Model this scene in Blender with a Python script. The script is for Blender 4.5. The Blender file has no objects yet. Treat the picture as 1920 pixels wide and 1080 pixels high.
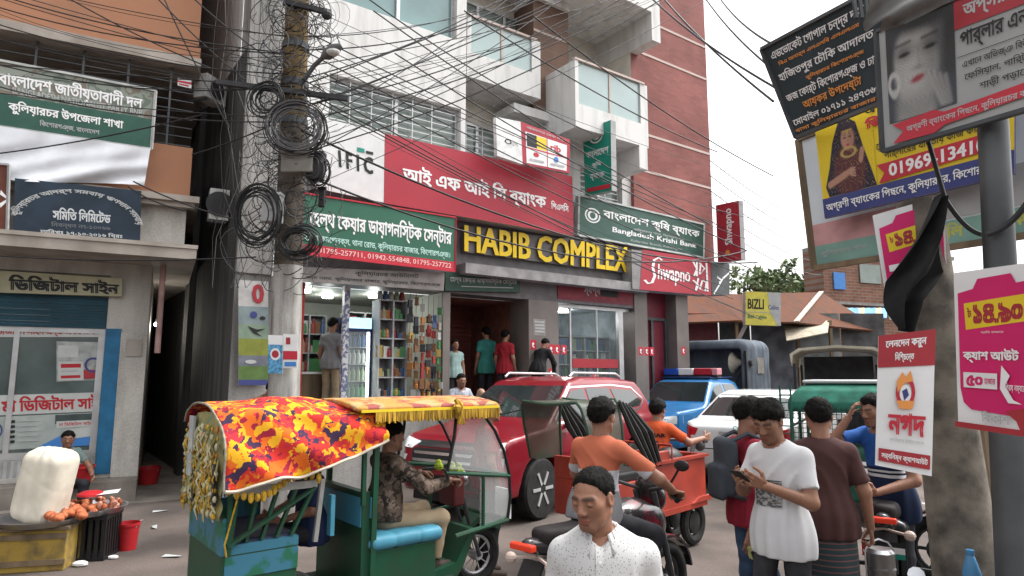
import bpy, bmesh, math, random
import numpy as np
from mathutils import Vector, Matrix
from mathutils.geometry import delaunay_2d_cdt
random.seed(7); RNG = np.random.RandomState(11)
sc = bpy.context.scene
COL = sc.collection
R = math.radians
# ------------------------------------------------------------------ camera
FPX = 1230.0; PITCH = R(7.6); CH = 1.85
cam = bpy.data.cameras.new('camera'); cam.sensor_width = 36; cam.lens = FPX / 1920 * 36
cam.clip_start = 0.05; cam.clip_end = 2000
camo = bpy.data.objects.new('camera', cam); COL.objects.link(camo)
camo.location = (0, 0, CH); camo.rotation_euler = (R(90) + PITCH, 0, 0); sc.camera = camo
# ------------------------------------------------------------------ sky, sun, exposure
SUN_EL, SUN_AZ = R(58), R(72)
w = bpy.data.worlds.new('World'); sc.world = w; w.use_nodes = True
nt = w.node_tree; bg = nt.nodes['Background']
sky = nt.nodes.new('ShaderNodeTexSky'); sky.sky_type = 'NISHITA'; sky.sun_disc = False
sky.sun_elevation = SUN_EL; sky.sun_rotation = SUN_AZ; sky.dust_density = 6; sky.air_density = 1.2; sky.ozone_density = 0.6
hs = nt.nodes.new('ShaderNodeHueSaturation'); hs.inputs['Saturation'].default_value = 0.12
nt.links.new(sky.outputs[0], hs.inputs['Color']); nt.links.new(hs.outputs[0], bg.inputs[0])
bg.inputs[1].default_value = 0.15
sl = bpy.data.lights.new('sun', 'SUN'); sl.energy = 0.6; sl.angle = R(25); sl.color = (1, 0.97, 0.92)
so = bpy.data.objects.new('sun', sl); COL.objects.link(so)
sd = Vector((math.sin(SUN_AZ) * math.cos(SUN_EL), math.cos(SUN_AZ) * math.cos(SUN_EL), math.sin(SUN_EL)))
so.rotation_euler = sd.to_track_quat('Z', 'Y').to_euler(); so.location = (0, 0, 30)
sc.view_settings.view_transform = 'Standard'; sc.view_settings.look = 'None'
sc.view_settings.exposure = 1.45; sc.view_settings.gamma = 1

# ------------------------------------------------------------------ photo ray helpers (where things stand in the street)
def ray(px, py):
    u = (px - 960) / FPX; v = (540 - py) / FPX
    return np.array([u, math.cos(PITCH) - v * math.sin(PITCH), math.sin(PITCH) + v * math.cos(PITCH)])
O = np.array([0, 0, CH])
def at(px, py, Y):
    d = ray(px, py); return O + d * (Y / d[1])
def gnd(px, py, z=0.0):
    d = ray(px, py); return O + d * ((z - CH) / d[2])
class Frame:
    def __init__(s, p, yaw):
        s.p = np.array([p[0], p[1], 0.0]); s.yaw = R(yaw)
        s.u = np.array([math.cos(s.yaw), math.sin(s.yaw), 0]); s.n = np.array([math.sin(s.yaw), -math.cos(s.yaw), 0])
    def pt(s, px, py, off=0.0):
        d = ray(px, py); q = s.p + s.n * off
        return O + d * (((q - O) @ s.n) / (d @ s.n))
    def uv(s, px, py, off=0.0):
        w_ = s.pt(px, py, off); return float((w_ - s.p) @ s.u), float(w_[2])
    def w(s, a, y, z):          # local (along, into the wall, up) -> world
        return s.p + s.u * a - s.n * y + np.array([0, 0, z])
A = Frame((-.475, 13), 36)
B = Frame((-5.97, 10.5), 28)

# ------------------------------------------------------------------ materials
MATS = {}
def M(name, col, rough=.6, metal=0, var=.18, scale=5, bump=0, col2=None, lo=.38, hi=.66, stretch=(1, 1, 1), emit=0, trans=0, alpha=1, spec=.28, coat=0, dist=0):
    if name in MATS: return MATS[name]
    m = bpy.data.materials.new(name); m.use_nodes = True; t = m.node_tree; b = t.nodes['Principled BSDF']
    b.inputs['Roughness'].default_value = rough; b.inputs['Metallic'].default_value = metal
    b.inputs['Specular IOR Level'].default_value = spec
    if coat: b.inputs['Coat Weight'].default_value = coat; b.inputs['Coat Roughness'].default_value = .06
    if trans: b.inputs['Transmission Weight'].default_value = trans
    if alpha < 1: b.inputs['Alpha'].default_value = alpha
    c4 = (*col, 1)
    if emit: b.inputs['Emission Color'].default_value = c4; b.inputs['Emission Strength'].default_value = emit
    if var or col2:
        tc = t.nodes.new('ShaderNodeTexCoord'); mp = t.nodes.new('ShaderNodeMapping'); mp.inputs['Scale'].default_value = stretch
        n = t.nodes.new('ShaderNodeTexNoise'); n.inputs['Scale'].default_value = scale; n.inputs['Detail'].default_value = 7; n.inputs['Distortion'].default_value = dist
        rp = t.nodes.new('ShaderNodeValToRGB'); rp.color_ramp.elements[0].position = lo; rp.color_ramp.elements[1].position = hi
        k2 = col2 if col2 else tuple(max(0, c * (1 + var)) for c in col); k1 = col if col2 else tuple(c * (1 - var) for c in col)
        rp.color_ramp.elements[0].color = (*k1, 1); rp.color_ramp.elements[1].color = (*k2, 1)
        t.links.new(tc.outputs['Object'], mp.inputs[0]); t.links.new(mp.outputs[0], n.inputs['Vector'])
        t.links.new(n.outputs['Fac'], rp.inputs[0]); t.links.new(rp.outputs[0], b.inputs['Base Color'])
        if bump:
            n2 = t.nodes.new('ShaderNodeTexNoise'); n2.inputs['Scale'].default_value = scale * 38; n2.inputs['Detail'].default_value = 5; m2 = t.nodes.new('ShaderNodeMapRange'); m2.inputs['From Min'].default_value = .3; m2.inputs['From Max'].default_value = .7; m2.inputs['To Min'].default_value = .82; m2.inputs['To Max'].default_value = 1.15
            x2 = t.nodes.new('ShaderNodeMix'); x2.data_type = 'RGBA'; x2.blend_type = 'MULTIPLY'; x2.inputs[0].default_value = 1; t.links.new(tc.outputs['Object'], n2.inputs['Vector']); t.links.new(n2.outputs['Fac'], m2.inputs[0]); t.links.new(rp.outputs[0], x2.inputs[6]); t.links.new(m2.outputs[0], x2.inputs[7]); t.links.new(x2.outputs[2], b.inputs['Base Color'])
            bp = t.nodes.new('ShaderNodeBump'); bp.inputs['Strength'].default_value = bump; bp.inputs['Distance'].default_value = .02
            t.links.new(n.outputs['Fac'], bp.inputs['Height']); t.links.new(bp.outputs[0], b.inputs['Normal'])
    else: b.inputs['Base Color'].default_value = c4
    MATS[name] = m; return m
def M_brick(name, c1, c2, mortar, sx=.24, sz=.075, ms=.006, rough=.75):
    m = bpy.data.materials.new(name); m.use_nodes = True; t = m.node_tree; b = t.nodes['Principled BSDF']; b.inputs['Roughness'].default_value = rough; b.inputs['Specular IOR Level'].default_value = .2
    tc = t.nodes.new('ShaderNodeTexCoord'); mp = t.nodes.new('ShaderNodeMapping'); mp.inputs['Rotation'].default_value = (R(90), 0, 0)
    br = t.nodes.new('ShaderNodeTexBrick'); br.inputs['Scale'].default_value = 1; br.inputs['Brick Width'].default_value = sx; br.inputs['Row Height'].default_value = sz
    br.inputs['Mortar Size'].default_value = ms; br.inputs['Color1'].default_value = (*c1, 1); br.inputs['Color2'].default_value = (*c2, 1); br.inputs['Mortar'].default_value = (*mortar, 1)
    n = t.nodes.new('ShaderNodeTexNoise'); n.inputs['Scale'].default_value = .9; n.inputs['Detail'].default_value = 8
    mr = t.nodes.new('ShaderNodeMapRange'); mr.inputs['From Min'].default_value = .3; mr.inputs['From Max'].default_value = .7; mr.inputs['To Min'].default_value = .75; mr.inputs['To Max'].default_value = 1.2
    mx = t.nodes.new('ShaderNodeMix'); mx.data_type = 'RGBA'; mx.blend_type = 'MULTIPLY'; mx.inputs[0].default_value = 1
    t.links.new(tc.outputs['Object'], mp.inputs[0]); t.links.new(mp.outputs[0], br.inputs['Vector']); t.links.new(tc.outputs['Object'], n.inputs['Vector'])
    t.links.new(n.outputs['Fac'], mr.inputs[0]); t.links.new(br.outputs['Color'], mx.inputs[6]); t.links.new(mr.outputs[0], mx.inputs[7])
    t.links.new(mx.outputs[2], b.inputs['Base Color'])
    MATS[name] = m; return m
def M_ramp(name, stops, scale, rough=.6, dist=1.5, detail=2, stretch=(1, 1, 1), tex='noise'):
    m = bpy.data.materials.new(name); m.use_nodes = True; t = m.node_tree; b = t.nodes['Principled BSDF']; b.inputs['Roughness'].default_value = rough
    tc = t.nodes.new('ShaderNodeTexCoord'); mp = t.nodes.new('ShaderNodeMapping'); mp.inputs['Scale'].default_value = stretch
    if tex == 'noise':
        n = t.nodes.new('ShaderNodeTexNoise'); n.inputs['Detail'].default_value = detail; n.inputs['Distortion'].default_value = dist; out = n.outputs['Fac']
        n.inputs['Scale'].default_value = scale
    elif tex == 'vor':
        n = t.nodes.new('ShaderNodeTexVoronoi'); out = n.outputs['Distance']; n.inputs['Scale'].default_value = scale
    else:
        n = t.nodes.new('ShaderNodeTexWave'); n.bands_direction = tex; out = n.outputs['Fac']; n.inputs['Scale'].default_value = scale; n.inputs['Distortion'].default_value = dist
    rp = t.nodes.new('ShaderNodeValToRGB'); cr = rp.color_ramp; cr.interpolation = 'CONSTANT'
    while len(cr.elements) < len(stops): cr.elements.new(.5)
    for e, (p, c) in zip(cr.elements, stops): e.position = p; e.color = (*c, 1)
    t.links.new(tc.outputs['Object'], mp.inputs[0]); t.links.new(mp.outputs[0], n.inputs['Vector']); t.links.new(out, rp.inputs[0]); t.links.new(rp.outputs[0], b.inputs['Base Color'])
    MATS[name] = m; return m
def M_patch(name, stops, scale, warp=.15, rough=.8, stretch=(1, 1, 1)):    # irregular printed patches
    m = bpy.data.materials.new(name); m.use_nodes = True; t = m.node_tree; b = t.nodes['Principled BSDF']; b.inputs['Roughness'].default_value = rough; b.inputs['Specular IOR Level'].default_value = .25
    tc = t.nodes.new('ShaderNodeTexCoord'); n = t.nodes.new('ShaderNodeTexNoise'); n.inputs['Scale'].default_value = scale * .7; n.inputs['Detail'].default_value = 3
    mx = t.nodes.new('ShaderNodeVectorMath'); mx.operation = 'MULTIPLY_ADD'; mx.inputs[1].default_value = (warp * 2,) * 3; v = t.nodes.new('ShaderNodeTexVoronoi'); v.inputs['Scale'].default_value = scale
    mp = t.nodes.new('ShaderNodeMapping'); mp.inputs['Scale'].default_value = stretch; rp = t.nodes.new('ShaderNodeValToRGB'); cr = rp.color_ramp; cr.interpolation = 'CONSTANT'; sp = t.nodes.new('ShaderNodeSeparateColor')
    while len(cr.elements) < len(stops): cr.elements.new(.5)
    for e, (p, c) in zip(cr.elements, stops): e.position = p; e.color = (*c, 1)
    L = t.links.new; L(tc.outputs['Object'], mp.inputs[0]); L(mp.outputs[0], n.inputs['Vector']); L(n.outputs['Color'], mx.inputs[0]); L(mp.outputs[0], mx.inputs[2]); L(mx.outputs[0], v.inputs['Vector']); L(v.outputs['Color'], sp.inputs[0]); L(sp.outputs[0], rp.inputs[0]); L(rp.outputs[0], b.inputs['Base Color'])
    MATS[name] = m; return m
def M_attr(name, rough=.5, spec=.4, sss=0):
    m = bpy.data.materials.new(name); m.use_nodes = True; t = m.node_tree; b = t.nodes['Principled BSDF']; b.inputs['Roughness'].default_value = rough
    b.inputs['Specular IOR Level'].default_value = spec
    a = t.nodes.new('ShaderNodeVertexColor'); a.layer_name = 'Col'
    n = t.nodes.new('ShaderNodeTexNoise'); n.inputs['Scale'].default_value = 60; n.inputs['Detail'].default_value = 4
    mr = t.nodes.new('ShaderNodeMapRange'); mr.inputs['From Min'].default_value = .3; mr.inputs['From Max'].default_value = .7; mr.inputs['To Min'].default_value = .88; mr.inputs['To Max'].default_value = 1.1
    mx = t.nodes.new('ShaderNodeMix'); mx.data_type = 'RGBA'; mx.blend_type = 'MULTIPLY'; mx.inputs[0].default_value = 1
    t.links.new(n.outputs['Fac'], mr.inputs[0]); t.links.new(a.outputs['Color'], mx.inputs[6]); t.links.new(mr.outputs[0], mx.inputs[7]); t.links.new(mx.outputs[2], b.inputs['Base Color'])
    MATS[name] = m; return m

# ------------------------------------------------------------------ objects
def tag(o, label, cat, group=None, kind=None):
    if label: o['label'] = label
    if cat: o['category'] = cat
    if group: o['group'] = group
    if kind: o['kind'] = kind
    return o
def thing(name, label, cat, loc=(0, 0, 0), rotz=0, group=None):
    o = bpy.data.objects.new(name, None); COL.objects.link(o); o.empty_display_size = .1
    o.location = [float(v) for v in loc]; o.rotation_euler = (0, 0, rotz)
    return tag(o, label, cat, group)
def copy_tree(o, parent=None):
    c = o.copy(); COL.objects.link(c)
    if parent: c.parent = parent
    for ch in list(o.children): copy_tree(ch, c)
    return c
def mesh_obj(name, V, F, mats, parent=None, midx=None, smooth=False, loc=None, rotz=None, colors=None, angle=None):
    me = bpy.data.meshes.new(name); me.from_pydata([tuple(map(float, v)) for v in V], [], [tuple(map(int, f)) for f in F])
    if not isinstance(mats, (list, tuple)): mats = [mats]
    for m in mats: me.materials.append(m)
    if midx is not None: me.polygons.foreach_set('material_index', list(midx))
    if smooth: me.polygons.foreach_set('use_smooth', [True] * len(me.polygons))
    if colors is not None:
        a = me.color_attributes.new('Col', 'FLOAT_COLOR', 'POINT'); a.data.foreach_set('color', np.concatenate([colors, np.ones((len(colors), 1))], 1).astype(np.float32).ravel())
    me.update()
    if smooth and angle: me.set_sharp_from_angle(angle=R(angle))
    o = bpy.data.objects.new(name, me); COL.objects.link(o)
    if parent: o.parent = parent
    if loc is not None: o.location = [float(v) for v in loc]
    if rotz is not None: o.rotation_euler = (0, 0, rotz)
    return o
class MB:
    def __init__(s): s.v = []; s.f = []; s.m = []; s.cur = 0
    def add(s, V, F):
        b = len(s.v); s.v += [tuple(map(float, p)) for p in V]; s.f += [tuple(b + int(i) for i in q) for q in F]; s.m += [s.cur] * len(F); return s
    def mat(s, i): s.cur = i; return s
    def box(s, x0, y0, z0, x1, y1, z1, rot=None, bev=0):
        V = [(x, y, z) for z in (z0, z1) for x, y in ((x0, y0), (x1, y0), (x1, y1), (x0, y1))]
        if rot is not None:
            c = np.array([(x0 + x1) / 2, (y0 + y1) / 2, (z0 + z1) / 2]); rm = np.array(rot.to_3x3()) if hasattr(rot, 'to_3x3') else np.array(rot)
            V = [tuple(c + rm @ (np.array(p) - c)) for p in V]
        return s.add(V, [(3, 2, 1, 0), (4, 5, 6, 7), (0, 1, 5, 4), (1, 2, 6, 5), (2, 3, 7, 6), (3, 0, 4, 7)])
    def quad(s, a, b, c, d): return s.add([a, b, c, d], [(0, 1, 2, 3)])
    def bar(s, a, b, w_, h_=None):        # square bar between two points
        h_ = h_ or w_; a = np.array(a, float); b = np.array(b, float); d = b - a; L = np.linalg.norm(d); d /= L
        up = np.array([0, 0, 1.]) if abs(d[2]) < .95 else np.array([1., 0, 0]); x = np.cross(d, up); x /= np.linalg.norm(x); y = np.cross(x, d)
        V = [p + x * i * w_ / 2 + y * j * h_ / 2 for p in (a, b) for i, j in ((-1, -1), (1, -1), (1, 1), (-1, 1))]
        return s.add(V, [(0, 1, 2, 3), (7, 6, 5, 4), (4, 5, 1, 0), (5, 6, 2, 1), (6, 7, 3, 2), (7, 4, 0, 3)])
    def tube(s, P, r, n=8, cap=True):
        P = [np.array(p, float) for p in P]; k = len(P); rr = r if hasattr(r, '__len__') else [r] * k
        V = []; F = []; prev = None
        for i in range(k):
            d = P[min(i + 1, k - 1)] - P[max(i - 1, 0)]; d /= (np.linalg.norm(d) + 1e-9)
            if prev is None:
                up = np.array([0, 0, 1.]) if abs(d[2]) < .9 else np.array([1., 0, 0]); x = np.cross(d, up)
            else: x = prev - d * (prev @ d)
            x /= (np.linalg.norm(x) + 1e-9); prev = x; y = np.cross(d, x)
            V += [P[i] + rr[i] * (x * math.cos(2 * math.pi * j / n) + y * math.sin(2 * math.pi * j / n)) for j in range(n)]
        for i in range(k - 1):
            for j in range(n): F.append((i * n + j, i * n + (j + 1) % n, (i + 1) * n + (j + 1) % n, (i + 1) * n + j))
        if cap: F.append(tuple(range(n - 1, -1, -1))); F.append(tuple(range((k - 1) * n, k * n)))
        return s.add(V, F)
    def lathe(s, prof, c=(0, 0, 0), n=20, axis='z'):
        V = []; F = []; k = len(prof)
        for r_, z in prof:
            for j in range(n):
                a = 2 * math.pi * j / n; p = (r_ * math.cos(a), r_ * math.sin(a), z)
                if axis == 'y': p = (p[0], -p[2], p[1])
                if axis == 'x': p = (p[2], p[0], p[1])
                V.append((p[0] + c[0], p[1] + c[1], p[2] + c[2]))
        for i in range(k - 1):
            for j in range(n): F.append((i * n + j, i * n + (j + 1) % n, (i + 1) * n + (j + 1) % n, (i + 1) * n + j))
        F.append(tuple(range(n - 1, -1, -1))); F.append(tuple(range((k - 1) * n, k * n)))
        return s.add(V, F)
    def torus(s, c, Rr, r, axis='y', n=28, k=8, sq=1.0):
        c = np.array(c, float); P = []
        for j in range(n + 1):
            a = 2 * math.pi * j / n; p = (math.cos(a) * Rr, math.sin(a) * Rr * sq)
            P.append(c + (np.array([p[0], 0, p[1]]) if axis == 'y' else np.array([0, p[0], p[1]]) if axis == 'x' else np.array([p[0], p[1], 0])))
        return s.tube(P, r, k, cap=False)
    def prism(s, poly, y0, y1, axes='xz'):    # extrude a polygon
        n = len(poly)
        f = (lambda a, b, t: (a, t, b)) if axes == 'xz' else (lambda a, b, t: (t, a, b)) if axes == 'yz' else (lambda a, b, t: (a, b, t))
        V = [f(a, b, y0) for a, b in poly] + [f(a, b, y1) for a, b in poly]
        return s.add(V, [tuple(range(n)), tuple(range(2 * n - 1, n - 1, -1))] + [(i, n + i, n + (i + 1) % n, (i + 1) % n) for i in range(n)])
    def ball(s, c, r, n=10, k=6):
        r = r if hasattr(r, '__len__') else (r, r, r); V = []; F = []
        for i in range(k + 1):
            t = math.pi * i / k
            for j in range(n): a = 2 * math.pi * j / n; V.append((c[0] + r[0] * math.sin(t) * math.cos(a), c[1] + r[1] * math.sin(t) * math.sin(a), c[2] + r[2] * math.cos(t)))
        for i in range(k):
            for j in range(n): F.append((i * n + j, (i + 1) * n + j, (i + 1) * n + (j + 1) % n, i * n + (j + 1) % n))
        return s.add(V, F)
    def build(s, name, mats, parent=None, loc=None, rotz=None, smooth=False, bevel=0, angle=40, fix=True):
        o = mesh_obj(name, s.v, s.f, mats, parent, s.m, loc=loc, rotz=rotz)
        me = o.data
        if fix:
            bm = bmesh.new(); bm.from_mesh(me); bmesh.ops.recalc_face_normals(bm, faces=bm.faces); bm.to_mesh(me); bm.free()
        if smooth: me.polygons.foreach_set('use_smooth', [True] * len(me.polygons)); me.set_sharp_from_angle(angle=R(angle))
        if bevel:
            b = o.modifiers.new('bevel', 'BEVEL'); b.width = bevel; b.segments = 2; b.limit_method = 'ANGLE'
        return o
def wall_holes(mb, x0, x1, z0, z1, y, t, holes):    # wall front at y with reveals t deep
    xs = sorted({x0, x1, *[h[0] for h in holes], *[h[1] for h in holes]}); zs = sorted({z0, z1, *[h[2] for h in holes], *[h[3] for h in holes]})
    for i in range(len(xs) - 1):
        for j in range(len(zs) - 1):
            cx, cz = (xs[i] + xs[i + 1]) / 2, (zs[j] + zs[j + 1]) / 2
            if cx < x0 or cx > x1 or cz < z0 or cz > z1 or any(h[0] < cx < h[1] and h[2] < cz < h[3] for h in holes): continue
            mb.quad((xs[i], y, zs[j]), (xs[i + 1], y, zs[j]), (xs[i + 1], y, zs[j + 1]), (xs[i], y, zs[j + 1]))
    for a, b, c, d in holes:
        mb.quad((a, y, c), (b, y, c), (b, y + t, c), (a, y + t, c)); mb.quad((a, y, d), (a, y + t, d), (b, y + t, d), (b, y, d))
        mb.quad((a, y, c), (a, y + t, c), (a, y + t, d), (a, y, d)); mb.quad((b, y, c), (b, y, d), (b, y + t, d), (b, y + t, c))

# ------------------------------------------------------------------ lettering
def shape_bn(s):                                 # put pre-base vowel signs where they are drawn
    cons = lambda c: '\u0995' <= c <= '\u09b9' or c in '\u09dc\u09dd\u09df'
    s = s.replace('\u09cb', '\u09c7\u09be').replace('\u09cc', '\u09c7\u09d7'); o = []
    for c in s:
        if c in '\u09bf\u09c7\u09c8':
            i = len(o) - 1
            while i > 1 and o[i - 1] == '\u09cd': i -= 2
            o.insert(max(i, 0), c)
        else: o.append(c)
    return ''.join(o)
TXT = {}
def text_tris(s, bold=0.0, res=2):
    if (s, bold) in TXT: return TXT[(s, bold)]
    c = bpy.data.curves.new('t', 'FONT'); c.body = shape_bn(s); c.size = 1; c.fill_mode = 'NONE'; c.resolution_u = res
    o = bpy.data.objects.new('t', c); m = bpy.data.meshes.new_from_object(o)
    V = np.array([(v.co.x, v.co.y) for v in m.vertices]); E = np.array([tuple(e.vertices) for e in m.edges])
    bpy.data.objects.remove(o); bpy.data.curves.remove(c); bpy.data.meshes.remove(m)
    nv = len(V); lab = np.zeros(nv, int); start = 0; k_ = 0                 # which outline each point belongs to
    for a_, b_ in E:
        lab[a_] = lab[b_] = k_
        if max(a_, b_) - min(a_, b_) > 1: k_ += 1
    if bold:
        n = len(V); D = [(bold, bold * .5), (-bold, bold * .5), (bold, -bold * .5), (-bold, -bold * .5)]
        E = np.concatenate([E + n * k for k in range(4)]); V = np.concatenate([V + np.array(d) for d in D]); lab = np.concatenate([lab + (k_ + 1) * k for k in range(4)])
    r = delaunay_2d_cdt([Vector(p) for p in V], [tuple(map(int, e)) for e in E], [], 0, 1e-5)
    P = np.array([(p.x, p.y) for p in r[0]]); T = np.array([t for t in r[2]]); C = P[T].mean(1)
    nl = lab.max() + 1; lx0 = np.full(nl, 1e9); lx1 = np.full(nl, -1e9); np.minimum.at(lx0, lab, V[:, 0]); np.maximum.at(lx1, lab, V[:, 0])
    el = lab[E[:, 0]]; w_ = np.zeros(len(C), int); xs_ = np.arange(C[:, 0].min(), C[:, 0].max() + .4, .4)
    for x_ in xs_:
        ci = np.where((C[:, 0] >= x_) & (C[:, 0] < x_ + .4))[0]; ei = (lx1[el] >= x_) & (lx0[el] <= x_ + .4)
        if not len(ci): continue
        c_ = C[ci]; a = V[E[ei, 0]]; b = V[E[ei, 1]]
        up = (a[:, 1][None] <= c_[:, 1][:, None]) & (b[:, 1][None] > c_[:, 1][:, None]); dn = (a[:, 1][None] > c_[:, 1][:, None]) & (b[:, 1][None] <= c_[:, 1][:, None])
        cr = (b[:, 0] - a[:, 0])[None] * (c_[:, 1][:, None] - a[:, 1][None]) - (c_[:, 0][:, None] - a[:, 0][None]) * (b[:, 1] - a[:, 1])[None]
        w_[ci] = (up & (cr > 0)).sum(1) - (dn & (cr < 0)).sum(1)
    T = T[w_ != 0]
    u, inv = np.unique(T, return_inverse=True); P = P[u]
    P = (P - P.min(0)) / (P.max(0) - P.min(0)); TXT[(s, bold)] = (P, inv.reshape(-1, 3)); return TXT[(s, bold)]
def arc_fn(cu, cv, ru, rv, a0, a1, h):           # text laid on an arch: (x,y in 0..1) -> (u,v)
    def f(P):
        a = a0 + (a1 - a0) * P[:, 0]; k = 1 + h * P[:, 1]
        return np.stack([cu - ru * k * np.cos(a), cv - rv * k * np.sin(a)], 1)
    return f
class Board:
    """A sign board: a four cornered panel with real thickness; print and lettering sit on its face."""
    def __init__(s, name, label, cat, C, mat, thick=.08, edge=None, frame=0, frame_mat=None, group=None, double=False):
        C = [np.array(c, float) for c in C]            # TL TR BR BL
        n = np.cross(C[2] - C[3], C[0] - C[3]); d_ = C[1] - O; C[1] = O + d_ * (((C[3] - O) @ n) / (d_ @ n))     # one flat plane
        n /= np.linalg.norm(n); mid = sum(C) / 4
        if n @ (O - mid) < 0: n = -n
        base = (C[2] + C[3]) / 2; s.C = [c - base for c in C]; s.n = n
        s.root = thing(name, label, cat, base, 0, group)
        mb = MB(); F = s.C; Bk = [c - n * thick for c in s.C]
        mb.mat(0).quad(F[3], F[2], F[1], F[0]); mb.mat(1); mb.quad(Bk[0], Bk[1], Bk[2], Bk[3])
        for i in range(4): j = (i + 1) % 4; mb.quad(F[i], F[j], Bk[j], Bk[i])
        mb.build('panel', [mat, edge or mat], s.root)
        if frame:
            fb = MB()
            for i in range(4): fb.bar(s.C[i] + n * .004, s.C[(i + 1) % 4] + n * .004, frame, frame)
            fb.build('frame', frame_mat, s.root)
        s.g = {}; s.t = {}; s.layer = 0
    def p(s, u, v, l):
        a = s.C[0] * (1 - u) + s.C[1] * u; b = s.C[3] * (1 - u) + s.C[2] * u
        return a * (1 - v) + b * v + s.n * (.004 + .0009 * l)
    def _put(s, store, mat, P, T):
        st = store.setdefault(mat.name, [mat, [], []]); b = len(st[1]); s.layer += 1
        L = min(s.layer, 70)
        st[1] += [s.p(u, v, L) for u, v in P]; st[2] += [tuple(b + int(i) for i in t) for t in T]
    def text(s, txt, u0, v0, u1, v1, mat, bold=.0, fn=None, shear=0):
        P, T = text_tris(txt, bold)
        if fn: Q = fn(P)
        else: Q = np.stack([u0 + (u1 - u0) * (P[:, 0] + shear * P[:, 1]), v1 + (v0 - v1) * P[:, 1]], 1)
        s._put(s.t, mat, Q, T); return s
    def rect(s, u0, v0, u1, v1, mat, n=1): s._put(s.g, mat, [(u0, v0), (u1, v0), (u1, v1), (u0, v1)], [(0, 3, 2, 1)]); return s
    def poly(s, pts, mat):
        r = delaunay_2d_cdt([Vector(p) for p in pts], [(i, (i + 1) % len(pts)) for i in range(len(pts))], [], 1, 1e-6)
        s._put(s.g, mat, [(p.x, p.y) for p in r[0]], [tuple(t) for t in r[2]]); return s
    def ell(s, cu, cv, ru, rv, mat, n=22): return s.poly([(cu + ru * math.cos(2 * math.pi * i / n), cv + rv * math.sin(2 * math.pi * i / n)) for i in range(n)], mat)
    def ring(s, cu, cv, ru, rv, t, mat, a0=0, a1=2 * math.pi, n=24):
        P = []; T = []
        for i in range(n + 1):
            a = a0 + (a1 - a0) * i / n; P += [(cu + ru * math.cos(a), cv + rv * math.sin(a)), (cu + ru * (1 - t) * math.cos(a), cv + rv * (1 - t) * math.sin(a))]
        for i in range(n): T.append((2 * i, 2 * i + 1, 2 * i + 3, 2 * i + 2))
        s._put(s.g, mat, P, T); return s
    def paint(s, u0, v0, u1, v1, n, fn, mat):     # a printed photograph: a fine grid that carries the ink colours
        s.layer += 1; uu, vv = np.meshgrid(np.linspace(0, 1, n), np.linspace(0, 1, n)); x, y = uu.ravel(), vv.ravel(); c = np.clip(fn(x, y), .003, 1)
        P = [s.p(u0 + (u1 - u0) * a, v0 + (v1 - v0) * b, s.layer) for a, b in zip(x, y)]; F = [(j * n + i, j * n + i + 1, (j + 1) * n + i + 1, (j + 1) * n + i) for j in range(n - 1) for i in range(n - 1)]
        mesh_obj('printed_photo', P, F, mat, s.root, colors=c); return s
    def done(s):
        for nm, st in (('graphic', s.g), ('lettering', s.t)):
            if st:
                V = []; F = []; mi = []; ms = []
                for k, (m, v, f) in enumerate(st.values()):
                    b = len(V); V += v; F += [tuple(b + i for i in q) for q in f]; mi += [k] * len(f); ms.append(m)
                mesh_obj(nm, V, F, ms, s.root, mi)
        return s.root

# ------------------------------------------------------------------ smooth shapes (signed distance -> mesh)
def nets(fn, lo, hi, h):
    lo = np.array(lo, float); n = np.maximum(((np.array(hi) - lo) / h).astype(int) + 2, 4)
    X, Y, Z = [(lo[i] + h * np.arange(n[i])).astype(np.float32) for i in range(3)]
    D = np.broadcast_to(fn(X[:, None, None], Y[None, :, None], Z[None, None, :]), n).astype(np.float32)
    S = D < 0; c = np.zeros(n - 1, np.int8)
    cor = [(a, b, d) for a in (0, 1) for b in (0, 1) for d in (0, 1)]
    for a, b, d in cor: c += S[a:n[0] - 1 + a, b:n[1] - 1 + b, d:n[2] - 1 + d]
    act = (c > 0) & (c < 8); I = np.argwhere(act); idx = -np.ones(n - 1, int); idx[act] = np.arange(len(I))
    acc = np.zeros((len(I), 3)); cnt = np.zeros(len(I))
    for a in cor:
        for k in range(3):
            if a[k]: continue
            b = list(a); b[k] = 1; A_ = I + np.array(a); B_ = I + np.array(b)
            da = D[tuple(A_.T)]; db = D[tuple(B_.T)]; m = (da < 0) != (db < 0); t = np.where(m, da / np.where(m, da - db, 1), 0)
            acc[m] += (A_ + t[:, None] * (B_ - A_))[m]; cnt[m] += 1
    V = lo + h * acc / np.maximum(cnt, 1)[:, None]; F = []
    for k in range(3):
        i, j = (k + 1) % 3, (k + 2) % 3; sa = [slice(None)] * 3; sb = [slice(None)] * 3
        sa[k] = slice(0, n[k] - 1); sb[k] = slice(1, n[k]); Aa = S[tuple(sa)]; Bb = S[tuple(sb)]
        P = np.argwhere(Aa != Bb); P = P[(P[:, i] >= 1) & (P[:, j] >= 1) & (P[:, i] < n[i] - 1) & (P[:, j] < n[j] - 1)]
        if not len(P): continue
        ei = np.zeros(3, int); ei[i] = 1; ej = np.zeros(3, int); ej[j] = 1
        q = np.stack([idx[tuple(P.T)], idx[tuple((P - ei).T)], idx[tuple((P - ei - ej).T)], idx[tuple((P - ej).T)]], 1)
        ins = Aa[tuple(P.T)]; q[~ins] = q[~ins][:, ::-1]; F.append(q[(q >= 0).all(1)])
    return V, (np.concatenate(F) if F else np.zeros((0, 4), int))
def ln(*a): return np.sqrt(sum(v * v for v in a))
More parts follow.
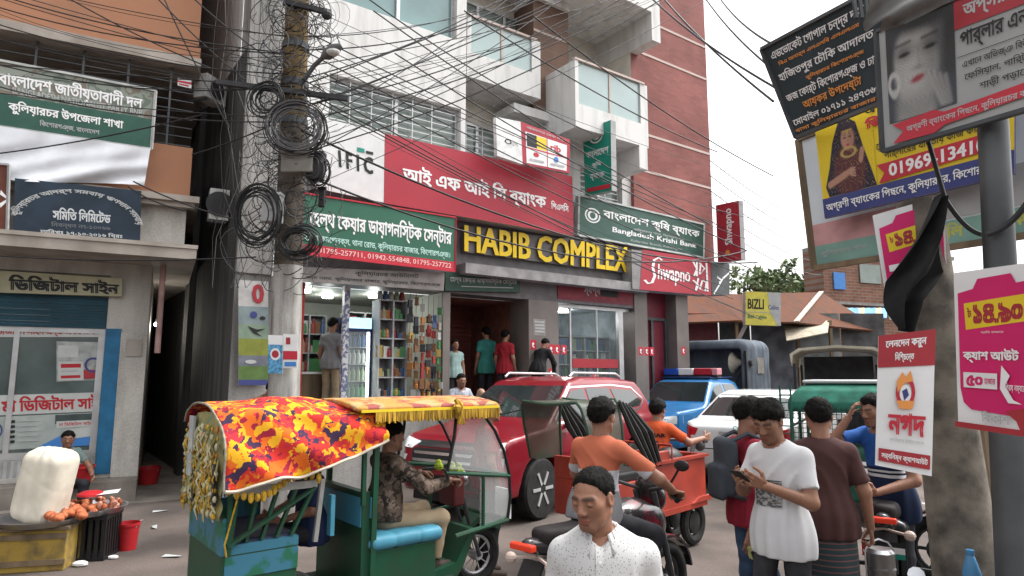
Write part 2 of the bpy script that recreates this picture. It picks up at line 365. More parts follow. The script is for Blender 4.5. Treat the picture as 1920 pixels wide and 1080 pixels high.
def rcone(x, y, z, a, b, ra, rb):
    a = np.array(a, np.float32); d = np.array(b, np.float32) - a; L = float(d @ d) + 1e-9
    px, py, pz = x - a[0], y - a[1], z - a[2]; t = np.clip((px * d[0] + py * d[1] + pz * d[2]) / L, 0, 1)
    return ln(px - t * d[0], py - t * d[1], pz - t * d[2]) - (ra + (rb - ra) * t)
def ell(x, y, z, c, r, Rm=None):
    px, py, pz = x - c[0], y - c[1], z - c[2]
    if Rm is not None: px, py, pz = [Rm[0][k] * px + Rm[1][k] * py + Rm[2][k] * pz for k in range(3)]
    k0 = ln(px / r[0], py / r[1], pz / r[2]); k1 = ln(px / r[0] ** 2, py / r[1] ** 2, pz / r[2] ** 2) + 1e-6
    return k0 * (k0 - 1) / k1
def rbox(x, y, z, c, h, r=0.0):
    qx, qy, qz = np.abs(x - c[0]) - h[0] + r, np.abs(y - c[1]) - h[1] + r, np.abs(z - c[2]) - h[2] + r
    return ln(np.maximum(qx, 0), np.maximum(qy, 0), np.maximum(qz, 0)) + np.minimum(np.maximum(qx, np.maximum(qy, qz)), 0) - r
def smin(a, b, k=.03): h_ = np.maximum(k - np.abs(a - b), 0) / k; return np.minimum(a, b) - h_ * h_ * k * .25
def smax(a, b, k=.03): return -smin(-a, -b, k)
def polysdf(u, v, poly):
    u, v = np.broadcast_arrays(u, v); d = np.full(u.shape, 1e9, np.float32); s = np.ones(u.shape, np.float32); n = len(poly)
    for i in range(n):
        (ax, ay), (bx, by) = poly[i], poly[i - 1]; ex, ey = bx - ax, by - ay; wx, wy = u - ax, v - ay
        t = np.clip((wx * ex + wy * ey) / (ex * ex + ey * ey + 1e-12), 0, 1); d = np.minimum(d, (wx - ex * t) ** 2 + (wy - ey * t) ** 2)
        c1 = v >= ay; c2 = v < by; c3 = ex * wy > ey * wx
        s = np.where((c1 & c2 & c3) | (~c1 & ~c2 & ~c3), -s, s)
    return s * np.sqrt(d)
def mesh_sdf(name, fn, lo, hi, h, mat, parent=None, loc=None, rotz=None):
    V, F = nets(fn, lo, hi, h); return mesh_obj(name, V, F, mat, parent, smooth=True, loc=loc, rotz=rotz)
def snoise(x, y, z, f, seed=0):        # cheap smooth noise
    s = seed * 1.7
    return (np.sin(f * x + 1.3 * s + 1.7 * np.sin(f * .7 * y + s)) + np.sin(f * .9 * y + 2.1 * s + 1.4 * np.sin(f * .8 * z)) + np.sin(f * 1.1 * z + s + 1.2 * np.sin(f * .6 * x + 2 * s))) / 3
def poly_grid(poly, h):
    pts = []; n = len(poly)
    for i in range(n):
        a = np.array(poly[i]); b = np.array(poly[(i + 1) % n]); k = max(1, int(np.linalg.norm(b - a) / h)); pts += [tuple(a + (b - a) * j / k) for j in range(k)]
    m = len(pts); P = np.array(poly); lo = P.min(0); hi = P.max(0)
    gu, gv = np.meshgrid(np.arange(lo[0] + h / 2, hi[0], h), np.arange(lo[1] + h / 2, hi[1], h)); gu = gu.ravel(); gv = gv.ravel()
    ins = polysdf(gu, gv, poly) < -h * .35 if len(gu) else np.zeros(0, bool)
    allp = pts + list(zip(gu[ins], gv[ins]))
    r = delaunay_2d_cdt([Vector(p) for p in allp], [(i, (i + 1) % m) for i in range(m)], [], 1, 1e-6)
    return np.array([(p.x, p.y) for p in r[0]]), np.array([t for t in r[2]])
def project(fn, P2, axis, start, end, off):   # drop 2-D points onto a solid along an axis
    P2 = np.asarray(P2, float); o = [k for k in range(3) if k != axis]; Q = np.zeros((len(P2), 3)); Q[:, o[0]] = P2[:, 0]; Q[:, o[1]] = P2[:, 1]
    ts = np.linspace(start, end, 60); D = np.stack([fn(*[np.full(len(P2), t) if k == axis else Q[:, k] for k in range(3)]) for t in ts], 1)
    hit = (D < 0); first = np.where(hit.any(1), hit.argmax(1), 59); lo = ts[np.maximum(first - 1, 0)]; hi = ts[first]
    for _ in range(12):
        mid = (lo + hi) / 2; q = [mid if k == axis else Q[:, k] for k in range(3)]; inside = fn(*q) < 0
        hi = np.where(inside, mid, hi); lo = np.where(inside, lo, mid)
    Q[:, axis] = lo + np.sign(start - end) * off; return Q
def patch(name, fn, poly, axis, start, end, off, mat, parent, h=.06, thick=0):
    P, T = poly_grid(poly, h); Q = project(fn, P, axis, start, end, off)
    o = mesh_obj(name, Q, T, mat, parent, smooth=True); return o
def patch_text(name, fn, txt, box, axis, start, end, off, mat, parent, bold=.03, flip=False):
    P, T = text_tris(txt, bold); x0, z0, x1, z1 = box; x = P[:, 0]
    Q2 = np.stack([x0 + (x1 - x0) * x, z0 + (z1 - z0) * P[:, 1]], 1); Q = project(fn, Q2, axis, start, end, off)
    return mesh_obj(name, Q, T, mat, parent)
# ================================================================== materials used by the setting
WHITE = M('white_plaster', (.68, .675, .66), .75, var=.08, scale=1.6, col2=(.45, .44, .42), lo=.46, hi=.8, stretch=(3, 3, .5))
CREAM = M('cream_plaster', (.66, .63, .56), .7, var=.1, scale=2)
STAIN = M('stained_concrete', (.34, .33, .315), .85, scale=1.3, col2=(.15, .145, .138), lo=.38, hi=.75, stretch=(3, 3, .4), bump=.15)
DARKW = M('dark_concrete', (.085, .082, .08), .9, scale=2.0, col2=(.035, .034, .033), lo=.4, hi=.7, stretch=(3, 3, .3), bump=.3)  # alley shade is put into this dark colour; the lit top stays white
ORANGE = M('orange_paint', (.37, .18, .105), .85, scale=1.3, col2=(.27, .14, .09), lo=.5, hi=.8)
BRICKR = M_brick('red_brick_tile', (.27, .1, .088), (.22, .08, .07), (.25, .1, .09), .26, .07, .004)
BRICKB = M_brick('brown_brick_tile', (.2, .125, .095), (.165, .105, .08), (.18, .12, .095), .26, .07, .004)
GROOVE = M('pale_groove', (.5, .41, .37), .7, var=.05)
GLASST = M('teal_glass', (.16, .27, .27), .08, var=.2, scale=.6, spec=.8)
GLASSG = M('green_grey_glass', (.17, .21, .19), .15, var=.25, scale=.8, spec=.7)
FROST = M('frosted_balcony_glass', (.33, .43, .42), .12, var=.08, scale=1, spec=.7)
ALU = M('aluminium', (.5, .5, .5), .4, .6, var=.1)
BROWNT = M('brown_tile', (.15, .13, .12), .35, scale=1.5, col2=(.2, .175, .16), lo=.4, hi=.7)
DKRED = M('dark_red_shutter', (.2, .06, .045), .55, var=.2, scale=3)
MAROON = M('maroon_panel', (.16, .02, .035), .45, var=.15)
BLACK = M('black', (.012, .012, .013), .5, var=0)
DARK = M('dark_grey', (.045, .045, .048), .6, var=.2)
PW = M('print_white', (.75, .75, .75), .5, var=.05)
PLW = M('lettering_white', (.8, .8, .8), .5, var=0)
PRED = M('print_red', (.5, .03, .05), .45, var=.06, scale=1.5)
PRED2 = M('print_dark_red', (.36, .035, .045), .45, var=.06)
PGREEN = M('print_green', (.04, .16, .10), .5, var=.1)
PBK = M('print_dark_green', (.035, .10, .075), .5, var=.1)
PYEL = M('print_yellow', (.75, .55, .03), .5, var=.05)
PBLK = M('print_black', (.02, .02, .022), .5, var=0)
PNAVY = M('print_navy', (.05, .06, .2), .5, var=.1)
PORG = M('print_orange', (.75, .3, .08), .5, var=0)
PGREY = M('print_grey', (.42, .43, .43), .5, var=.08)
PBLUE = M('print_blue', (.06, .22, .55), .5, var=.05)
PTEAL = M('print_teal', (.02, .26, .2), .5, var=.05)
PPINK = M('print_magenta', (.62, .02, .14), .5, var=.08, scale=2)
WOOD = M('weathered_wood', (.22, .16, .1), .8, scale=6, col2=(.1, .075, .05), stretch=(1, 1, .15), bump=.3)
STEEL = M('grey_steel', (.085, .09, .095), .5, .4, var=.25, scale=3)
TIN = M('rusty_tin', (.15, .062, .036), .95, scale=1.6, col2=(.10, .06, .048), lo=.35, hi=.65, bump=.2, stretch=(6, 1, 1), spec=.1)
CABLE = M('cable_black', (.02, .02, .021), .6, var=0)
CABLEG = M('cable_grey', (.12, .12, .125), .6, var=0)
ROAD = M('road_dusty', (.13, .105, .092), .92, scale=1.1, col2=(.075, .062, .056), lo=.36, hi=.64, bump=.35, spec=.25)
PAVE = M('pavement_concrete', (.22, .195, .17), .92, scale=2.2, col2=(.11, .095, .083), lo=.4, hi=.7, bump=.3)
BULB = M('lit_bulb', (1, .97, .9), .3, var=0, emit=14)
GLASS = M('clear_plastic', (.85, .88, .88), .08, var=0, alpha=.28, spec=.6)

# ================================================================== ground
g = MB(); g.quad((-80, -30, 0), (120, -30, 0), (120, 160, 0), (-80, 160, 0)); tag(g.build('ground', ROAD), 'dusty asphalt street', 'street', kind='structure')
# pavement apron in front of the left shop and the alley mouth
pv = MB()
c_ = [B.w(-6, -.75, .004), B.w(.9, -.75, .004), B.w(1.6, .6, .004), B.w(1.0, 14, .004), B.w(-6, 14, .004)]
pv.add(c_, [(0, 1, 2, 3, 4)]); tag(pv.build('pavement', PAVE), 'pale worn concrete pavement at the alley mouth', 'pavement', kind='structure')

# ================================================================== the commercial building
hb = thing('commercial_building', 'five storey white and red brick commercial building full of shop signs', 'building', A.p, A.yaw)
U = A.uv
def part(name, mb, mats, bevel=0, smooth=False, parent=None): return mb.build(name, mats, parent or hb, bevel=bevel, smooth=smooth)
TOP = 14.0
# --- white front wall with its two visible windows
win1 = (-3.4, -.68, 6.24, 7.16); win2 = (-3.3, -.8, 8.6, 10.2); win3 = (-3.3, -.8, 11.6, 13.2)
mb = MB(); wall_holes(mb, -4.25, -.57, 4.95, TOP, 0, .25, [win1, win2, win3])
mb.quad((-.57, 0, 4.95), (-.57, 1.0, 4.95), (-.57, 1.0, TOP), (-.57, 0, TOP)); part('white_wall', mb, WHITE)
def window(x0, x1, z0, z1, y, glass, n=2, bars=True, fr=ALU, parent=None):
    f = MB(); f.box(x0, y - .03, z0, x0 + .06, y + .03, z1); f.box(x1 - .06, y - .03, z0, x1, y + .03, z1); f.box(x0 + .06, y - .03, z0, x1 - .06, y + .03, z0 + .06); f.box(x0 + .06, y - .03, z1 - .06, x1 - .06, y + .03, z1)
    for i in range(1, n): cx = x0 + (x1 - x0) * i / n; f.box(cx - .035, y - .04, z0 + .06, cx + .035, y + .02, z1 - .06)
    fo = part('window', f, fr, parent=parent)
    p = MB(); p.quad((x0 + .05, y + .012, z0 + .05), (x1 - .05, y + .012, z0 + .05), (x1 - .05, y + .012, z1 - .05), (x0 + .05, y + .012, z1 - .05)); p.build('pane', glass, fo)
    if bars:
        b = MB(); k = int((z1 - z0) / .13)
        for i in range(1, k): z = z0 + (z1 - z0) * i / k; b.bar((x0 + .06, y - .07, z), (x1 - .06, y - .07, z), .014)
        for i in range(1, int((x1 - x0) / .42)): cx = x0 + .42 * i; b.bar((cx, y - .08, z0 + .02), (cx, y - .08, z1 - .02), .016)
        b.build('grille', ALU, fo)
window(*win1, .16, GLASSG, 2); window(*win2, .16, GLASST, 2, False); window(*win3, .16, GLASST, 2, False)
# --- left end column, stained, and the side wall along the alley, dark below and white above
mb = MB(); mb.box(-4.8, -.12, 3.45, -4.25, .4, TOP); part('corner_column', mb, STAIN)
mb = MB(); mb.box(-4.8, -.05, 0, -3.8, .5, 3.45); part('lower_corner_wall', mb, STAIN)
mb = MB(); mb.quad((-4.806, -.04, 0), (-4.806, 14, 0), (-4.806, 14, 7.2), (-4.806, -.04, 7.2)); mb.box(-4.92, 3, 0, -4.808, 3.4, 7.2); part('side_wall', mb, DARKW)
mb = MB(); mb.quad((-4.806, 0.4, 7.2), (-4.806, 14, 7.2), (-4.806, 14, TOP), (-4.806, .4, TOP)); part('upper_side_wall', mb, WHITE)
# --- recessed bay with the first balcony
mb = MB(); mb.quad((-.57, 1.0, 4.9), (2.42, 1.0, 4.9), (2.42, 1.0, TOP), (-.57, 1.0, TOP)); part('bay_wall', mb, CREAM)
for z0, z1 in ((6.0, 7.35), (8.0, 10.2), (11.2, 13)): window(-.45, 1.75, z0, z1, .93, GLASSG, 3, z0 < 7)
mb = MB(); mb.box(1.37, .25, 7.72, 2.42, .99, TOP); part('brown_panel', mb, BRICKB)
for z in (7.62, 10.5): mb = MB(); mb.box(.75 if z < 8 else 1.36, .15, z - .1, 2.40, .985, z + .1); part('floor_band', mb, WHITE)
mb = MB(); mb.box(1.372, .235, 9.62, 2.40, .249, 9.68); part('groove', mb, GROOVE)
mb = MB(); mb.box(2.26, .1, 4.95, 2.42, .98, 7.5); part('bay_pier', mb, WHITE)
def balcony(s0, s1, zb, zp, zr, yf, yb, fins=()):
    mb = MB(); mb.box(s0, yf, zb, s1, yf + .1, zp); mb.box(s0, yf + .1, zb, s1, yb, zb + .12); mb.box(s0, yf + .1, zb + .12, s0 + .1, yb, zr - .05); mb.box(s1 - .1, yf + .1, zb + .12, s1, yb, zp)
    mb.box(s1 - .24, yf, zp, s1, yf + .1, zr - .05); mb.box(s0, yf, zp, s0 + .1, yf + .1, zr - .05)
    for a, b, c, d in fins: mb.box(a, yf, c, b, yb, d)
    o = part('balcony', mb, WHITE)
    r_ = MB(); r_.box(s0 - .01, yf - .02, zr - .048, s1 - .1, yf + .08, zr); m_ = (s0 + .1 + s1 - .24) / 2; r_.box(m_ - .025, yf + .02, zp, m_ + .025, yf + .07, zr - .05); r_.build('rail', GROOVE, o)
    gl = MB(); gl.box(s0 + .1, yf + .04, zp, m_ - .025, yf + .05, zr - .05); gl.box(m_ + .025, yf + .04, zp, s1 - .24, yf + .05, zr - .05); gl.build('glass_panel', FROST, o)
balcony(-.55, 1.37, 7.9, 8.45, 9.28, 0.0, .98)
balcony(-.55, 1.37, 10.6, 11.15, 11.98, 0.0, .98)
of = .75
sL, zl = U(1078, 130, of); sR, zr_ = U(1213, 160, of); zr2 = U(1150, 134, of)[1]; zb2 = U(1150, 258, of)[1]; zp2 = U(1150, 215, of)[1]
balcony(sL, sR, zb2, zp2, zr2, -of, 1.2, [(sR - .32, sR - .05, zb2 - .55, zb2)])
sR3 = U(1238, 60, of)[0]; zb3 = U(1200, 12, of)[1]
balcony(sL, sR3, zb3, zb3 + .5, zb3 + 1.35, -of, 1.2, [(sR3 - .3, sR3, zb3 - .72, zb3)])
# recess behind the second balcony
mb = MB(); mb.quad((2.42, 1.2, 7.5), (4.25, 1.2, 7.5), (4.25, 1.2, TOP), (2.42, 1.2, TOP)); mb.quad((2.42, .25, 7.5), (2.42, 1.2, 7.5), (2.42, 1.2, TOP), (2.42, .25, TOP)); mb.quad((4.25, 0, 7.5), (4.25, 0, TOP), (4.25, 1.2, TOP), (4.25, 1.2, 7.5)); part('recess_wall', mb, CREAM)
mb = MB(); wall_holes(mb, 2.42, 4.25, 4.9, 7.5, .1, .2, [(2.6, 3.95, 5.2, 6.6)]); part('white_wall', mb, WHITE)
window(2.6, 3.95, 5.2, 6.6, .26, GLASSG, 2, True)
# --- red brick part
mb = MB(); mb.quad((4.25, 0, 4.6), (7.27, 0, 4.6), (7.27, 0, TOP), (4.25, 0, TOP)); mb.quad((7.27, 0, 4.6), (7.27, 8, 4.6), (7.27, 8, TOP), (7.27, 0, TOP)); part('brick_wall', mb, BRICKR)
for px, py in ((1280, 70), (1253, 120), (1273, 271.5), (1263, 335)):
    z = U(px, py)[1]; mb = MB(); mb.box(4.26, -.012, z - .03, 7.27, -.002, z + .03); part('groove', mb, GROOVE)
# --- ground floor: plinth, columns, recesses, fascia
mb = MB(); mb.box(-3.95, -.35, 0, 6.06, 4, 1.12); part('plinth', mb, STAIN)
for k in range(5): mb = MB(); mb.box(-1.0, -.62 - .28 * k, 0, .95, -.352 - .28 * k, 1.0 - .2 * k); part('step', mb, STAIN)
mb = MB(); mb.box(-3.8, -.02, 3.42, 4.4, .5, 4.93); part('fascia', mb, M('fascia_grey', (.12, .11, .115), .5, var=.15))
mb = MB(); mb.box(-.74, -.33, 3.78, 4.32, -.022, 3.98); part('fascia_ledge', mb, M('ledge_grey', (.26, .25, .25), .6))
mb = MB(); mb.box(4.4, -.02, 4.0, 6.1, .5, 4.62); mb.quad((6.1, .5, 0), (6.1, 8, 0), (6.1, 8, 4.6), (6.1, .5, 4.6)); mb.quad((6.1, .02, 4.605), (6.1, 8, 4.605), (7.27, 8, 4.605), (7.27, .02, 4.605)); part('right_fascia', mb, BROWNT)
for a, b in ((-1.05, -.9), (.98, 1.78), (4.12, 4.55), (5.6, 6.05)): mb = MB(); mb.box(a, -.05, 1.12, b, .6, 4.1 if a > 4 else 3.418); part('column', mb, BROWNT)
# shop room: bright interior
INT = M('shop_interior_paint', (.34, .35, .31), .6, var=.05)
mb = MB(); x0, x1, y1, z0, z1 = -3.78, -1.06, 3.2, 1.125, 3.41
mb.quad((x0, y1, z0), (x1, y1, z0), (x1, y1, z1), (x0, y1, z1)); mb.quad((x0, 0, z0), (x0, y1, z0), (x0, y1, z1), (x0, 0, z1)); mb.quad((x1, 0, z0), (x1, 0, z1), (x1, y1, z1), (x1, y1, z0)); mb.quad((x0, .51, z1), (x0, y1, z1), (x1, y1, z1), (x1, .51, z1)); part('shop_room', mb, INT)
# entrance: corridor with a dark red shutter
mb = MB(); mb.quad((-.9, 2.2, 1.12), (.98, 2.2, 1.12), (.98, 2.2, 3.42), (-.9, 2.2, 3.42)); mb.quad((-.9, .6, 1.12), (-.9, 2.2, 1.12), (-.9, 2.2, 3.42), (-.9, .6, 3.42)); mb.quad((.98, .6, 1.12), (.98, .6, 3.42), (.98, 2.2, 3.42), (.98, 2.2, 1.12)); mb.quad((-.9, .5, 3.419), (-.9, 2.2, 3.419), (.98, 2.2, 3.419), (.98, .5, 3.419)); part('entrance_wall', mb, M('entrance_paint', (.2, .085, .065), .7))
mb = MB()
for k in range(22): mb.box(-.2, 2.12, 1.14 + k * .1, .96, 2.16, 1.225 + k * .1)
part('roller_shutter', mb, DKRED)
# supermarket: glass door, red head panel, bright goods inside
mb = MB(); mb.box(1.78, -.03, 3.48, 4.12, .1, 3.78); part('head_panel', mb, MAROON)
mb = MB(); mb.quad((1.78, 2.6, 1.12), (4.12, 2.6, 1.12), (4.12, 2.6, 3.42), (1.78, 2.6, 3.42)); mb.quad((1.78, .6, 1.12), (1.78, 2.6, 1.12), (1.78, 2.6, 3.42), (1.78, .6, 3.42)); mb.quad((4.12, .6, 1.12), (4.12, .6, 3.42), (4.12, 2.6, 3.42), (4.12, 2.6, 1.12)); mb.quad((1.78, .5, 3.419), (1.78, 2.6, 3.419), (4.12, 2.6, 3.419), (4.12, .5, 3.419)); part('market_room', mb, M('market_paint', (.25, .3, .33), .6, var=.3, scale=3))
f = MB(); f.box(1.8, .1, 3.33, 4.1, .16, 3.41); f.box(1.8, .1, 1.14, 1.86, .16, 3.33); f.box(3.72, .08, 1.14, 3.86, .18, 3.33); f.box(2.24, .11, 1.14, 2.28, .15, 3.33); f.box(3.04, .11, 1.14, 3.07, .15, 3.33); dr = part('glass_door', f, ALU)
gl = MB(); gl.box(1.86, .125, 1.14, 3.72, .135, 3.33); gl.build('pane', M('shop_glass', (.3, .36, .36), .15, var=0, alpha=.1, spec=.2), dr)
st_ = MB(); st_.box(2.3, .105, 2.02, 3.7, .12, 2.22); st_.build('red_strip', PRED2, dr, fix=True)
# red gate and its frame, right of the supermarket
mb = MB(); mb.box(4.55, .3, 1.12, 5.6, .36, 4.0); part('recess_panel', mb, MAROON)
mb = MB(); mb.box(5.0, .24, 1.13, 5.07, .3, 3.2); mb.box(4.6, .24, 3.2, 5.58, .3, 3.27); mb.box(5.5, .24, 1.13, 5.57, .3, 3.2); part('gate_frame', mb, STEEL)
for k, (s, z) in enumerate(((1.02, 2.38), (1.5, 2.3), (1.66, 2.3), (1.5, 1.8), (4.22, 2.32), (4.42, 2.32), (4.6, 2.32), (5.75, 2.36), (1.85, 2.3), (1.3, 2.38))):
    b = Board('sticker', 'small red square sticker with a white mark, by the supermarket door', 'sticker', [A.w(s, -.052, z + .2), A.w(s + .15, -.052, z + .2), A.w(s + .15, -.052, z), A.w(s, -.052, z)], PRED, .006, group='red stickers round the supermarket door')
    b.ell(.45, .4, .2, .16, PLW, 8); b.poly([(.3, .5), (.7, .75), (.6, .85), (.25, .65)], PLW); b.done()
b = Board('notice', 'small pale notice pasted on the brown tiled column', 'notice', [A.w(1.1, -.053, 3.02), A.w(1.42, -.053, 3.02), A.w(1.42, -.053, 2.68), A.w(1.1, -.053, 2.68)], M('notice_grey', (.28, .26, .25), .6), .004)
for i in range(4): b.rect(.1, .12 + .2 * i, .9, .22 + .2 * i, PGREY)
b.done()

# ================================================================== goods, lamps in the lit shop
def AL(s, y, z): return A.w(s, y, z)
for k, (s, y) in enumerate(((-3.35, 1.0), (-2.7, 1.6), (-2.0, 1.0))):
    l = thing('ceiling_lamp', ['round lit ceiling lamp, leftmost in the corner shop', 'round lit ceiling lamp deep inside the corner shop', 'round lit ceiling lamp over the shop shelves'][k], 'lamp', AL(s, y, 3.40))
    m = MB(); m.lathe([(.1, -.05), (.11, 0)], n=14); m.build('bulb', BULB, l)
    m = MB(); m.lathe([(.12, 0), (.12, .008)], n=14); m.build('base', ALU, l)
    pl = bpy.data.lights.new('shop_lamp_light', 'POINT'); pl.energy = 3.6; pl.shadow_soft_size = .1; pl.color = (.93, 1, .97)
    po = bpy.data.objects.new('shop_lamp_light', pl); COL.objects.link(po); po.parent = l; po.location = (0, 0, -.15)
pm = bpy.data.lights.new('market_light', 'POINT'); pm.energy = 6; pm.shadow_soft_size = .2
l = thing('ceiling_lamp', 'lit ceiling lamp inside the supermarket behind the glass door', 'lamp', AL(2.9, 1.3, 3.40)); m = MB(); m.box(-.3, -.06, -.04, .3, .06, 0); m.build('tube', BULB, l)
po = bpy.data.objects.new('market_light', pm); COL.objects.link(po); po.parent = l; po.location = (0, 0, -.15)
GC = [M('goods_%s' % n, c, .4, var=.1) for n, c in (('red', (.26, .04, .035)), ('yellow', (.36, .25, .06)), ('green', (.06, .18, .07)), ('blue', (.05, .09, .2)), ('white', (.4, .4, .38)), ('brown', (.17, .09, .045)), ('orange', (.34, .13, .035)), ('pale_green', (.22, .27, .18)), ('dark', (.03, .03, .035)))]
shelf_w = M('shelf_white', (.3, .31, .32), .5)
def shelf(name, label, s0, s1, y0, y1, z0, z1, nc, nr, mat):
    r = thing(name, label, 'shelf', AL((s0 + s1) / 2, (y0 + y1) / 2, z0), A.yaw); W = (s1 - s0) / 2; D = (y1 - y0) / 2; H_ = z1 - z0
    m = MB()
    for i in range(nc + 1): x = -W + 2 * W * i / nc; m.box(x - .015, -D, 0, x + .015, D, H_)
    m.box(-W, D - .012, 0, W, D - .002, H_); m.build('carcass', mat, r)
    m = MB()
    for j in range(nr + 1):
        for i in range(nc): m.box(-W + 2 * W * i / nc + .016, -D + .004, H_ * j / nr - .012, -W + 2 * W * (i + 1) / nc - .016, D - .013, H_ * j / nr + .012)
        m.build('shelf_board', mat, r); m = MB()
GOODS = {}
def good(kind, c, sc_, loc, rot, label, group):
    k = (kind, c)
    if k not in GOODS:
        m = MB()
        if kind == 'bottle': m.lathe([(.03, 0), (.032, .1), (.03, .13), (.012, .16), (.012, .19)], n=8)
        elif kind == 'carton': m.box(-.05, -.035, 0, .05, .035, .15); m.box(-.05, -.035, .1501, .05, 0, .16)
        elif kind == 'jar': m.lathe([(.035, 0), (.045, .02), (.045, .09), (.03, .11), (.036, .112), (.036, .135)], n=10)
        elif kind == 'packet': m.prism([(-.06, 0), (.06, 0), (.065, .02), (.055, .1), (.065, .17), (.06, .19), (-.06, .19), (-.065, .17), (-.055, .1), (-.065, .02)], -.02, .02)
        GOODS[k] = m.build(kind, [GC[c]]).data; bpy.data.objects.remove(bpy.data.objects[[o.name for o in bpy.data.objects if o.data == GOODS[k]][0]])
    o = bpy.data.objects.new(kind, GOODS[k]); COL.objects.link(o); o.location = [float(v) for v in loc]; o.rotation_euler = (0, 0, rot); o.scale = (sc_, sc_, sc_); tag(o, label, kind, group); return o
shelf('shelf_unit', 'tall white cubby shelf packed with goods beside the shop refrigerator', -2.3, -1.75, .05, .35, 1.125, 3.2, 2, 6, shelf_w)
for i in range(2):
    for j in range(6):
        for q in range(6):
            s = -2.3 + .275 * i + .045 + .062 * (q % 4); good(random.choice(['bottle', 'carton', 'jar', 'packet']), random.randrange(9), random.uniform(.6, 1.2), AL(s, .12 + .09 * (q // 4), 1.14 + 2.075 / 6 * j), A.yaw + random.uniform(-.3, .3), 'small packaged good in the white cubby shelf', 'goods in the cubby shelf')
for q in range(5): good('jar', [4, 3, 4, 7, 0][q], 1.2, AL(-2.24 + .11 * q, .2, 3.213), A.yaw, 'jar standing on top of the white cubby shelf', 'jars on top of the cubby shelf')
shelf('shelf_unit', 'wide low lit shelf along the back wall of the corner shop', -3.7, -2.3, 2.7, 3.1, 1.125, 3.1, 4, 5, shelf_w)
for i in range(20):
    for j in range(5): good(random.choice(['bottle', 'carton', 'packet', 'jar']), random.choice([4, 7, 1, 5, 2, 3, 8, 0]), random.uniform(.9, 1.7), AL(-3.63 + .068 * i, 2.8, 1.14 + .395 * j), A.yaw, 'packaged good on the back shelf of the corner shop', 'goods on the back shelf')
shelf('shelf_unit', 'narrow shelf of cartons behind the drinks refrigerator', -2.25, -1.2, 1.6, 2.0, 1.125, 3.1, 3, 6, shelf_w)
for i in range(14):
    for j in range(6): good(random.choice(['carton', 'packet', 'jar']), random.choice([4, 1, 5, 6, 0, 7, 8]), random.uniform(.9, 1.5), AL(-2.2 + .07 * i, 1.7, 1.14 + .329 * j), A.yaw + random.uniform(-.2, .2), 'packaged good on the narrow shelf behind the refrigerator', 'goods on the narrow shelf')
for q in range(9): good(random.choice(['carton', 'jar', 'packet']), random.randrange(9), random.uniform(1.2, 1.8), AL(-3.6 + .13 * q, .25 + .1 * (q % 2), 1.13), A.yaw + random.uniform(-.5, .5), 'boxed good stacked on the floor at the shop window', 'goods on the shop floor')
cnt = thing('counter', 'low wooden shop counter inside the corner shop', 'counter', AL(-3.3, .9, 1.125), A.yaw); m = MB(); m.box(-.4, -.2, 0, .35, .2, .75); m.build('body', WOOD, cnt); m = MB(); m.box(-.43, -.23, .751, .38, .23, .79); m.build('top', PW, cnt)
# drinks refrigerator
fr = thing('refrigerator', 'tall dark blue drinks refrigerator with a lit glass door', 'refrigerator', AL(-2.6, .5, 1.125), A.yaw)
NAVYP = M('fridge_navy', (.02, .03, .1), .35)
m = MB(); m.box(-.27, -.22, 0, .27, -.2, .32); m.box(-.27, -.2, 0, .27, .25, .32); m.box(-.27, -.2, .32, -.24, .25, 1.75); m.box(.24, -.2, .32, .27, .25, 1.75); m.box(-.24, .22, .32, .24, .25, 1.75); m.box(-.27, -.2, 1.51, .27, .25, 1.56); m.build('cabinet', NAVYP, fr)
m = MB(); m.box(-.26, -.21, 1.56, .26, .24, 1.75); m.build('light_box', M('fridge_header', (.35, .6, .75), .4, var=.5, scale=5, emit=.7), fr)
m = MB(); m.box(.2, -.18, .34, .235, -.15, 1.5); m.build('light_strip', M('fridge_light', (.9, 1, .95), .4, var=0, emit=4), fr)
m = MB(); m.box(-.24, -.215, .33, .24, -.205, 1.5); dq = m.build('door', M('fridge_glass', (.85, .95, .92), .05, var=0, alpha=.15), fr)
m = MB(); m.bar((-.22, -.24, .7), (-.22, -.24, 1.2), .02); m.build('handle', ALU, dq)
for k in range(3): m = MB(); m.box(-.24, -.15, .62 + .3 * k, .24, .21, .63 + .3 * k); m.build('rack', ALU, fr)
for k in range(4):
    for i in range(5): good('bottle', [2, 7, 4, 3][k], 1.3, AL(-2.78 + .09 * i, .45, 1.125 + [.33, .635, .935, 1.235][k]), 0, 'drink bottle inside the blue refrigerator', 'bottles in the refrigerator')
# hanging strips of packets in front of the shop
def strip(s, y, z1, n, cs, lab):
    r = thing('packet_strip', lab, 'packet strip', AL(s, y, z1 - n * .17), A.yaw, 'snack packet strips hanging at the shop front')
    for i in range(n):
        m = MB(); a = random.uniform(-.12, .12); zz = i * .17
        m.prism([(-.055 + a * .1, zz), (.055, zz), (.06, zz + .015), (.05, zz + .08), (.06, zz + .14), (.055, zz + .155), (-.055, zz + .155), (-.06, zz + .14), (-.05, zz + .08), (-.06, zz + .015)], -.02 + a * .1, .02 + a * .1); pk = m.build('packet', GC[random.choice(cs + [8, 5])], r); pk.rotation_euler = (0, 0, random.uniform(-.9, .9)); pk.scale = (random.uniform(.65, .95), 1, random.uniform(.8, .97)); pk.location = (0, 0, zz * (1 - pk.scale[2])) if False else (random.uniform(-.015, .015), 0, 0)
    m = MB(); m.bar((0, .025, 0), (0, .025, n * .17), .006); m.build('string', CABLE, r)
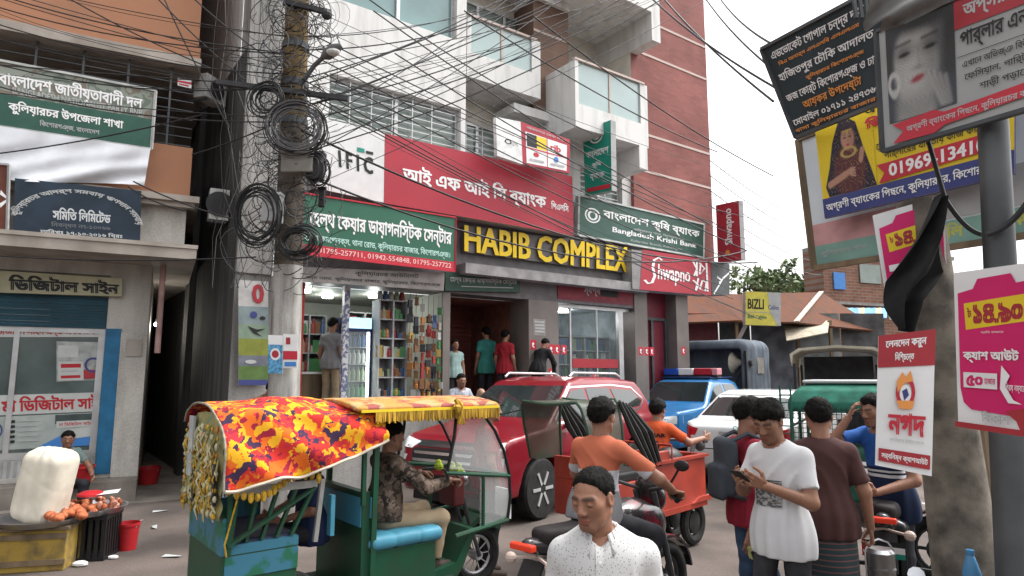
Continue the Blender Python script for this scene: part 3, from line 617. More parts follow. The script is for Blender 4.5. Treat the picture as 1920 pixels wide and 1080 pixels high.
for k, (s, n, cs, lab) in enumerate(((-1.72, 9, [5, 6, 1], 'brown and orange packet strip beside the cubby shelf'), (-1.6, 10, [8, 5], 'dark brown packet strip, second right of the cubby shelf'), (-1.47, 11, [0, 6, 4], 'red and white packet strip in the middle of the shop front'), (-1.34, 12, [0, 0, 6], 'mostly red packet strip at the shop front'), (-1.23, 12, [4, 3, 0], 'white, blue and red packet strip near the shop corner'), (-1.12, 11, [2, 1, 4], 'green and yellow packet strip at the shop corner post'))):
    strip(s, -.02, 3.35, n, cs, lab)
for i in range(26): good(random.choice(['packet', 'carton', 'jar']), random.choice([6, 1, 0, 5, 8, 4]), random.uniform(.7, 1.0), AL(-1.72 + .026 * i, -.08 - .05 * (i % 2), 1.13 + .16 * (i % 4)), A.yaw + random.uniform(-1, 1), 'small packaged good heaped below the hanging strips', 'goods heaped at the shop front')
# shop posts
for s, mt, lb in ((-3.72, M('red_post_paint', (.35, .03, .025), .5), 'red painted post at the left edge of the corner shop'), (-2.93, M('checked_post_paint', (.12, .13, .22), .4, col2=(.5, .5, .52), scale=16, lo=.48, hi=.52), 'blue and white patterned post left of the refrigerator')):
    m = MB(); m.box(-.05, -.05, 0, .05, .05, 2.27); m.box(-.07, -.07, 0, .07, .07, .08); tag(m.build('shop_post', mt, loc=AL(s, 0.06, 1.125), rotz=A.yaw), lb, 'post')
# market goods
shelf('shelf_unit', 'dark gondola shelf of goods behind the supermarket door', 2.0, 4.05, .72, 1.1, 1.125, 2.75, 5, 5, shelf_w)
for i in range(15):
    for j in range(5): good(random.choice(['bottle', 'carton', 'jar']), random.choice([3, 4, 8, 3, 7, 2]), 1.7, AL(2.07 + .13 * i, .85, 1.14 + .325 * j), A.yaw, 'packaged good on the supermarket shelf', 'goods behind the supermarket door')

# ================================================================== left building
lb = thing('shop_building', 'old orange and white shop building with a blue shuttered print shop', 'building', B.p, B.yaw)
def lp(name, mb, mats, **k): return mb.build(name, mats, lb, **k)
OLDW = M('old_white_plaster', (.5, .48, .44), .85, scale=1.6, col2=(.28, .26, .235), lo=.4, hi=.75, stretch=(2, 2, .6), bump=.2)
LEDGE = M('ledge_plaster', (.4, .36, .32), .85, scale=2, col2=(.25, .22, .19), lo=.4, hi=.7)
SHUT = M('blue_shutter', (.012, .06, .09), .5, var=.2, scale=2)
mb = MB(); wall_holes(mb, -8, .12, .3, 3.7, 0, .3, [(-4.6, -.45, .36, 3.42)]); mb.quad((.12, 0, .3), (.12, 9, .3), (.12, 9, 3.7), (.12, 0, 3.7)); lp('ground_floor_wall', mb, OLDW)
mb = MB(); mb.box(-8, -.5, 0, .13, 9, .3); lp('plinth', mb, PAVE)
mb = MB(); mb.box(-8, -1.0, 3.62, .72, 9, 3.78); mb.box(-8, -1.02, 3.78, .735, -.9, 3.84); lp('ledge', mb, LEDGE)
mb = MB(); mb.box(-8, -.6, 3.84, .55, 9, 4.56); lp('white_band', mb, OLDW)
mb = MB(); mb.box(-8, -.8, 4.56, .72, 9, 4.66); mb.box(-8, -.74, 4.48, .66, -.58, 4.56); lp('cornice', mb, LEDGE)
mb = MB(); mb.box(-8, -.6, 4.66, .58, -.45, 5.5); mb.box(.43, -.45, 4.66, .58, 9, 5.5); lp('parapet', mb, ORANGE)
mb = MB(); mb.box(-8, 1.3, 4.66, .3, 1.4, 7.4); mb.box(-.75, .6, 4.66, -.15, .7, 7.2); lp('verandah_wall', mb, M('verandah_grey', (.2, .19, .175), .85, var=.25, scale=2))
mb = MB(); mb.box(-1.35, .55, 4.66, -.95, .6, 6.9); lp('door', mb, M('door_maroon', (.11, .02, .02), .6))
mb = MB(); mb.box(-8, -.65, 7.0, .6, 9, 7.22); mb.box(-8, -.62, 7.22, .57, 9, 12); lp('upper_wall', mb, [ORANGE])
mb = MB(); mb.box(-8, -.7, 6.84, .62, 9, 6.998); lp('slab', mb, LEDGE)
mb = MB()
for k in range(9): z = 5.55 + k * .15; mb.bar((-8, -.5, z), (.55, -.5, z), .014)
for k in range(14): x = -7.6 + k * .6; mb.bar((x, -.5, 5.5), (x, -.5, 6.84), .03)
lp('verandah_grille', mb, STEEL)
# shop front
sg = MB()
for k in range(11): sg.box(-4.6, .03 + .012 * (k % 2), 2.58 + k * .045, -.25, .07, 2.622 + k * .045)
lp('rolled_shutter', sg, SHUT)
mb = MB(); mb.box(-.45, -.03, .36, -.24, .02, 2.58); lp('blue_jamb', mb, M('blue_jamb_paint', (.02, .13, .26), .5))
mb = MB(); mb.box(-.242, -.04, .3, .125, .2, 2.52); lp('pier', mb, OLDW)
mb = MB(); mb.box(-.15, -.06, 2.15, .06, -.042, 2.42); lp('meter_box', mb, LEDGE)
f = MB(); f.box(-4.6, .06, .62, -.46, .1, .72); f.box(-4.6, .06, 2.5, -.46, .1, 2.58); f.box(-.55, .06, .72, -.46, .1, 2.5); f.box(-1.62, .055, .72, -1.55, .11, 2.5); f.box(-3.0, .055, .72, -2.93, .11, 2.5); wn = lp('shop_window', f, ALU)
m = MB(); m.quad((-4.6, .085, .72), (-.5, .085, .72), (-.5, .085, 2.5), (-4.6, .085, 2.5)); m.build('pane', M('shop_window_dark', (.1, .13, .125), .06, var=.3, scale=1.2, spec=.9), wn)
m = MB(); m.box(-4.6, .07, .3, -.46, .12, .62); m.build('ribbed_base', M('ribbed_white', (.45, .45, .44), .5), wn)
rb = MB()
for k in range(50): rb.box(-4.58 + k * .082, .055, .32, -4.545 + k * .082, .069, .6)
rb.build('ribs', M('rib_grey', (.3, .3, .3), .5), wn)
# drain pipe, alley end
mb = MB(); mb.tube([(.28, -.3, 3.6), (.28, -.3, 2.2)], .045, 10); tag(mb.build('drain_pipe', M('pipe_pink', (.35, .22, .2), .6), loc=B.p, rotz=B.yaw), 'faded pink drain pipe hanging under the left ledge', 'pipe')
# alley: far end and the bulb
ae = thing('alley_building', 'dim pale wall closing the far end of the alley', 'building', (-11.5, 19.8, 0)); m = MB(); m.box(-2.5, 0, 0, 3.2, .3, 6); m.build('wall', OLDW, ae); m = MB(); m.box(-.4, -.05, 0, .3, -.002, 2.0); m.build('door', DARK, ae)
P_ = at(293, 608, 12.5)
bl = thing('light_bulb', 'bare lit bulb hanging in the dark alley', 'lamp', P_); m = MB(); m.ball((0, 0, 0), .04); m.build('bulb', BULB, bl); m = MB(); m.tube([(0, 0, .03), (0, 0, .1)], .018); m.tube([(0, 0, .1), (-.05, 0, .9)], .004, 4); m.build('socket', BLACK, bl)
q = bpy.data.lights.new('alley_bulb_light', 'POINT'); q.energy = 5; q.shadow_soft_size = .05; q.color = (1, .95, .85); qo = bpy.data.objects.new('alley_bulb_light', q); COL.objects.link(qo); qo.parent = bl; qo.location = (0, -.1, -.05)
# AC units by the alley
def ac(px, py, Y, w_, h_, rot, lab):
    p = at(px, py, Y); r = thing('air_conditioner', lab, 'air conditioner', p, rot); m = MB(); m.box(-w_ / 2, -.13, 0, w_ / 2, .13, h_); m.build('casing', M('ac_white', (.55, .55, .53), .5), r, bevel=.01)
    m = MB(); m.lathe([(.0, .0), (h_ * .38, .0), (h_ * .4, .02)], (0, -.135, h_ / 2), 20, 'y'); m.build('fan_grille', DARK, r)
    m = MB(); m.bar((-w_ / 2 + .05, -.12, -.03), (-w_ / 2 + .05, .5, -.03), .03); m.bar((w_ / 2 - .05, -.12, -.03), (w_ / 2 - .05, .5, -.03), .03); m.build('bracket', STEEL, r)
ac(393, 192, 10.9, .5, .42, R(75), 'white air conditioner on a ledge above the alley')
ac(408, 415, 10.6, .3, .52, R(30), 'narrow white outdoor unit mounted beside the grey column')

# ================================================================== far right background
def bp(px, py, Y): return at(px, py, Y)
sh = thing('tin_roof_shed', 'row of low market sheds under rusty hipped tin roofs', 'shed', gnd(1460, 790))
ox = np.array(sh.location)
def rel(p): return tuple(np.array(p) - ox)
m = MB(); Yr = 24
def rp(px, py, Y): return rel(at(px, py, Y))
m.add([rp(1268, 605, 22), rp(1392, 600, 22), rp(1392, 552, 25), rp(1330, 549, 25), rp(1270, 556, 25)], [(0, 1, 2, 3, 4)]); m.add([rp(1380, 602, 22.0), rp(1493, 604, 21.5), rp(1540, 548, 25), rp(1392, 550, 25)], [(0, 1, 2, 3)]); m.add([rp(1493, 604, 21.5), rp(1660, 622, 23), rp(1540, 548, 25)], [(0, 1, 2)])
ro = m.build('roof', TIN, sh, fix=False); sol = ro.modifiers.new('thick', 'SOLIDIFY'); sol.thickness = .06
m = MB(); m.bar(rp(1493, 603, 21.4), rp(1540, 547, 24.9), .16, .05); m.build('ridge_cap', M('ridge_pale', (.5, .42, .35), .7), sh)
m = MB()
for k, (a, b) in enumerate(((1275, 1350), (1352, 1410), (1412, 1500), (1502, 1580), (1582, 1665))):
    p, q2 = at(a, 704, 22.8), at(b, 704, 22.8); m.mat(k % 5); m.quad(rel((p[0], p[1], 0)), rel((q2[0], q2[1], 0)), rel((q2[0], q2[1], 4.0)), rel((p[0], p[1], 4.0)))
m.build('shop_front', [M('front_maroon', (.12, .03, .04), .6), M('front_dark', (.05, .055, .06), .7), M('front_grey', (.1, .11, .13), .6, var=.4, scale=2), M('front_shutter', (.16, .18, .18), .5, var=.3, scale=3), M('front_dim', (.07, .07, .07), .7, var=.4, scale=2)], sh)
m = MB()
for a, b, z0, z1 in ((1500, 1560, 600, 640),):
    m.add([rp(1470, 610, 22.4), rp(1555, 602, 22.4), rp(1552, 625, 21.0), rp(1475, 640, 21.2)], [(0, 1, 2, 3)])
aw = m.build('awning', M('awning_cream', (.4, .36, .28), .8), sh, fix=False); aw.modifiers.new('thick', 'SOLIDIFY').thickness = .03
for k, (px, h0) in enumerate(((1385, 605), (1500, 606), (1562, 612))):
    p = at(px, 704, 22.2); m = MB(); m.bar(rel((p[0], p[1], 0)), rel((p[0], p[1], 3.7)), .1); m.build('post', WOOD, sh)
tp = thing('tarpaulin', 'blue and yellow striped tarpaulin awning below the brick house', 'tarpaulin', at(1620, 600, 27))
mm = MB(); o2 = np.array(tp.location)
nS = 9
for i in range(nS):
    mm.mat(i % 3)
    a, b = 1568 + 95 * i / nS, 1568 + 95 * (i + 1) / nS
    mm.quad(*[tuple(at(x, y, Y) - o2) for x, y, Y in ((a, 579, 28), (b, 578, 28), (b, 597, 26.5), (a, 597, 26.5))])
t_ = mm.build('sheet', [PBLUE, M('tarp_cream', (.5, .45, .2), .6), M('tarp_blue', (.1, .3, .55), .6)], tp, fix=False); t_.modifiers.new('thick', 'SOLIDIFY').thickness = .03
bh = thing('brick_house', 'bare brick upper storey with a small blue window behind the sheds', 'house', gnd(1600, 745)); o2 = np.array(bh.location); fb = Frame(at(1556, 704, 31)[:2], 22)
BR2 = M_brick('bare_brick', (.22, .1, .065), (.17, .075, .05), (.2, .16, .13), .5, .15, .02)
m = MB(); q0 = fb.w(0, 0, 0); m.box(0, 0, 0, 9, 1.2, 7.9)
wl_ = m.build('wall', BR2, bh, loc=q0 - o2, rotz=fb.yaw)
s0, z0 = fb.uv(1563, 542); s1, z1 = fb.uv(1582, 512); m = MB(); m.box(s0, -.06, z0, s1, -.01, z1); wdw = m.build('window', PBLUE, bh, loc=q0 - o2, rotz=fb.yaw)
s0, z0 = fb.uv(1612, 530); s1, z1 = fb.uv(1648, 498); m = MB(); m.box(s0, -.06, z0, s1, -.01, z1); m.build('window', GLASSG, bh, loc=q0 - o2, rotz=fb.yaw)
m = MB(); m.box(0, -.15, 7.9, 9.2, 1.2, 8.1); m.build('roof', M('slab_grey', (.25, .24, .23), .8), bh, loc=q0 - o2, rotz=fb.yaw)
s0, z0 = fb.uv(1540, 565); m = MB(); m.box(0, -.25, z0 - .12, 9, -.01, z0); m.build('ledge', M('slab_grey', (.25, .24, .23), .8), bh, loc=q0 - o2, rotz=fb.yaw)

LEAF = M('leaf_green', (.1, .15, .06), .6, var=.5, scale=.8); LEAF2 = M('leaf_pale', (.2, .25, .13), .6, var=.4, scale=.8)
def tree(px, py, Y, h, rx, rz, lab, seed, n=2600):
    r = np.random.RandomState(seed); b = at(px, 704, Y); t = thing('tree', lab, 'tree', (b[0], b[1], 0)); cz = at(px, py, Y)[2]
    m = MB(); m.tube([(0, 0, 0), (.1, 0, cz * .4), (-.1, 0, cz * .8), (0, 0, cz)], [.25, .2, .14, .08], 8)
    for k in range(7):
        a = r.uniform(0, 6.28); m.tube([(0, 0, cz * .6), (math.cos(a) * rx * .4, math.sin(a) * rx * .4, cz * .85), (math.cos(a) * rx * .8, math.sin(a) * rx * .8, cz + r.uniform(-.3, .6) * rz)], [.1, .06, .02], 5)
    m.build('trunk', WOOD, t)
    cl = [(r.normal(0, .45) * rx, r.normal(0, .45) * rx, r.uniform(-.7, .9) * rz, r.uniform(.2, .4) * rx) for _ in range(26)]; V = []; F = []; mi = []
    for k in range(n):
        c = cl[r.randint(len(cl))]; d = r.normal(size=3); d /= np.linalg.norm(d); p = np.array(c[:3]) + d * c[3] * r.uniform(.5, 1.05) * np.array([1, 1, .75]); p[2] += cz
        e1 = r.normal(size=3); e1 /= np.linalg.norm(e1); e2 = np.cross(e1, r.normal(size=3)); e2 /= np.linalg.norm(e2); s = r.uniform(.12, .26)
        bI = len(V); V += [p - e1 * s, p + e2 * s * .5, p + e1 * s, p - e2 * s * .5]; F.append((bI, bI + 1, bI + 2, bI + 3)); mi.append(int(r.rand() < .4))
    mesh_obj('crown', V, F, [LEAF, LEAF2], t, mi)
tree(1452, 528, 40, 9, 2.0, 1.1, 'leafy green tree rising behind the yellow advertising sign', 3, 1150)
tree(1500, 545, 44, 9, 1.7, .9, 'lower thin tree behind the rusty roofs, left of the brick house', 5, 700)
# ================================================================== shop signs of the commercial building
def Q(fr, off, *pts): return [fr.pt(x, y, off) for x, y in pts]
def A3(*a): return [at(*p) for p in a]
SG = M('sign_edge', (.35, .35, .35), .5, var=.1)
b = Board('sign_board', 'white panel of the long bank sign with black letters behind the pole', 'sign', Q(A, .34, (575, 214), (721.5, 249), (719.5, 380), (590, 352)), M('sign_pale_grey', (.68, .68, .68), .5, var=.06), .33, SG)
b.text('I F I C', .36, .40, .84, .64, PBLK, .045); b.rect(.62, .30, .72, .36, PTEAL).rect(.74, .32, .84, .36, PBLK); b.done()
SR = M('sign_red', (.4, .035, .055), .45, var=.07, scale=.8)
b = Board('sign_board', 'large red bank sign with white Bengali lettering above the yellow letters', 'sign', Q(A, .345, (722, 250), (1073, 331), (1076, 442), (720, 381)), SR, .33, SG)
b.text('আই এফ আই সি ব্যাংক', .08, .37, .83, .70, PLW, .03); b.text('পিএলসি', .86, .48, .97, .62, PLW, .02); b.done()
b = Board('sign_board', 'green diagnostic centre sign with a red strip and white Bengali text beside the pole', 'sign', Q(A, .52, (563, 361), (855, 408), (853, 509), (563, 476)), M('sign_green', (.035, .135, .085), .5, var=.12, scale=1), .06, PRED, .025, PRED)
b.rect(.0, .83, 1, 1, PRED); b.text('হেল্থ কেয়ার ডায়াগনস্টিক সেন্টার', .05, .2, .97, .6, PLW, .03); b.text('হাবিব কমপ্লেক্স, থানা রোড, কুলিয়ারচর বাজার, কিশোরগঞ্জ।', .02, .63, .96, .8, M('lettering_pale_cyan', (.5, .75, .68), .5, var=0), .015); b.text('01795-257711, 01942-554848, 01795-257722', .1, .86, .97, .96, M('lettering_pink', (.8, .5, .48), .5, var=0), .01); b.done()
b = Board('sign_board', 'dull grey shop sign with dark text directly under the green sign', 'sign', Q(A, .36, (561, 500), (834, 512), (832, 545), (561, 527)), M('sign_dull', (.27, .25, .24), .6, var=.15), .05)
b.text('কুলিয়ারচর আউটলেট', .35, .08, .8, .45, PBLK, .01).text('থানা রোড, কুলিয়ারচর বাজার, কুলিয়ারচর, কিশোরগঞ্জ', .04, .55, .97, .85, PBLK, .005); b.done()
b = Board('sign_board', 'small dark green sign with faint lettering over the entrance', 'sign', Q(A, .1, (835, 510), (975, 519), (975, 548), (835, 545)), M('sign_dark_green', (.025, .06, .045), .5), .04)
b.text('হেল্থ কেয়ার ডায়াগনস্টিক সেন্টার', .06, .15, .95, .6, PGREY, .01); b.rect(.2, .72, .9, .76, PGREY); b.done()
# yellow raised letters on the fascia
fp = Board('letter_sign', 'raised yellow capital letters on the grey fascia above the entrance', 'sign', Q(A, .12, (868, 422), (1174, 464), (1174, 512), (868, 472)), M('fascia_back', (.12, .11, .115), .5, var=.1), .06)
LY = M('letter_yellow', (.72, .5, .02), .4, var=.05); LYE = M('letter_edge', (.14, .10, .015), .6, var=0)
P_, T_ = text_tris('HABIB COMPLEX', .03)
Vf = [fp.p(u, 1 - v, 0) + fp.n * .05 for u, v in P_]; Vb = [fp.p(u, 1 - v, 0) for u, v in P_]; n_ = len(Vf)
ed = {}
for t in T_:
    for i in range(3): k = (int(t[i]), int(t[(i + 1) % 3])); ed[k] = 1
side = [(a, c, c + n_, a + n_) for a, c in ed if (c, a) not in ed]
mesh_obj('lettering', Vf + Vb, [tuple(t) for t in T_] + side, [LY, LYE], fp.root, [0] * len(T_) + [1] * len(side)); fp.done()
b = Board('sign_board', 'wide green bank sign with white Bengali and English text and a round emblem', 'sign', Q(A, .15, (1086, 366), (1320, 421), (1319, 483), (1084, 441)), M('sign_slate_green', (.045, .105, .085), .5, var=.1), .13, SG, .04, M('sign_frame_pale', (.5, .52, .5), .5))
b.text('বাংলাদেশ কৃষি ব্যাংক', .17, .16, .96, .5, PLW, .02).text('কুলিয়ারচর শাখা, কিশোরগঞ্জ', .4, .53, .82, .62, PGREY, .01).text('Bangladesh Krishi Bank', .24, .62, .93, .8, PLW, .02).text('Kuliarchar Branch, Kishoreganj', .38, .85, .8, .93, PGREY, .01)
b.ell(.095, .44, .055, .19, PLW).ring(.095, .44, .045, .155, .22, PBK).ell(.095, .44, .02, .08, PBK); b.done()
b = Board('sign_board', 'green projecting bank sign with a round emblem above the wide green sign', 'sign', A3((1093, 243, 14.4), (1145, 225, 13.75), (1147, 357, 13.75), (1097, 367, 14.4)), M('sign_bright_green', (.015, .24, .17), .5, var=.08), .16, SG)
b.ell(.48, .16, .25, .11, PLW).ring(.48, .16, .2, .088, .3, PTEAL).text('বাংলাদেশ', .1, .36, .92, .46, PLW, .02).text('কৃষি', .3, .53, .65, .63, PLW, .02).text('ব্যাংক', .22, .7, .75, .81, PLW, .02).rect(.08, .9, .95, .96, PRED); b.done()
b = Board('sign_board', 'red supermarket sign with white script at the corner over the grey columns', 'sign', Q(A, .37, (1205, 468), (1332, 488), (1334, 554), (1200, 543)), SR, .35, SG)
SWS = [(0.0, .75), (.04, .83), (.09, .8), (.12, .62), (.09, .42), (.10, .22), (.16, .14), (.20, .2)]
def stroke(b, pts, t, mat):
    P = []; T = []
    for i, (u, v) in enumerate(pts):
        a = np.array(pts[max(i - 1, 0)]); c = np.array(pts[min(i + 1, len(pts) - 1)]); d = c - a; d /= np.linalg.norm(d) + 1e-9; P += [(u - d[1] * t, v + d[0] * t), (u + d[1] * t, v - d[0] * t)]
    for i in range(len(pts) - 1): T.append((2 * i, 2 * i + 1, 2 * i + 3, 2 * i + 2))
    b._put(b.t, mat, P, T)
stroke(b, [(u * 1.1 + .05, v) for u, v in SWS], .018, PLW); b.text('hwapno', .22, .3, .68, .82, PLW, .02)
stroke(b, [(.72, .1), (.78, .3), (.74, .5)], .014, PLW); stroke(b, [(.78, .1), (.78, .5)], .014, PLW); stroke(b, [(.82, .12), (.9, .26), (.82, .45), (.84, .12)], .014, PLW); stroke(b, [(.93, .1), (.94, .9)], .014, PLW)
stroke(b, [(.72, .62), (.8, .75), (.76, .9)], .014, PLW); stroke(b, [(.76, .88), (.8, .55)], .014, PLW); stroke(b, [(.86, .6), (.82, .85), (.9, .9), (.92, .65), (.86, .6)], .014, PLW); b.done()
b = Board('sign_board', 'dark grey panel with a thin white sketch beside the red corner sign', 'sign', Q(A, .36, (1333, 489), (1368, 495), (1368, 553), (1335, 554)), M('panel_charcoal', (.09, .095, .1), .6), .3)
stroke(b, [(.1, .95), (.4, .7), (.6, .5), (.95, .3)], .03, PLW); stroke(b, [(.3, .45), (.55, .55), (.4, .62)], .03, PLW); b.done()
mb = MB(); q = [A.uv(x, y, .36) for x, y in ((1184, 466), (1205, 468), (1200, 543), (1183, 543))]; mb.box(q[0][0], -.36, q[2][1], q[1][0] - .02, -.03, q[0][1] - .02); part('corner_box', mb, M('box_grey', (.25, .24, .24), .6))
b = Board('sign_board', 'tall red projecting supermarket sign outside the brick corner', 'sign', A3((1342, 385, 17.0), (1385, 376, 16.2), (1390, 487, 16.2), (1346, 493, 17.0)), SR, .14, SG)
P_, T_ = text_tris('Shwapno', .03); b._put(b.t, PLW, np.stack([.35 + .42 * (1 - P_[:, 1]), .72 - .62 * P_[:, 0]], 1), T_); b.ell(.45, .85, .1, .05, PORG, 8); b.done()
b = Board('sign_board', 'white upright panel with a small black logo beside the red upper sign', 'sign', Q(A, .8, (930, 219), (976, 228), (980, 308), (932, 292)), M('sign_white_grey', (.74, .75, .75), .5), .1)
b.ring(.45, .56, .14, .06, .35, PBLK, n=14).text('পে', .62, .52, .85, .62, PGREY, .02); b.done()
b = Board('sign_board', 'red upper sign with four small picture tiles beside the green projecting sign', 'sign', Q(A, .8, (976.5, 228), (1069, 262), (1068, 325), (980, 308)), SR, .1, SG)
b.rect(.08, .2, .93, .95, PW).rect(.1, .22, .3, .54, PBLK).rect(.3, .22, .5, .54, PYEL).rect(.505, .2, .52, .95, PRED).rect(.08, .56, .93, .59, PRED).text('rib', .58, .3, .8, .48, PRED, .03).ell(.28, .7, .06, .06, PRED, 8).ell(.7, .7, .05, .08, PBLUE, 8).rect(.14, .82, .44, .87, PGREY).rect(.58, .82, .88, .87, PGREY).text('আমাদের সেবা সমূহ', .1, .06, .9, .14, PGREY, .01); b.done()
b = Board('banner', 'poster with a big red zero and jumping figures at the alley corner', 'poster', Q(A, .16, (447, 525), (503, 528), (503, 722), (447, 722)), M('poster_white', (.45, .44, .43), .6), .01)
b.rect(0, .25, 1, .42, M('poster_blue_grey', (.2, .25, .26), .6)).rect(0, .42, 1, .56, M('poster_green_grey', (.2, .27, .2), .6)).rect(0, .56, 1, .72, M('poster_olive', (.2, .22, .04), .6)).rect(0, .72, 1, .82, M('poster_slate', (.14, .15, .18), .6)).rect(0, .82, 1, .95, M('poster_leaf', (.1, .17, .05), .6)).rect(0, .95, 1, 1, PNAVY)
b.text('0', .45, .03, .85, .22, PRED2, .035).ell(.5, .33, .12, .035, PNAVY, 10).ell(.8, .36, .1, .02, PBLK, 8).poly([(.3, .44), (.6, .47), (.9, .46), (.6, .5), (.8, .54), (.5, .51)], PBLK).ell(.4, .78, .2, .02, PGREY, 8); b.done()
b = Board('sign_board', 'red head sign with faint white marks above the supermarket door', 'sign', Q(A, .04, (1046, 527), (1184, 541), (1184, 567), (1046, 556)), M('sign_maroon', (.2, .02, .035), .5), .005)
b.text('স্বপ্ন', .33, .15, .55, .8, PGREY, .02).rect(.56, .2, .8, .75, BLACK); b.done()
# ================================================================== signs of the left building
b = Board('sign_board', 'long weathered party sign with white Bengali text above the white cloth', 'sign', Q(B, .78, (-70, 100), (292, 170), (284, 280), (-70, 227)), M_ramp('sign_weathered', [(0, (.12, .15, .12)), (.42, (.22, .25, .21)), (.52, (.17, .14, .11)), (.6, (.24, .27, .23))], 3, .7, 1), .05, SG, .035, M('frame_pale', (.45, .46, .45), .6))
b.rect(0, .5, 1, 1, PBK); b.text('বাংলাদেশ জাতীয়তাবাদী দল', .17, .12, .93, .4, PLW, .03).text('BANGLADESH NATIONALIST PARTY BNP', .24, .37, .93, .47, PGREY, .02).text('কুলিয়ারচর উপজেলা শাখা', .22, .57, .83, .78, PLW, .03).text('কিশোরগঞ্জ, বাংলাদেশ', .38, .8, .7, .92, PGREY, .02); b.done()
cl = thing('cloth_banner', 'crumpled white cloth hanging below the weathered party sign', 'cloth', B.pt(120, 330, .86))
V = []; F = []; nu, nv = 48, 14; o_ = np.array(cl.location)
for j in range(nv + 1):
    for i in range(nu + 1):
        u, v = i / nu, j / nv; xt = -70 + 352 * u; yt = 226 + 53 * u; xb = -70 + 338 * u + 6 * math.sin(9 * u); yb = 318 + 40 * u + 10 * math.sin(3.5 * u + 1)
        p = B.pt(xt + (xb - xt) * v, yt + (yb - yt) * v, .86 + .05 * math.sin(5 * v + 7 * u) * v + .03 * math.sin(23 * u + 6 * v) + .035 * math.sin(14 * (u + v)) * v); V.append(p - o_)
for j in range(nv):
    for i in range(nu): a = j * (nu + 1) + i; F.append((a, a + 1, a + nu + 2, a + nu + 1))
c_ = mesh_obj('sheet', V, F, M('cloth_white', (.68, .7, .74), .85, var=.06, scale=4), cl, smooth=True)
b = Board('sign_board', 'dark navy cooperative society sign with an arch of white lettering standing on the ledge', 'sign', Q(B, .93, (28, 334), (265, 358), (262, 473), (24, 461)), M('sign_navy', (.02, .035, .055), .5, var=.25, scale=2), .05, BLACK)
b.text('কুলিয়ারচর আদর্শ সমবায় ঋণদান সমবায়', 0, 0, 1, 1, PGREY, .03, fn=arc_fn(.5, .62, .45, .46, .12, math.pi - .12, .22)); LG = M('lettering_grey', (.55, .57, .58), .5, var=0)
b.text('সমিতি লিমিটেড', .29, .38, .75, .57, LG, .03).text('নিবন্ধন নং-১০০৬৬', .28, .6, .75, .7, M('lettering_dim', (.13, .14, .15), .5, var=0), .02).text('তারিখঃ ১৭-১০-২০১৬ খ্রিঃ', .2, .72, .85, .81, LG, .015).text('থানারোড, কুলিয়ারচর, কিশোরগঞ্জ।', .12, .84, .93, .95, LG, .02); b.done()
b = Board('sign_board', 'brown sign cut off by the left edge beside the navy sign', 'sign', Q(B, .97, (-60, 302), (17, 309), (13, 457), (-60, 451)), M('sign_brown', (.13, .04, .025), .6), .05, SG, .03, SG)
stroke(b, [(.8, .36), (1, .44), (.8, .53)], .03, PLW); b.done()
b = Board('sign_board', 'cream name board with bold black Bengali lettering over the blue shutter', 'sign', Q(B, .1, (-70, 503), (229, 522), (229, 556), (-70, 546)), M('sign_cream', (.42, .4, .27), .6, var=.1), .06)
b.text('ডিজিটাল সাইন', .27, .14, .98, .92, PBLK, .05); b.done()
ow = -.075
PR_ = M('sticker_red', (.42, .02, .03), .5, var=0); SW = M('sticker_white', (.5, .52, .5), .5, var=.06)
b = Board('window_sticker', 'row of red lettering along the top of the print shop window', 'sticker', Q(B, ow, (-30, 610), (206, 612), (206, 632), (-30, 632)), SW, .004); b.text('মা ডিজিটাল সাইন এন্ড অফসেট প্রেস', .0, .05, 1, .95, PR_, .03); b.done()
b = Board('window_sticker', 'white band with red lettering across the lower print shop window', 'sticker', Q(B, ow, (-30, 742), (206, 735), (206, 770), (-30, 780)), SW, .004); b.text('মা ডিজিটাল সাইন', .13, .08, .98, .9, PR_, .035); b.done()
b = Board('window_sticker', 'pasted white notices on the upper right print shop pane', 'sticker', Q(B, ow, (106, 640), (206, 642), (206, 712), (106, 716)), M('sticker_pale', (.35, .37, .36), .5, var=.3, scale=6), .004)
b.rect(.03, .1, .4, .4, SW).rect(.03, .5, .5, .98, SW).rect(.08, .56, .45, .66, PR_).rect(.08, .72, .4, .77, PGREY).rect(.08, .85, .44, .92, PR_).rect(.5, .72, .85, .95, PRED2).ring(.68, .6, .16, .2, .25, PNAVY).poly([(.7, .6), (.95, .9), (.88, .95)], PBLK); b.done()
b = Board('window_sticker', 'lower window graphic with a blue sweep, list of lines and a red label', 'sticker', Q(B, ow, (-30, 783), (206, 772), (202, 833), (-30, 846)), M('sticker_grey', (.36, .4, .38), .5, var=.1), .004)
b.poly([(.4, 1), (.62, .62), (.8, .45), (1, .5), (1, 1)], PBLUE).rect(.55, .02, 1, .3, M('sticker_dark', (.06, .08, .08), .4)).rect(.56, .22, .88, .42, SW).text('মা ডিজিটাল সাইন', .58, .25, .86, .38, PR_, .02).poly([(.62, .5), (.9, .4), (.92, .7), (.66, .78)], SW).ring(.08, .4, .06, .25, .2, PNAVY)
for k in range(5): b.rect(.2, .12 + .15 * k, .235, .2 + .15 * k, PBLK).rect(.26, .14 + .15 * k, .42, .17 + .15 * k, PGREY)
b.done()
b = Board('notice', 'torn red and white notice on the verandah grille of the left building', 'notice', Q(B, .56, (333, 146), (359, 150), (359, 166), (333, 160)), PW, .01); b.rect(0, .3, 1, .55, PRED).rect(.1, .7, .8, .85, PRED); b.done()

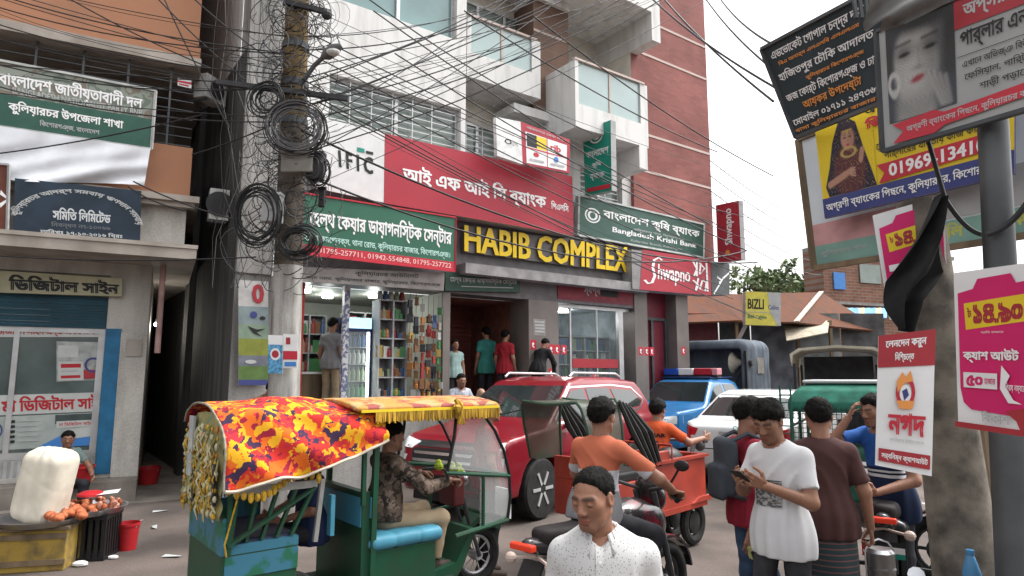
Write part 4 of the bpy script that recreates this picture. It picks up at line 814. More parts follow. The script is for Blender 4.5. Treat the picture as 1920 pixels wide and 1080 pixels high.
# ================================================================== signs and posts on the right
b = Board('sign_board', 'large tilted dark slate sign with white and orange Bengali lines, topmost on the right', 'sign', A3((1428, 92, 4.75), (1665, -34, 3.95), (1665, 188, 4.0), (1493, 258, 4.75)), M('sign_slate', (.035, .05, .058), .55, var=.2, scale=2), .03, SG, .025, STEEL)
for k, (t, u0, u1, v0, v1, m_) in enumerate((('এডভোকেট গোপাল চন্দ্র দাস', .06, .84, .05, .19, PLW), ('বিএ অনার্স এলএলবি এলএলএম', .1, .8, .2, .26, PORG), ('হাজিতপুর চৌকি আদালত', .06, .9, .3, .43, PLW), ('কুলিয়ারচর কিশোরগঞ্জ', .3, .82, .45, .51, PORG), ('জজ কোর্ট কিশোরগঞ্জ ও ঢাকা', .06, .97, .53, .66, PLW), ('আয়কর উপদেষ্টা', .2, .78, .66, .79, PORG), ('মোবাইল ০১৭১১ ২৪৭৩৬৬', .04, .95, .8, .89, PLW), ('বাসা কুলিয়ারচর বাজার', .03, .9, .91, .97, PORG))): b.text(t, u0, v0, u1, v1, m_, .02)
b.done()
b = Board('sign_board', 'pale back sign with faded pink and green bands behind the yellow sign', 'sign', A3((1497, 262, 5.0), (1935, 92, 3.88), (1935, 440, 3.88), (1527, 503, 5.0)), M('sign_pale_blue', (.7, .76, .8), .55, var=.15, scale=1), .03, SG, .04, WOOD)
b.rect(.02, .68, .6, .84, M('faded_pink', (.55, .3, .3), .6, var=.3, scale=3)).rect(.02, .84, .99, .985, M('faded_green', (.2, .36, .31), .6, var=.2, scale=3)).rect(.5, .6, .99, .83, PGREY).text('রূপালি', .56, .855, .74, .97, M('lettering_yellow', (.5, .5, .12), .5, var=0), .04).text('ব্যাংক', .84, .855, .98, .97, M('lettering_yellow', (.5, .5, .12), .5, var=0), .04).text('কুলিয়ারচর শাখা', .05, .88, .3, .93, PGREY, .01); b.done()
PHO = M_attr('printed_photo_ink', .5, .2)
def sst(d, e=.03): t = np.clip(.5 - d / (2 * e), 0, 1); return (t * t * (3 - 2 * t))[:, None]
def el2(x, y, cx, cy, rx, ry, a=0): c_, s_ = math.cos(a), math.sin(a); X_, Y_ = (x - cx) * c_ + (y - cy) * s_, -(x - cx) * s_ + (y - cy) * c_; return (np.sqrt((X_ / rx) ** 2 + (Y_ / ry) ** 2) - 1) * min(rx, ry)
def seg2(x, y, ax, ay, bx, by, r_): t = np.clip(((x - ax) * (bx - ax) + (y - ay) * (by - ay)) / ((bx - ax) ** 2 + (by - ay) ** 2), 0, 1); return np.hypot(x - ax - t * (bx - ax), y - ay - t * (by - ay)) - r_
def lay(c, m, col): return c * (1 - m) + np.array(col) * m
def portrait(x, y):
    c = np.tile([.055, .06, .075], (len(x), 1)); g_ = lambda v: (v, v * .985, v * .95)
    c = lay(c, sst(el2(x, y, .42, .95, .3, .42), .08), g_(.26)); c = lay(c, sst(el2(x, y, .44, .48, .33, .43, -.12), .05), g_(.33)); c = lay(c, .7 * sst(el2(x, y, .36, .56, .16, .2), .18), g_(.42)); c = lay(c, .5 * sst(el2(x, y, .5, .2, .2, .12), .15), g_(.4))
    c = lay(c, .6 * sst(el2(x, y, .74, .4, .16, .34), .14), g_(.13)); c = lay(c, .45 * sst(el2(x, y, .45, .86, .3, .07), .12), g_(.12))
    for ex in (.27, .66):
        c = lay(c, .75 * sst(el2(x, y, ex, .33, .12, .07), .07), g_(.1)); c = lay(c, sst(el2(x, y, ex, .355, .085, .022, -.05), .012), g_(.03)); c = lay(c, .8 * sst(seg2(x, y, ex - .12, .25, ex + .1, .235, .014), .02), g_(.05))
    c = lay(c, .5 * sst(seg2(x, y, .47, .32, .49, .5, .015), .05), g_(.18)); c = lay(c, .6 * sst(el2(x, y, .47, .525, .06, .018), .03), g_(.12)); c = lay(c, .9 * sst(el2(x, y, .46, .635, .1, .035, -.15), .02), (.3, .035, .045)); c = lay(c, .6 * sst(seg2(x, y, .37, .64, .55, .62, .004), .01), (.1, .01, .015))
    c = lay(c, sst(el2(x, y, .5, .0, .52, .16), .07), g_(.035)); c = lay(c, .9 * sst(seg2(x, y, .97, .05, .93, .6, .1), .06), g_(.045)); c = lay(c, .8 * sst(seg2(x, y, .02, .05, .04, .5, .06), .05), g_(.05))
    for k in range(4): c = lay(c, .8 * sst(seg2(x, y, .62 + .08 * k, .62 + .03 * k, .8 + .04 * k, .95, .033), .025), g_(.30 - .02 * k)); c = lay(c, .6 * sst(seg2(x, y, .66 + .08 * k, .62 + .03 * k, .83 + .04 * k, .95, .006), .02), g_(.08))
    d = np.abs(el2(x, y, .1, .62, .075, .1)) - .022; c = lay(c, sst(d, .015), g_(.45)); c = lay(c, .8 * sst(el2(x, y, .1, .72, .05, .05), .02), g_(.4))
    return c * (1 + .08 * np.sin(90 * x + 40 * np.sin(13 * y)))[:, None]
def bride(x, y):
    c = np.tile([.72, .53, .03], (len(x), 1)); pat = (np.sin(60 * x + 9 * np.sin(22 * y)) * np.sin(55 * y + 7 * np.sin(25 * x))); veil = np.minimum(polysdf(x.astype(float), y.astype(float), [(.08, 1), (.03, .86), (.14, .62), (.24, .3), (.38, .06), (.55, .03), (.7, .12), (.8, .45), (.93, .8), (1, 1)]), 9)
    c = lay(c, sst(veil, .008), (.025, .022, .045)); c = lay(c, sst(el2(x, y, .52, .72, .3, .34), .05), (.10, .035, .04)); c = lay(c, .7 * sst(veil + .02, .01) * np.clip(pat - .55, 0, .4)[:, None] * 2.5, (.4, .25, .1)); c = lay(c, sst(el2(x, y, .53, .3, .12, .15), .02), (.46, .26, .19)); c = lay(c, .5 * sst(el2(x, y, .6, .32, .06, .13), .06), (.3, .15, .1))
    c = lay(c, sst(el2(x, y, .53, .17, .12, .05), .03), (.04, .03, .04)); c = lay(c, .9 * sst(seg2(x, y, .45, .2, .61, .2, .012), .012), (.5, .36, .12)); c = lay(c, .9 * sst(el2(x, y, .53, .22, .02, .03), .01), (.5, .36, .12))
    for ex in (.48, .58): c = lay(c, .9 * sst(el2(x, y, ex, .285, .028, .012), .008), (.03, .02, .02)); c = lay(c, .7 * sst(seg2(x, y, ex - .03, .25, ex + .03, .248, .005), .008), (.05, .03, .03))
    c = lay(c, .6 * sst(el2(x, y, .535, .335, .015, .02), .012), (.32, .16, .11)); c = lay(c, .95 * sst(el2(x, y, .53, .385, .035, .013), .008), (.4, .03, .04)); c = lay(c, .9 * sst(np.abs(el2(x, y, .53, .48, .13, .06)) - .012, .01), (.5, .36, .12))
    for a_ in ((.12, .84, .42, .76, .045), (.42, .76, .56, .72, .04), (.78, .5, .74, .62, .04)): c = lay(c, sst(seg2(x, y, *a_), .012), (.42, .23, .16))
    for k in range(4): c = lay(c, sst(seg2(x, y, .53, .72 + .02 * k, .62, .7 + .035 * k, .011), .007), (.44, .25, .18))
    return c
b = Board('sign_board', 'yellow beauty parlour sign showing a veiled bride and a red phone number', 'sign', A3((1527, 234, 4.7), (1902, 100, 3.8), (1902, 326, 3.8), (1547, 410, 4.7)), PYEL, .025, PNAVY)
b.paint(.02, .02, .33, .8, 110, bride, PHO); b.rect(0, .8, 1, 1, PNAVY)
b.text('অপ্সরা', .29, .02, .5, .11, PBLK, .03).text('ড্রিম', .29, .12, .5, .26, PRED, .06).text('ফেসিয়াল, পার্টি সাজ, মেহেদী সহ', .34, .38, .86, .49, PBLK, .015).text('পার্লারের যাবতীয় কাজ করা', .38, .49, .86, .59, PBLK, .015)
b.poly([(.335, .61), (.9, .6), (.9, .75), (.34, .79), (.375, .7)], PRED).text('01969-13410', .4, .63, .88, .75, PLW, .03).text('অগ্রণী ব্যাংকের পিছনে, কুলিয়ারচর, কিশোরগঞ্জ', .02, .84, .98, .96, PLW, .02); b.done()
b = Board('sign_board', 'white parlour sign with a grey portrait photo and a red arrow, nearest on the right', 'sign', A3((1643, 60, 3.35), (1990, -82, 2.72), (1990, 186, 2.72), (1655, 284, 3.35)), M('sign_dull_white', (.36, .365, .36), .55, var=.12, scale=1.5), .05, M('frame_dark', (.06, .065, .07), .5), .02, MATS['frame_dark'] if 'frame_dark' in MATS else DARK)
b.paint(.06, .0, .47, .8, 110, portrait, PHO)
b.rect(.47, -.0, 1, .24, PRED2).text('অপ্সরা ড্রিম', .52, .03, .95, .2, PGREY, .03).text('পার্লার এন্ড', .5, .27, .9, .43, PBLK, .02).rect(.48, .46, 1, .465, PBLK).text('এখানে অভিজ্ঞ বিউটিশিয়ান', .51, .49, .98, .57, PBLK, .01).text('ফেসিয়াল, পার্টি সাজ', .52, .59, .95, .67, PBLK, .01).text('শাড়ী পড়ানো হয়', .6, .69, .95, .77, PBLK, .01)
b.poly([(.08, .82), (.34, .8), (.4, .84), (1, .8), (1, .9), (.4, .94), (.34, .98), (.08, .97), (.15, .89)], PRED).text('অগ্রণী ব্যাংকের পিছনে, কুলিয়ারচর বাজার', .17, .85, .92, .925, PGREY, .015); b.done()
# short concrete post with its wrapped cloth, the steel post
CONC = M('post_concrete', (.2, .175, .145), .95, scale=7, col2=(.07, .062, .053), lo=.4, hi=.66, bump=.5)
p0, p1, p2 = at(1806, 1120, 3.5), at(1790, 900, 3.5), at(1722, 378, 3.5); r0 = gnd(1812, 1150)
lo_ = p1 + (p1 - p2) * (p1[2] / (p2[2] - p1[2]))
m = MB(); L_ = [lo_ + (p2 - lo_) * t for t in np.linspace(0, 1, 12)]; m.tube([p - np.array([lo_[0], lo_[1], 0]) for p in L_], [.175 - .006 * i for i in range(12)], 16)
tag(m.build('concrete_post', CONC, loc=(lo_[0], lo_[1], 0), smooth=True, angle=60), 'leaning rough concrete post stained with white spots, hung with banners', 'post')
q0, q2 = at(1893, 850, 3.05), at(1862, 240, 3.05); lo2 = q0 + (q0 - q2) * (q0[2] / (q2[2] - q0[2])); hi2 = q2 + (q2 - q0) * .55
m = MB(); d2 = lambda t: lo2 + (hi2 - lo2) * t - np.array([lo2[0], lo2[1], 0]); m.tube([d2(0), d2(.57)], .076, 16); sp = thing('steel_post', 'smooth grey steel sign post right of the concrete post', 'post', (lo2[0], lo2[1], 0)); m.build('lower_tube', STEEL, sp, smooth=True)
m = MB(); m.tube([d2(.572), d2(.6), d2(.605), d2(1)], [.09, .085, .066, .062], 16); m.build('upper_tube', STEEL, sp, smooth=True)
m = MB(); m.box(-.12, -.12, 0, .12, .12, .015); m.build('base_plate', STEEL, sp)
def cloth(name, label, cat, rows, mat, nu=14, amp=.03, seed=0, parts='sheet'):
    o = np.mean([at(*r[0]) for r in rows], 0); t = thing(name, label, cat, o); V = []; F = []; nv = len(rows)
    R2 = []
    for j in range(nv - 1):
        for k in range(5): f_ = k / 5; R2.append([np.array(at(*rows[j][e])) * (1 - f_) + np.array(at(*rows[j + 1][e])) * f_ for e in (0, 1)])
    R2.append([np.array(at(*rows[-1][e])) for e in (0, 1)])
    for j, (a, c) in enumerate(R2):
        for i in range(nu + 1):
            u = i / nu; p = a * (1 - u) + c * u; V.append(p - o + np.array([0, -1, 0]) * amp * math.sin(u * 9 + j * .33 + seed) + np.array([0, 0, .012]) * math.sin(u * 5 + seed))
    for j in range(len(R2) - 1):
        for i in range(nu): a = j * (nu + 1) + i; F.append((a, a + 1, a + nu + 2, a + nu + 1))
    mesh_obj(parts, V, F, mat, t, smooth=True); return t
cloth('cloth', 'black cloth draped diagonally over the top of the concrete post', 'cloth', [[(1755, 372, 3.28), (1768, 366, 3.28)], [(1712, 450, 3.25), (1772, 440, 3.25)], [(1662, 528, 3.25), (1772, 505, 3.27)], [(1668, 575, 3.25), (1720, 560, 3.25)], [(1684, 620, 3.25), (1706, 622, 3.26)]], M('cloth_black', (.02, .02, .021), .95, var=.3, scale=8, spec=.1), amp=.05, nu=26)
def price(b):
    b.poly([(.06, .14), (.26, .12), (.32, .06), (.72, .05), (.78, .11), (.97, .1), (.97, .9), (.2, .88), (.1, .84), (.06, .75)], PPINK); b.poly([(.14, .21), (.9, .18), (.9, .34), (.16, .38)], PYEL); b.text('১৪.৯০', .26, .22, .86, .345, PRED2, .06).text('৳', .18, .24, .24, .3, PRED2, .02)
b = Board('banner', 'magenta price banner half hidden by the black cloth', 'banner', A3((1636, 404, 3.5), (1770, 366, 3.4), (1778, 590, 3.4), (1668, 600, 3.5)), PW, .006); price(b); b.rect(.12, .5, .4, .56, PLW); b.done()
def fold_banner(b): pass
b = Board('banner', 'magenta price banner with cash out offer hanging on the steel post', 'banner', A3((1788, 512, 2.9), (1945, 490, 2.55), (1945, 822, 2.55), (1797, 800, 2.9)), PW, .006); price(b)
b.text('প্রতি হাজারে', .36, .39, .64, .41, PLW, 0).text('ক্যাশ আউট', .12, .5, .82, .59, PLW, .04).rect(.12, .65, .56, .745, PW).text('৫০', .16, .665, .38, .735, PPINK, .05).text('হাজার', .4, .68, .54, .72, PPINK, .01).poly([(.62, .6), (.72, .66), (.66, .72), (.76, .8), (.86, .82), (.7, .82), (.6, .74)], PLW).text('প্রিয় নম্বরে', .66, .7, .9, .76, PLW, .01).text('বিকাশ', .36, .88, .72, .945, PGREY, .02).poly([(.66, .87), (.9, .84), (.95, .93), (.86, .985), (.8, .92)], PRED2).rect(0, .965, 1, 1, PRED2); b.done()
b = Board('banner', 'white hanging banner with a red flame logo and red bands on the concrete post', 'banner', A3((1647, 630, 3.2), (1754, 617, 3.12), (1747, 893, 3.12), (1641, 872, 3.2)), PW, .006)
b.rect(0, 0, 1, .25, PRED2).text('লেনদেন করুন', .13, .05, .85, .12, PLW, .03).text('নিশ্চিন্তে', .3, .14, .64, .22, PLW, .03).rect(.05, .865, .96, .96, PRED2).text('সর্বনিম্ন ক্যাশআউট', .1, .885, .92, .945, PLW, .02)
b.ring(.5, .44, .17, .115, .35, PRED).poly([(.36, .44), (.34, .36), (.44, .29), (.5, .33), (.58, .28), (.63, .36), (.5, .37), (.42, .41)], PORG).ell(.5, .45, .1, .065, PW).poly([(.44, .43), (.52, .41), (.56, .46), (.48, .5)], PNAVY).poly([(.34, .5), (.66, .5), (.62, .56), (.4, .56)], PORG)
b.text('নগদ', .2, .59, .86, .75, PRED, .045).text('ডাক বিভাগের ডিজিটাল লেনদেন', .24, .77, .84, .8, PGREY, .01); b.done()
m = MB(); P0 = at(1850, 830, 4.2); Pg = gnd(1878, 1010 + 60); m.tube([at(1845, 790, 4.3) * 1, at(1872, 1010, 4.2)], [.04, .045], 8); tag(m.build('wooden_post', WOOD, smooth=True), 'thin rough wooden post behind the steel post', 'post')
m = MB(); m.tube([at(1828, 800, 4.6), at(1838, 950, 4.6)], [.09, .09], 10); tag(m.build('green_post', M('post_green', (.1, .13, .05), .7), smooth=True), 'mossy green post just right of the concrete post', 'post')
b = Board('sign_board', 'yellow advertising sign with black capitals standing over the rusty roofs', 'sign', A3((1398, 546, 20), (1464, 549, 20), (1464, 611, 20), (1398, 609, 20)), M('sign_lemon', (.62, .56, .1), .5, var=.1), .25, M('sign_edge_dark', (.3, .3, .28), .6))
b.poly([(.62, 0), (1, 0), (1, 1), (.9, 1), (.7, .6)], PGREY).text('BIZLI', .06, .22, .52, .52, PBLK, .03).text('Cables', .64, .38, .94, .52, PNAVY, .02).text('Bizli Cables', .06, .7, .6, .8, PGREEN, .02).rect(.06, .6, .9, .62, PGREY); b.done()
m = MB(); m.bar(at(1400, 606, 20.2), at(1382, 642, 20.4), .09); tag(m.build('sign_prop', ALU), 'slanted pale prop under the yellow advertising sign', 'prop')
cloth('plastic_sheet', 'crumpled grey plastic sheet over the top right sign', 'plastic sheet', [[(1622, -20, 3.1), (1790, -40, 2.9)], [(1622, 10, 3.1), (1790, -10, 2.9)], [(1620, 42, 3.1), (1700, 38, 3.0)], [(1632, 52, 3.1), (1672, 50, 3.05)]], M('sheet_grey', (.15, .145, .14), .6, var=.2, scale=4), amp=.04)
m = MB()
for k in range(4): m.bar(at(1598 + 12 * k, -20, 3.6), at(1606 + 10 * k, 34, 3.6), .018)
tag(m.build('metal_bracket', STEEL), 'bundle of grey metal bars holding the slate sign', 'bracket')

# ================================================================== utility pole with lamp, boxes, coils
UY = 8.0; ub = at(523, 1000, UY); ub[2] = 0; ut = at(560, -70, UY); up_ = thing('utility_pole', 'old utility pole wrapped in coils of black cable beside the corner shop', 'pole', ub)
ud = ut - ub; PT = lambda t: ud * t
tm = .44
m = MB(); m.tube([PT(0), PT(.25), PT(tm)], [.19, .185, .175], 18); m.build('lower_shaft', M('pole_paint', (.4, .39, .365), .85, var=.2, scale=3, col2=(.17, .16, .15), stretch=(3, 3, .5), bump=.2), up_, smooth=True)
m = MB(); m.tube([PT(tm), PT(.7)], [.173, .16], 18); m.build('middle_shaft', M('pole_dirty', (.12, .1, .08), .85, var=.3, scale=4), up_, smooth=True)
m = MB(); m.tube([PT(.7), PT(1)], [.16, .14], 18); m.build('upper_shaft', M('pole_ochre', (.17, .115, .05), .85, var=.35, scale=3, stretch=(3, 3, .5)), up_, smooth=True)
for t in (.69, .76, .83): m = MB(); m.tube([PT(t), PT(t + .012)], .172, 16); m.build('steel_band', STEEL, up_)
m = MB(); m.bar(PT(.75) + [-.9, -.2, .06], PT(.75) + [.75, -.2, -.16], .06); m.build('cross_arm', DARK, up_)
m = MB(); m.bar(PT(.9) + [-.1, -.18, .06], PT(.9) + [.5, -.2, -.1], .06); m.ball(PT(.9) + [.45, -.2, -.12], .07); m.build('insulator_arm', DARK, up_)
la = thing('street_lamp', 'small grey street lamp on a slanting arm fixed to the utility pole', 'lamp', at(560, 165, 7.75)); o_ = np.array(la.location)
m = MB(); m.tube([at(563, 160, 7.75) - o_, at(590, 122, 7.7) - o_, at(612, 102, 7.65) - o_], .028, 8); m.build('arm', STEEL, la)
hd, he = at(604, 108, 7.65) - o_, at(640, 85, 7.6) - o_; m = MB(); m.tube([hd, hd * .75 + he * .25, hd * .35 + he * .65, he], [.03, .075, .08, .03], 10); m.build('lamp_head', M('lamp_grey', (.1, .1, .1), .5), la, smooth=True); m = MB(); mid = hd * .4 + he * .6; m.ball(mid + [0, -.03, -.04], (.09, .06, .05)); m.build('lens', M('lens', (.5, .5, .48), .2), la)
def box_on(px0, py0, px1, py1, Y, d, lab, mat):
    a, c = at(px0, py1, Y), at(px1, py0, Y); t = thing('junction_box', lab, 'junction box', ((a[0] + c[0]) / 2, Y, a[2])); w_ = (c[0] - a[0]) / 2; h_ = c[2] - a[2]
    m = MB(); m.box(-w_, 0, 0, w_, d, h_); m.build('casing', mat, t, bevel=.015); m = MB(); m.box(-w_ - .01, -.015, h_ * .93, w_ + .01, d, h_ + .01); m.box(-.02, -.012, h_ * .4, .02, 0, h_ * .5); m.build('lid', mat, t)
JB = M('box_dusty', (.2, .19, .17), .7, var=.2)
box_on(525, 285, 586, 322, 7.55, .2, 'dusty grey junction box on the front of the utility pole', JB)
box_on(488, 362, 526, 415, 7.6, .15, 'pale metal junction box left of the pole among cable coils', M('box_pale', (.42, .43, .43), .5))
box_on(573, 285, 606, 335, 7.6, .12, 'small dark box right of the dusty junction box', DARK)
box_on(596, 352, 609, 388, 7.7, .05, 'tiny black box hanging right of the pole over the green sign', BLACK)
r = np.random.RandomState(5)
for k, (px, py, Y, rad, n, lab, sq) in enumerate(((500, 187, 7.6, .2, 9, 'round coil of thick black cable left of the pole top', 1.0), (556, 238, 7.5, .31, 22, 'largest grey black cable coil on the front of the pole', .95), (482, 402, 7.55, .24, 14, 'tall oval coil of black cable by the pale box', 1.35), (560, 455, 7.55, .24, 12, 'loose lower coil of cable around the pole', .75), (592, 315, 7.6, .13, 8, 'small coil of cable right of the junction box', 1.3))):
    t = at(px, py, Y); c = thing('cable_coil', lab, 'cable coil', t, R(r.uniform(-12, 12)))
    for q in range(n): m = MB(); m.torus((r.uniform(-.03, .03), r.uniform(-.07, .07), r.uniform(-.04, .04)), rad * r.uniform(.7, 1.15), .008 if k != 1 else .006, 'y', 26, 5, sq * r.uniform(.93, 1.06)); m.build('loop', CABLEG if (k == 1 and q % 2) else CABLE, c, smooth=True)
# tangle: countless thin loose wires round the pole
m = MB()
for k in range(520):
    t = r.uniform(.44, .98); c = ub + ud * t + np.array([r.normal(0, .22), r.uniform(-.32, .1), r.normal(0, .1)]); ra = r.uniform(.05, .3); a0 = r.uniform(0, 6.28); sp_ = r.uniform(1.2, 5.5)
    e1 = np.array([1, r.uniform(-.5, .5), r.uniform(-.4, .4)]); e2 = np.array([r.uniform(-.4, .4), r.uniform(-.4, .4), 1]); g_ = r.uniform(-.25, .25)
    m.mat(int(r.rand() < .5)); m.tube([c + ra * (1 + g_ * q / 9) * (e1 * math.cos(a0 + sp_ * q / 12) + e2 * math.sin(a0 + sp_ * q / 12) * r.uniform(.96, 1.04)) for q in range(13)], r.choice([.003, .004, .006]), 4, cap=False)
for k in range(13):
    x = r.uniform(395, 520); P = [at(x + r.uniform(-40, 60) * q_ / 6 + r.normal(0, 3), -30 + 95 * q_, 8.8 + .15 * r.rand()) for q_ in range(7)]; m.mat(int(r.rand() < .5)); m.tube(P, .004, 4, cap=False)
tag(m.build('cable_tangle', [CABLE, CABLEG], smooth=True, fix=False), 'dense tangle of thin loose wires around the utility pole', 'wires', kind='stuff')
for (x0, y0, x1, y1, lab, m_) in ((503, 628, 530, 700, 'blue and white product poster on the left of the pole foot', 0), (531, 626, 558, 690, 'red and white product poster on the right of the pole foot', 1)):
    b = Board('poster', lab, 'poster', A3((x0, y0, 7.72), (x1, y0 + 1, 7.72), (x1, y1, 7.72), (x0, y1, 7.72)), PW, .004)
    if m_: b.rect(.0, .5, 1, .75, PRED).rect(.2, .1, .5, .3, PRED2).rect(.1, .82, .9, .95, PBLUE)
    else: b.rect(0, .25, 1, 1, M('poster_sky', (.1, .3, .5), .5, var=.5, scale=30)).ell(.5, .5, .35, .16, PW).ell(.5, .5, .25, .1, PRED2)
    b.done()
# ---------------- overhead cables, each a thing of its own
NC = 0
def wire(x0, y0, Y0, x1, y1, Y1, sag=.25, rad=.012, mat=None, lab='thin black overhead cable crossing the front of the white building', grp='overhead cables'):
    global NC
    a, b_ = at(x0, y0, Y0), at(x1, y1, Y1); P = [a + (b_ - a) * t - np.array([0, 0, sag * 4 * t * (1 - t)]) for t in np.linspace(0, 1, 15)]; m = MB(); m.tube([p - a for p in P], rad, 5, cap=False)
    o = m.build('overhead_cable', mat or CABLE, loc=a, smooth=True, fix=False); tag(o, lab, 'cable', grp); NC += 1
for k in range(22):   # rising to the right from the pole
    y0 = r.uniform(60, 345); wire(575 + r.uniform(-15, 25), y0, 7.7, r.uniform(930, 1330), -25 + r.uniform(0, 30), 9.5 + r.uniform(0, 2), r.uniform(.0, .22), r.choice([.003, .0045, .007, .009]))
for k in range(13):   # falling to the right along the front
    y0 = r.uniform(-20, 200); wire(560 + r.uniform(0, 60), y0, 7.7, 1420 + r.uniform(-90, 60), y0 + r.uniform(310, 420), 13.5, r.uniform(.05, .25), r.choice([.004, .006, .009]))
for x0, y0, x1, y1 in ((680, -10, 1110, 250), (870, 20, 1345, 285), (1000, 30, 1450, 330), (700, 20, 1330, 420), (740, 100, 1400, 470)): wire(x0, y0, 9, x1, y1, 12.5, .15, .011)
wire(565, 245, 7.8, 1420, 492, 14.5, .5, .016); wire(575, 330, 7.8, 1400, 470, 14.5, .6, .015)
for k, (x0, y0, x1, y1) in enumerate(((1215, -10, 1455, 165), (1318, -10, 1452, 132), (1345, -10, 1447, 82), (1230, -20, 1450, 190))): wire(x0, y0, 9, x1, y1, 5.5, .08, .012, lab='overhead cable running across the white sky to the slate sign', grp='cables across the sky')
for k in range(5): wire(1330, 300 + 28 * k, 16, 1540, 420 + 24 * k, 30, .3, .012, CABLEG, lab='faint thin cable sagging across the sky right of the brick corner', grp='faint cables right of the brick corner')
for k in range(15):  # left, over the orange building
    y0 = r.uniform(-60, 60) if k < 10 else r.uniform(90, 170); wire(-60, y0, 8.3, 535 + r.uniform(-15, 20), y0 * .6 + r.uniform(85, 150), 7.8, r.uniform(0, .3), r.choice([.004, .006, .009]), lab='thin dark cable strung in front of the left building', grp='cables in front of the left building')
for x0, y0, x1, y1 in ((280, -20, 460, 150), (300, -20, 430, 240), (345, -20, 520, 120), (100, -20, 400, 130), (-20, 290, 380, 215), (250, 340, 455, 415), (240, 350, 350, 395), (360, 290, 580, 200), (0, 480, 480, 482)): wire(x0, y0, 8.6, x1, y1, 8.3, .05, .01, lab='slack dark cable hanging between the left building and the pole', grp='slack cables by the alley')
wire(1740, 262, 3.28, 1772, 372, 3.3, 0, .012, lab='black rod running from the portrait sign down to the concrete post', grp=None)
wire(1772, 372, 3.3, 1850, 440, 3.2, .05, .012, lab='loose black cable looping from the concrete post to the steel post', grp=None); wire(1850, 440, 3.0, 1930, 375, 2.9, .03, .014, lab='black cable leaving the steel post toward the right edge', grp=None)

pb = at(1782, 704, 4.42); tpz = at(1782, 150, 4.42)[2]; m = MB(); m.tube([(0, 0, 0), (0, 0, tpz)], .05, 10); q1, q2 = at(1530, 120, 4.95), at(1660, 100, 4.3)
m.bar((0, 0, tpz - .1), np.array(q1) - [pb[0], pb[1], 0], .05); m.bar((0, 0, tpz - .9), np.array(at(1545, 440, 5.06)) - [pb[0], pb[1], 0], .05); tag(m.build('sign_support', STEEL, loc=(pb[0], pb[1], 0)), 'steel pole and arms carrying the slate and pale signs from behind', 'pole')
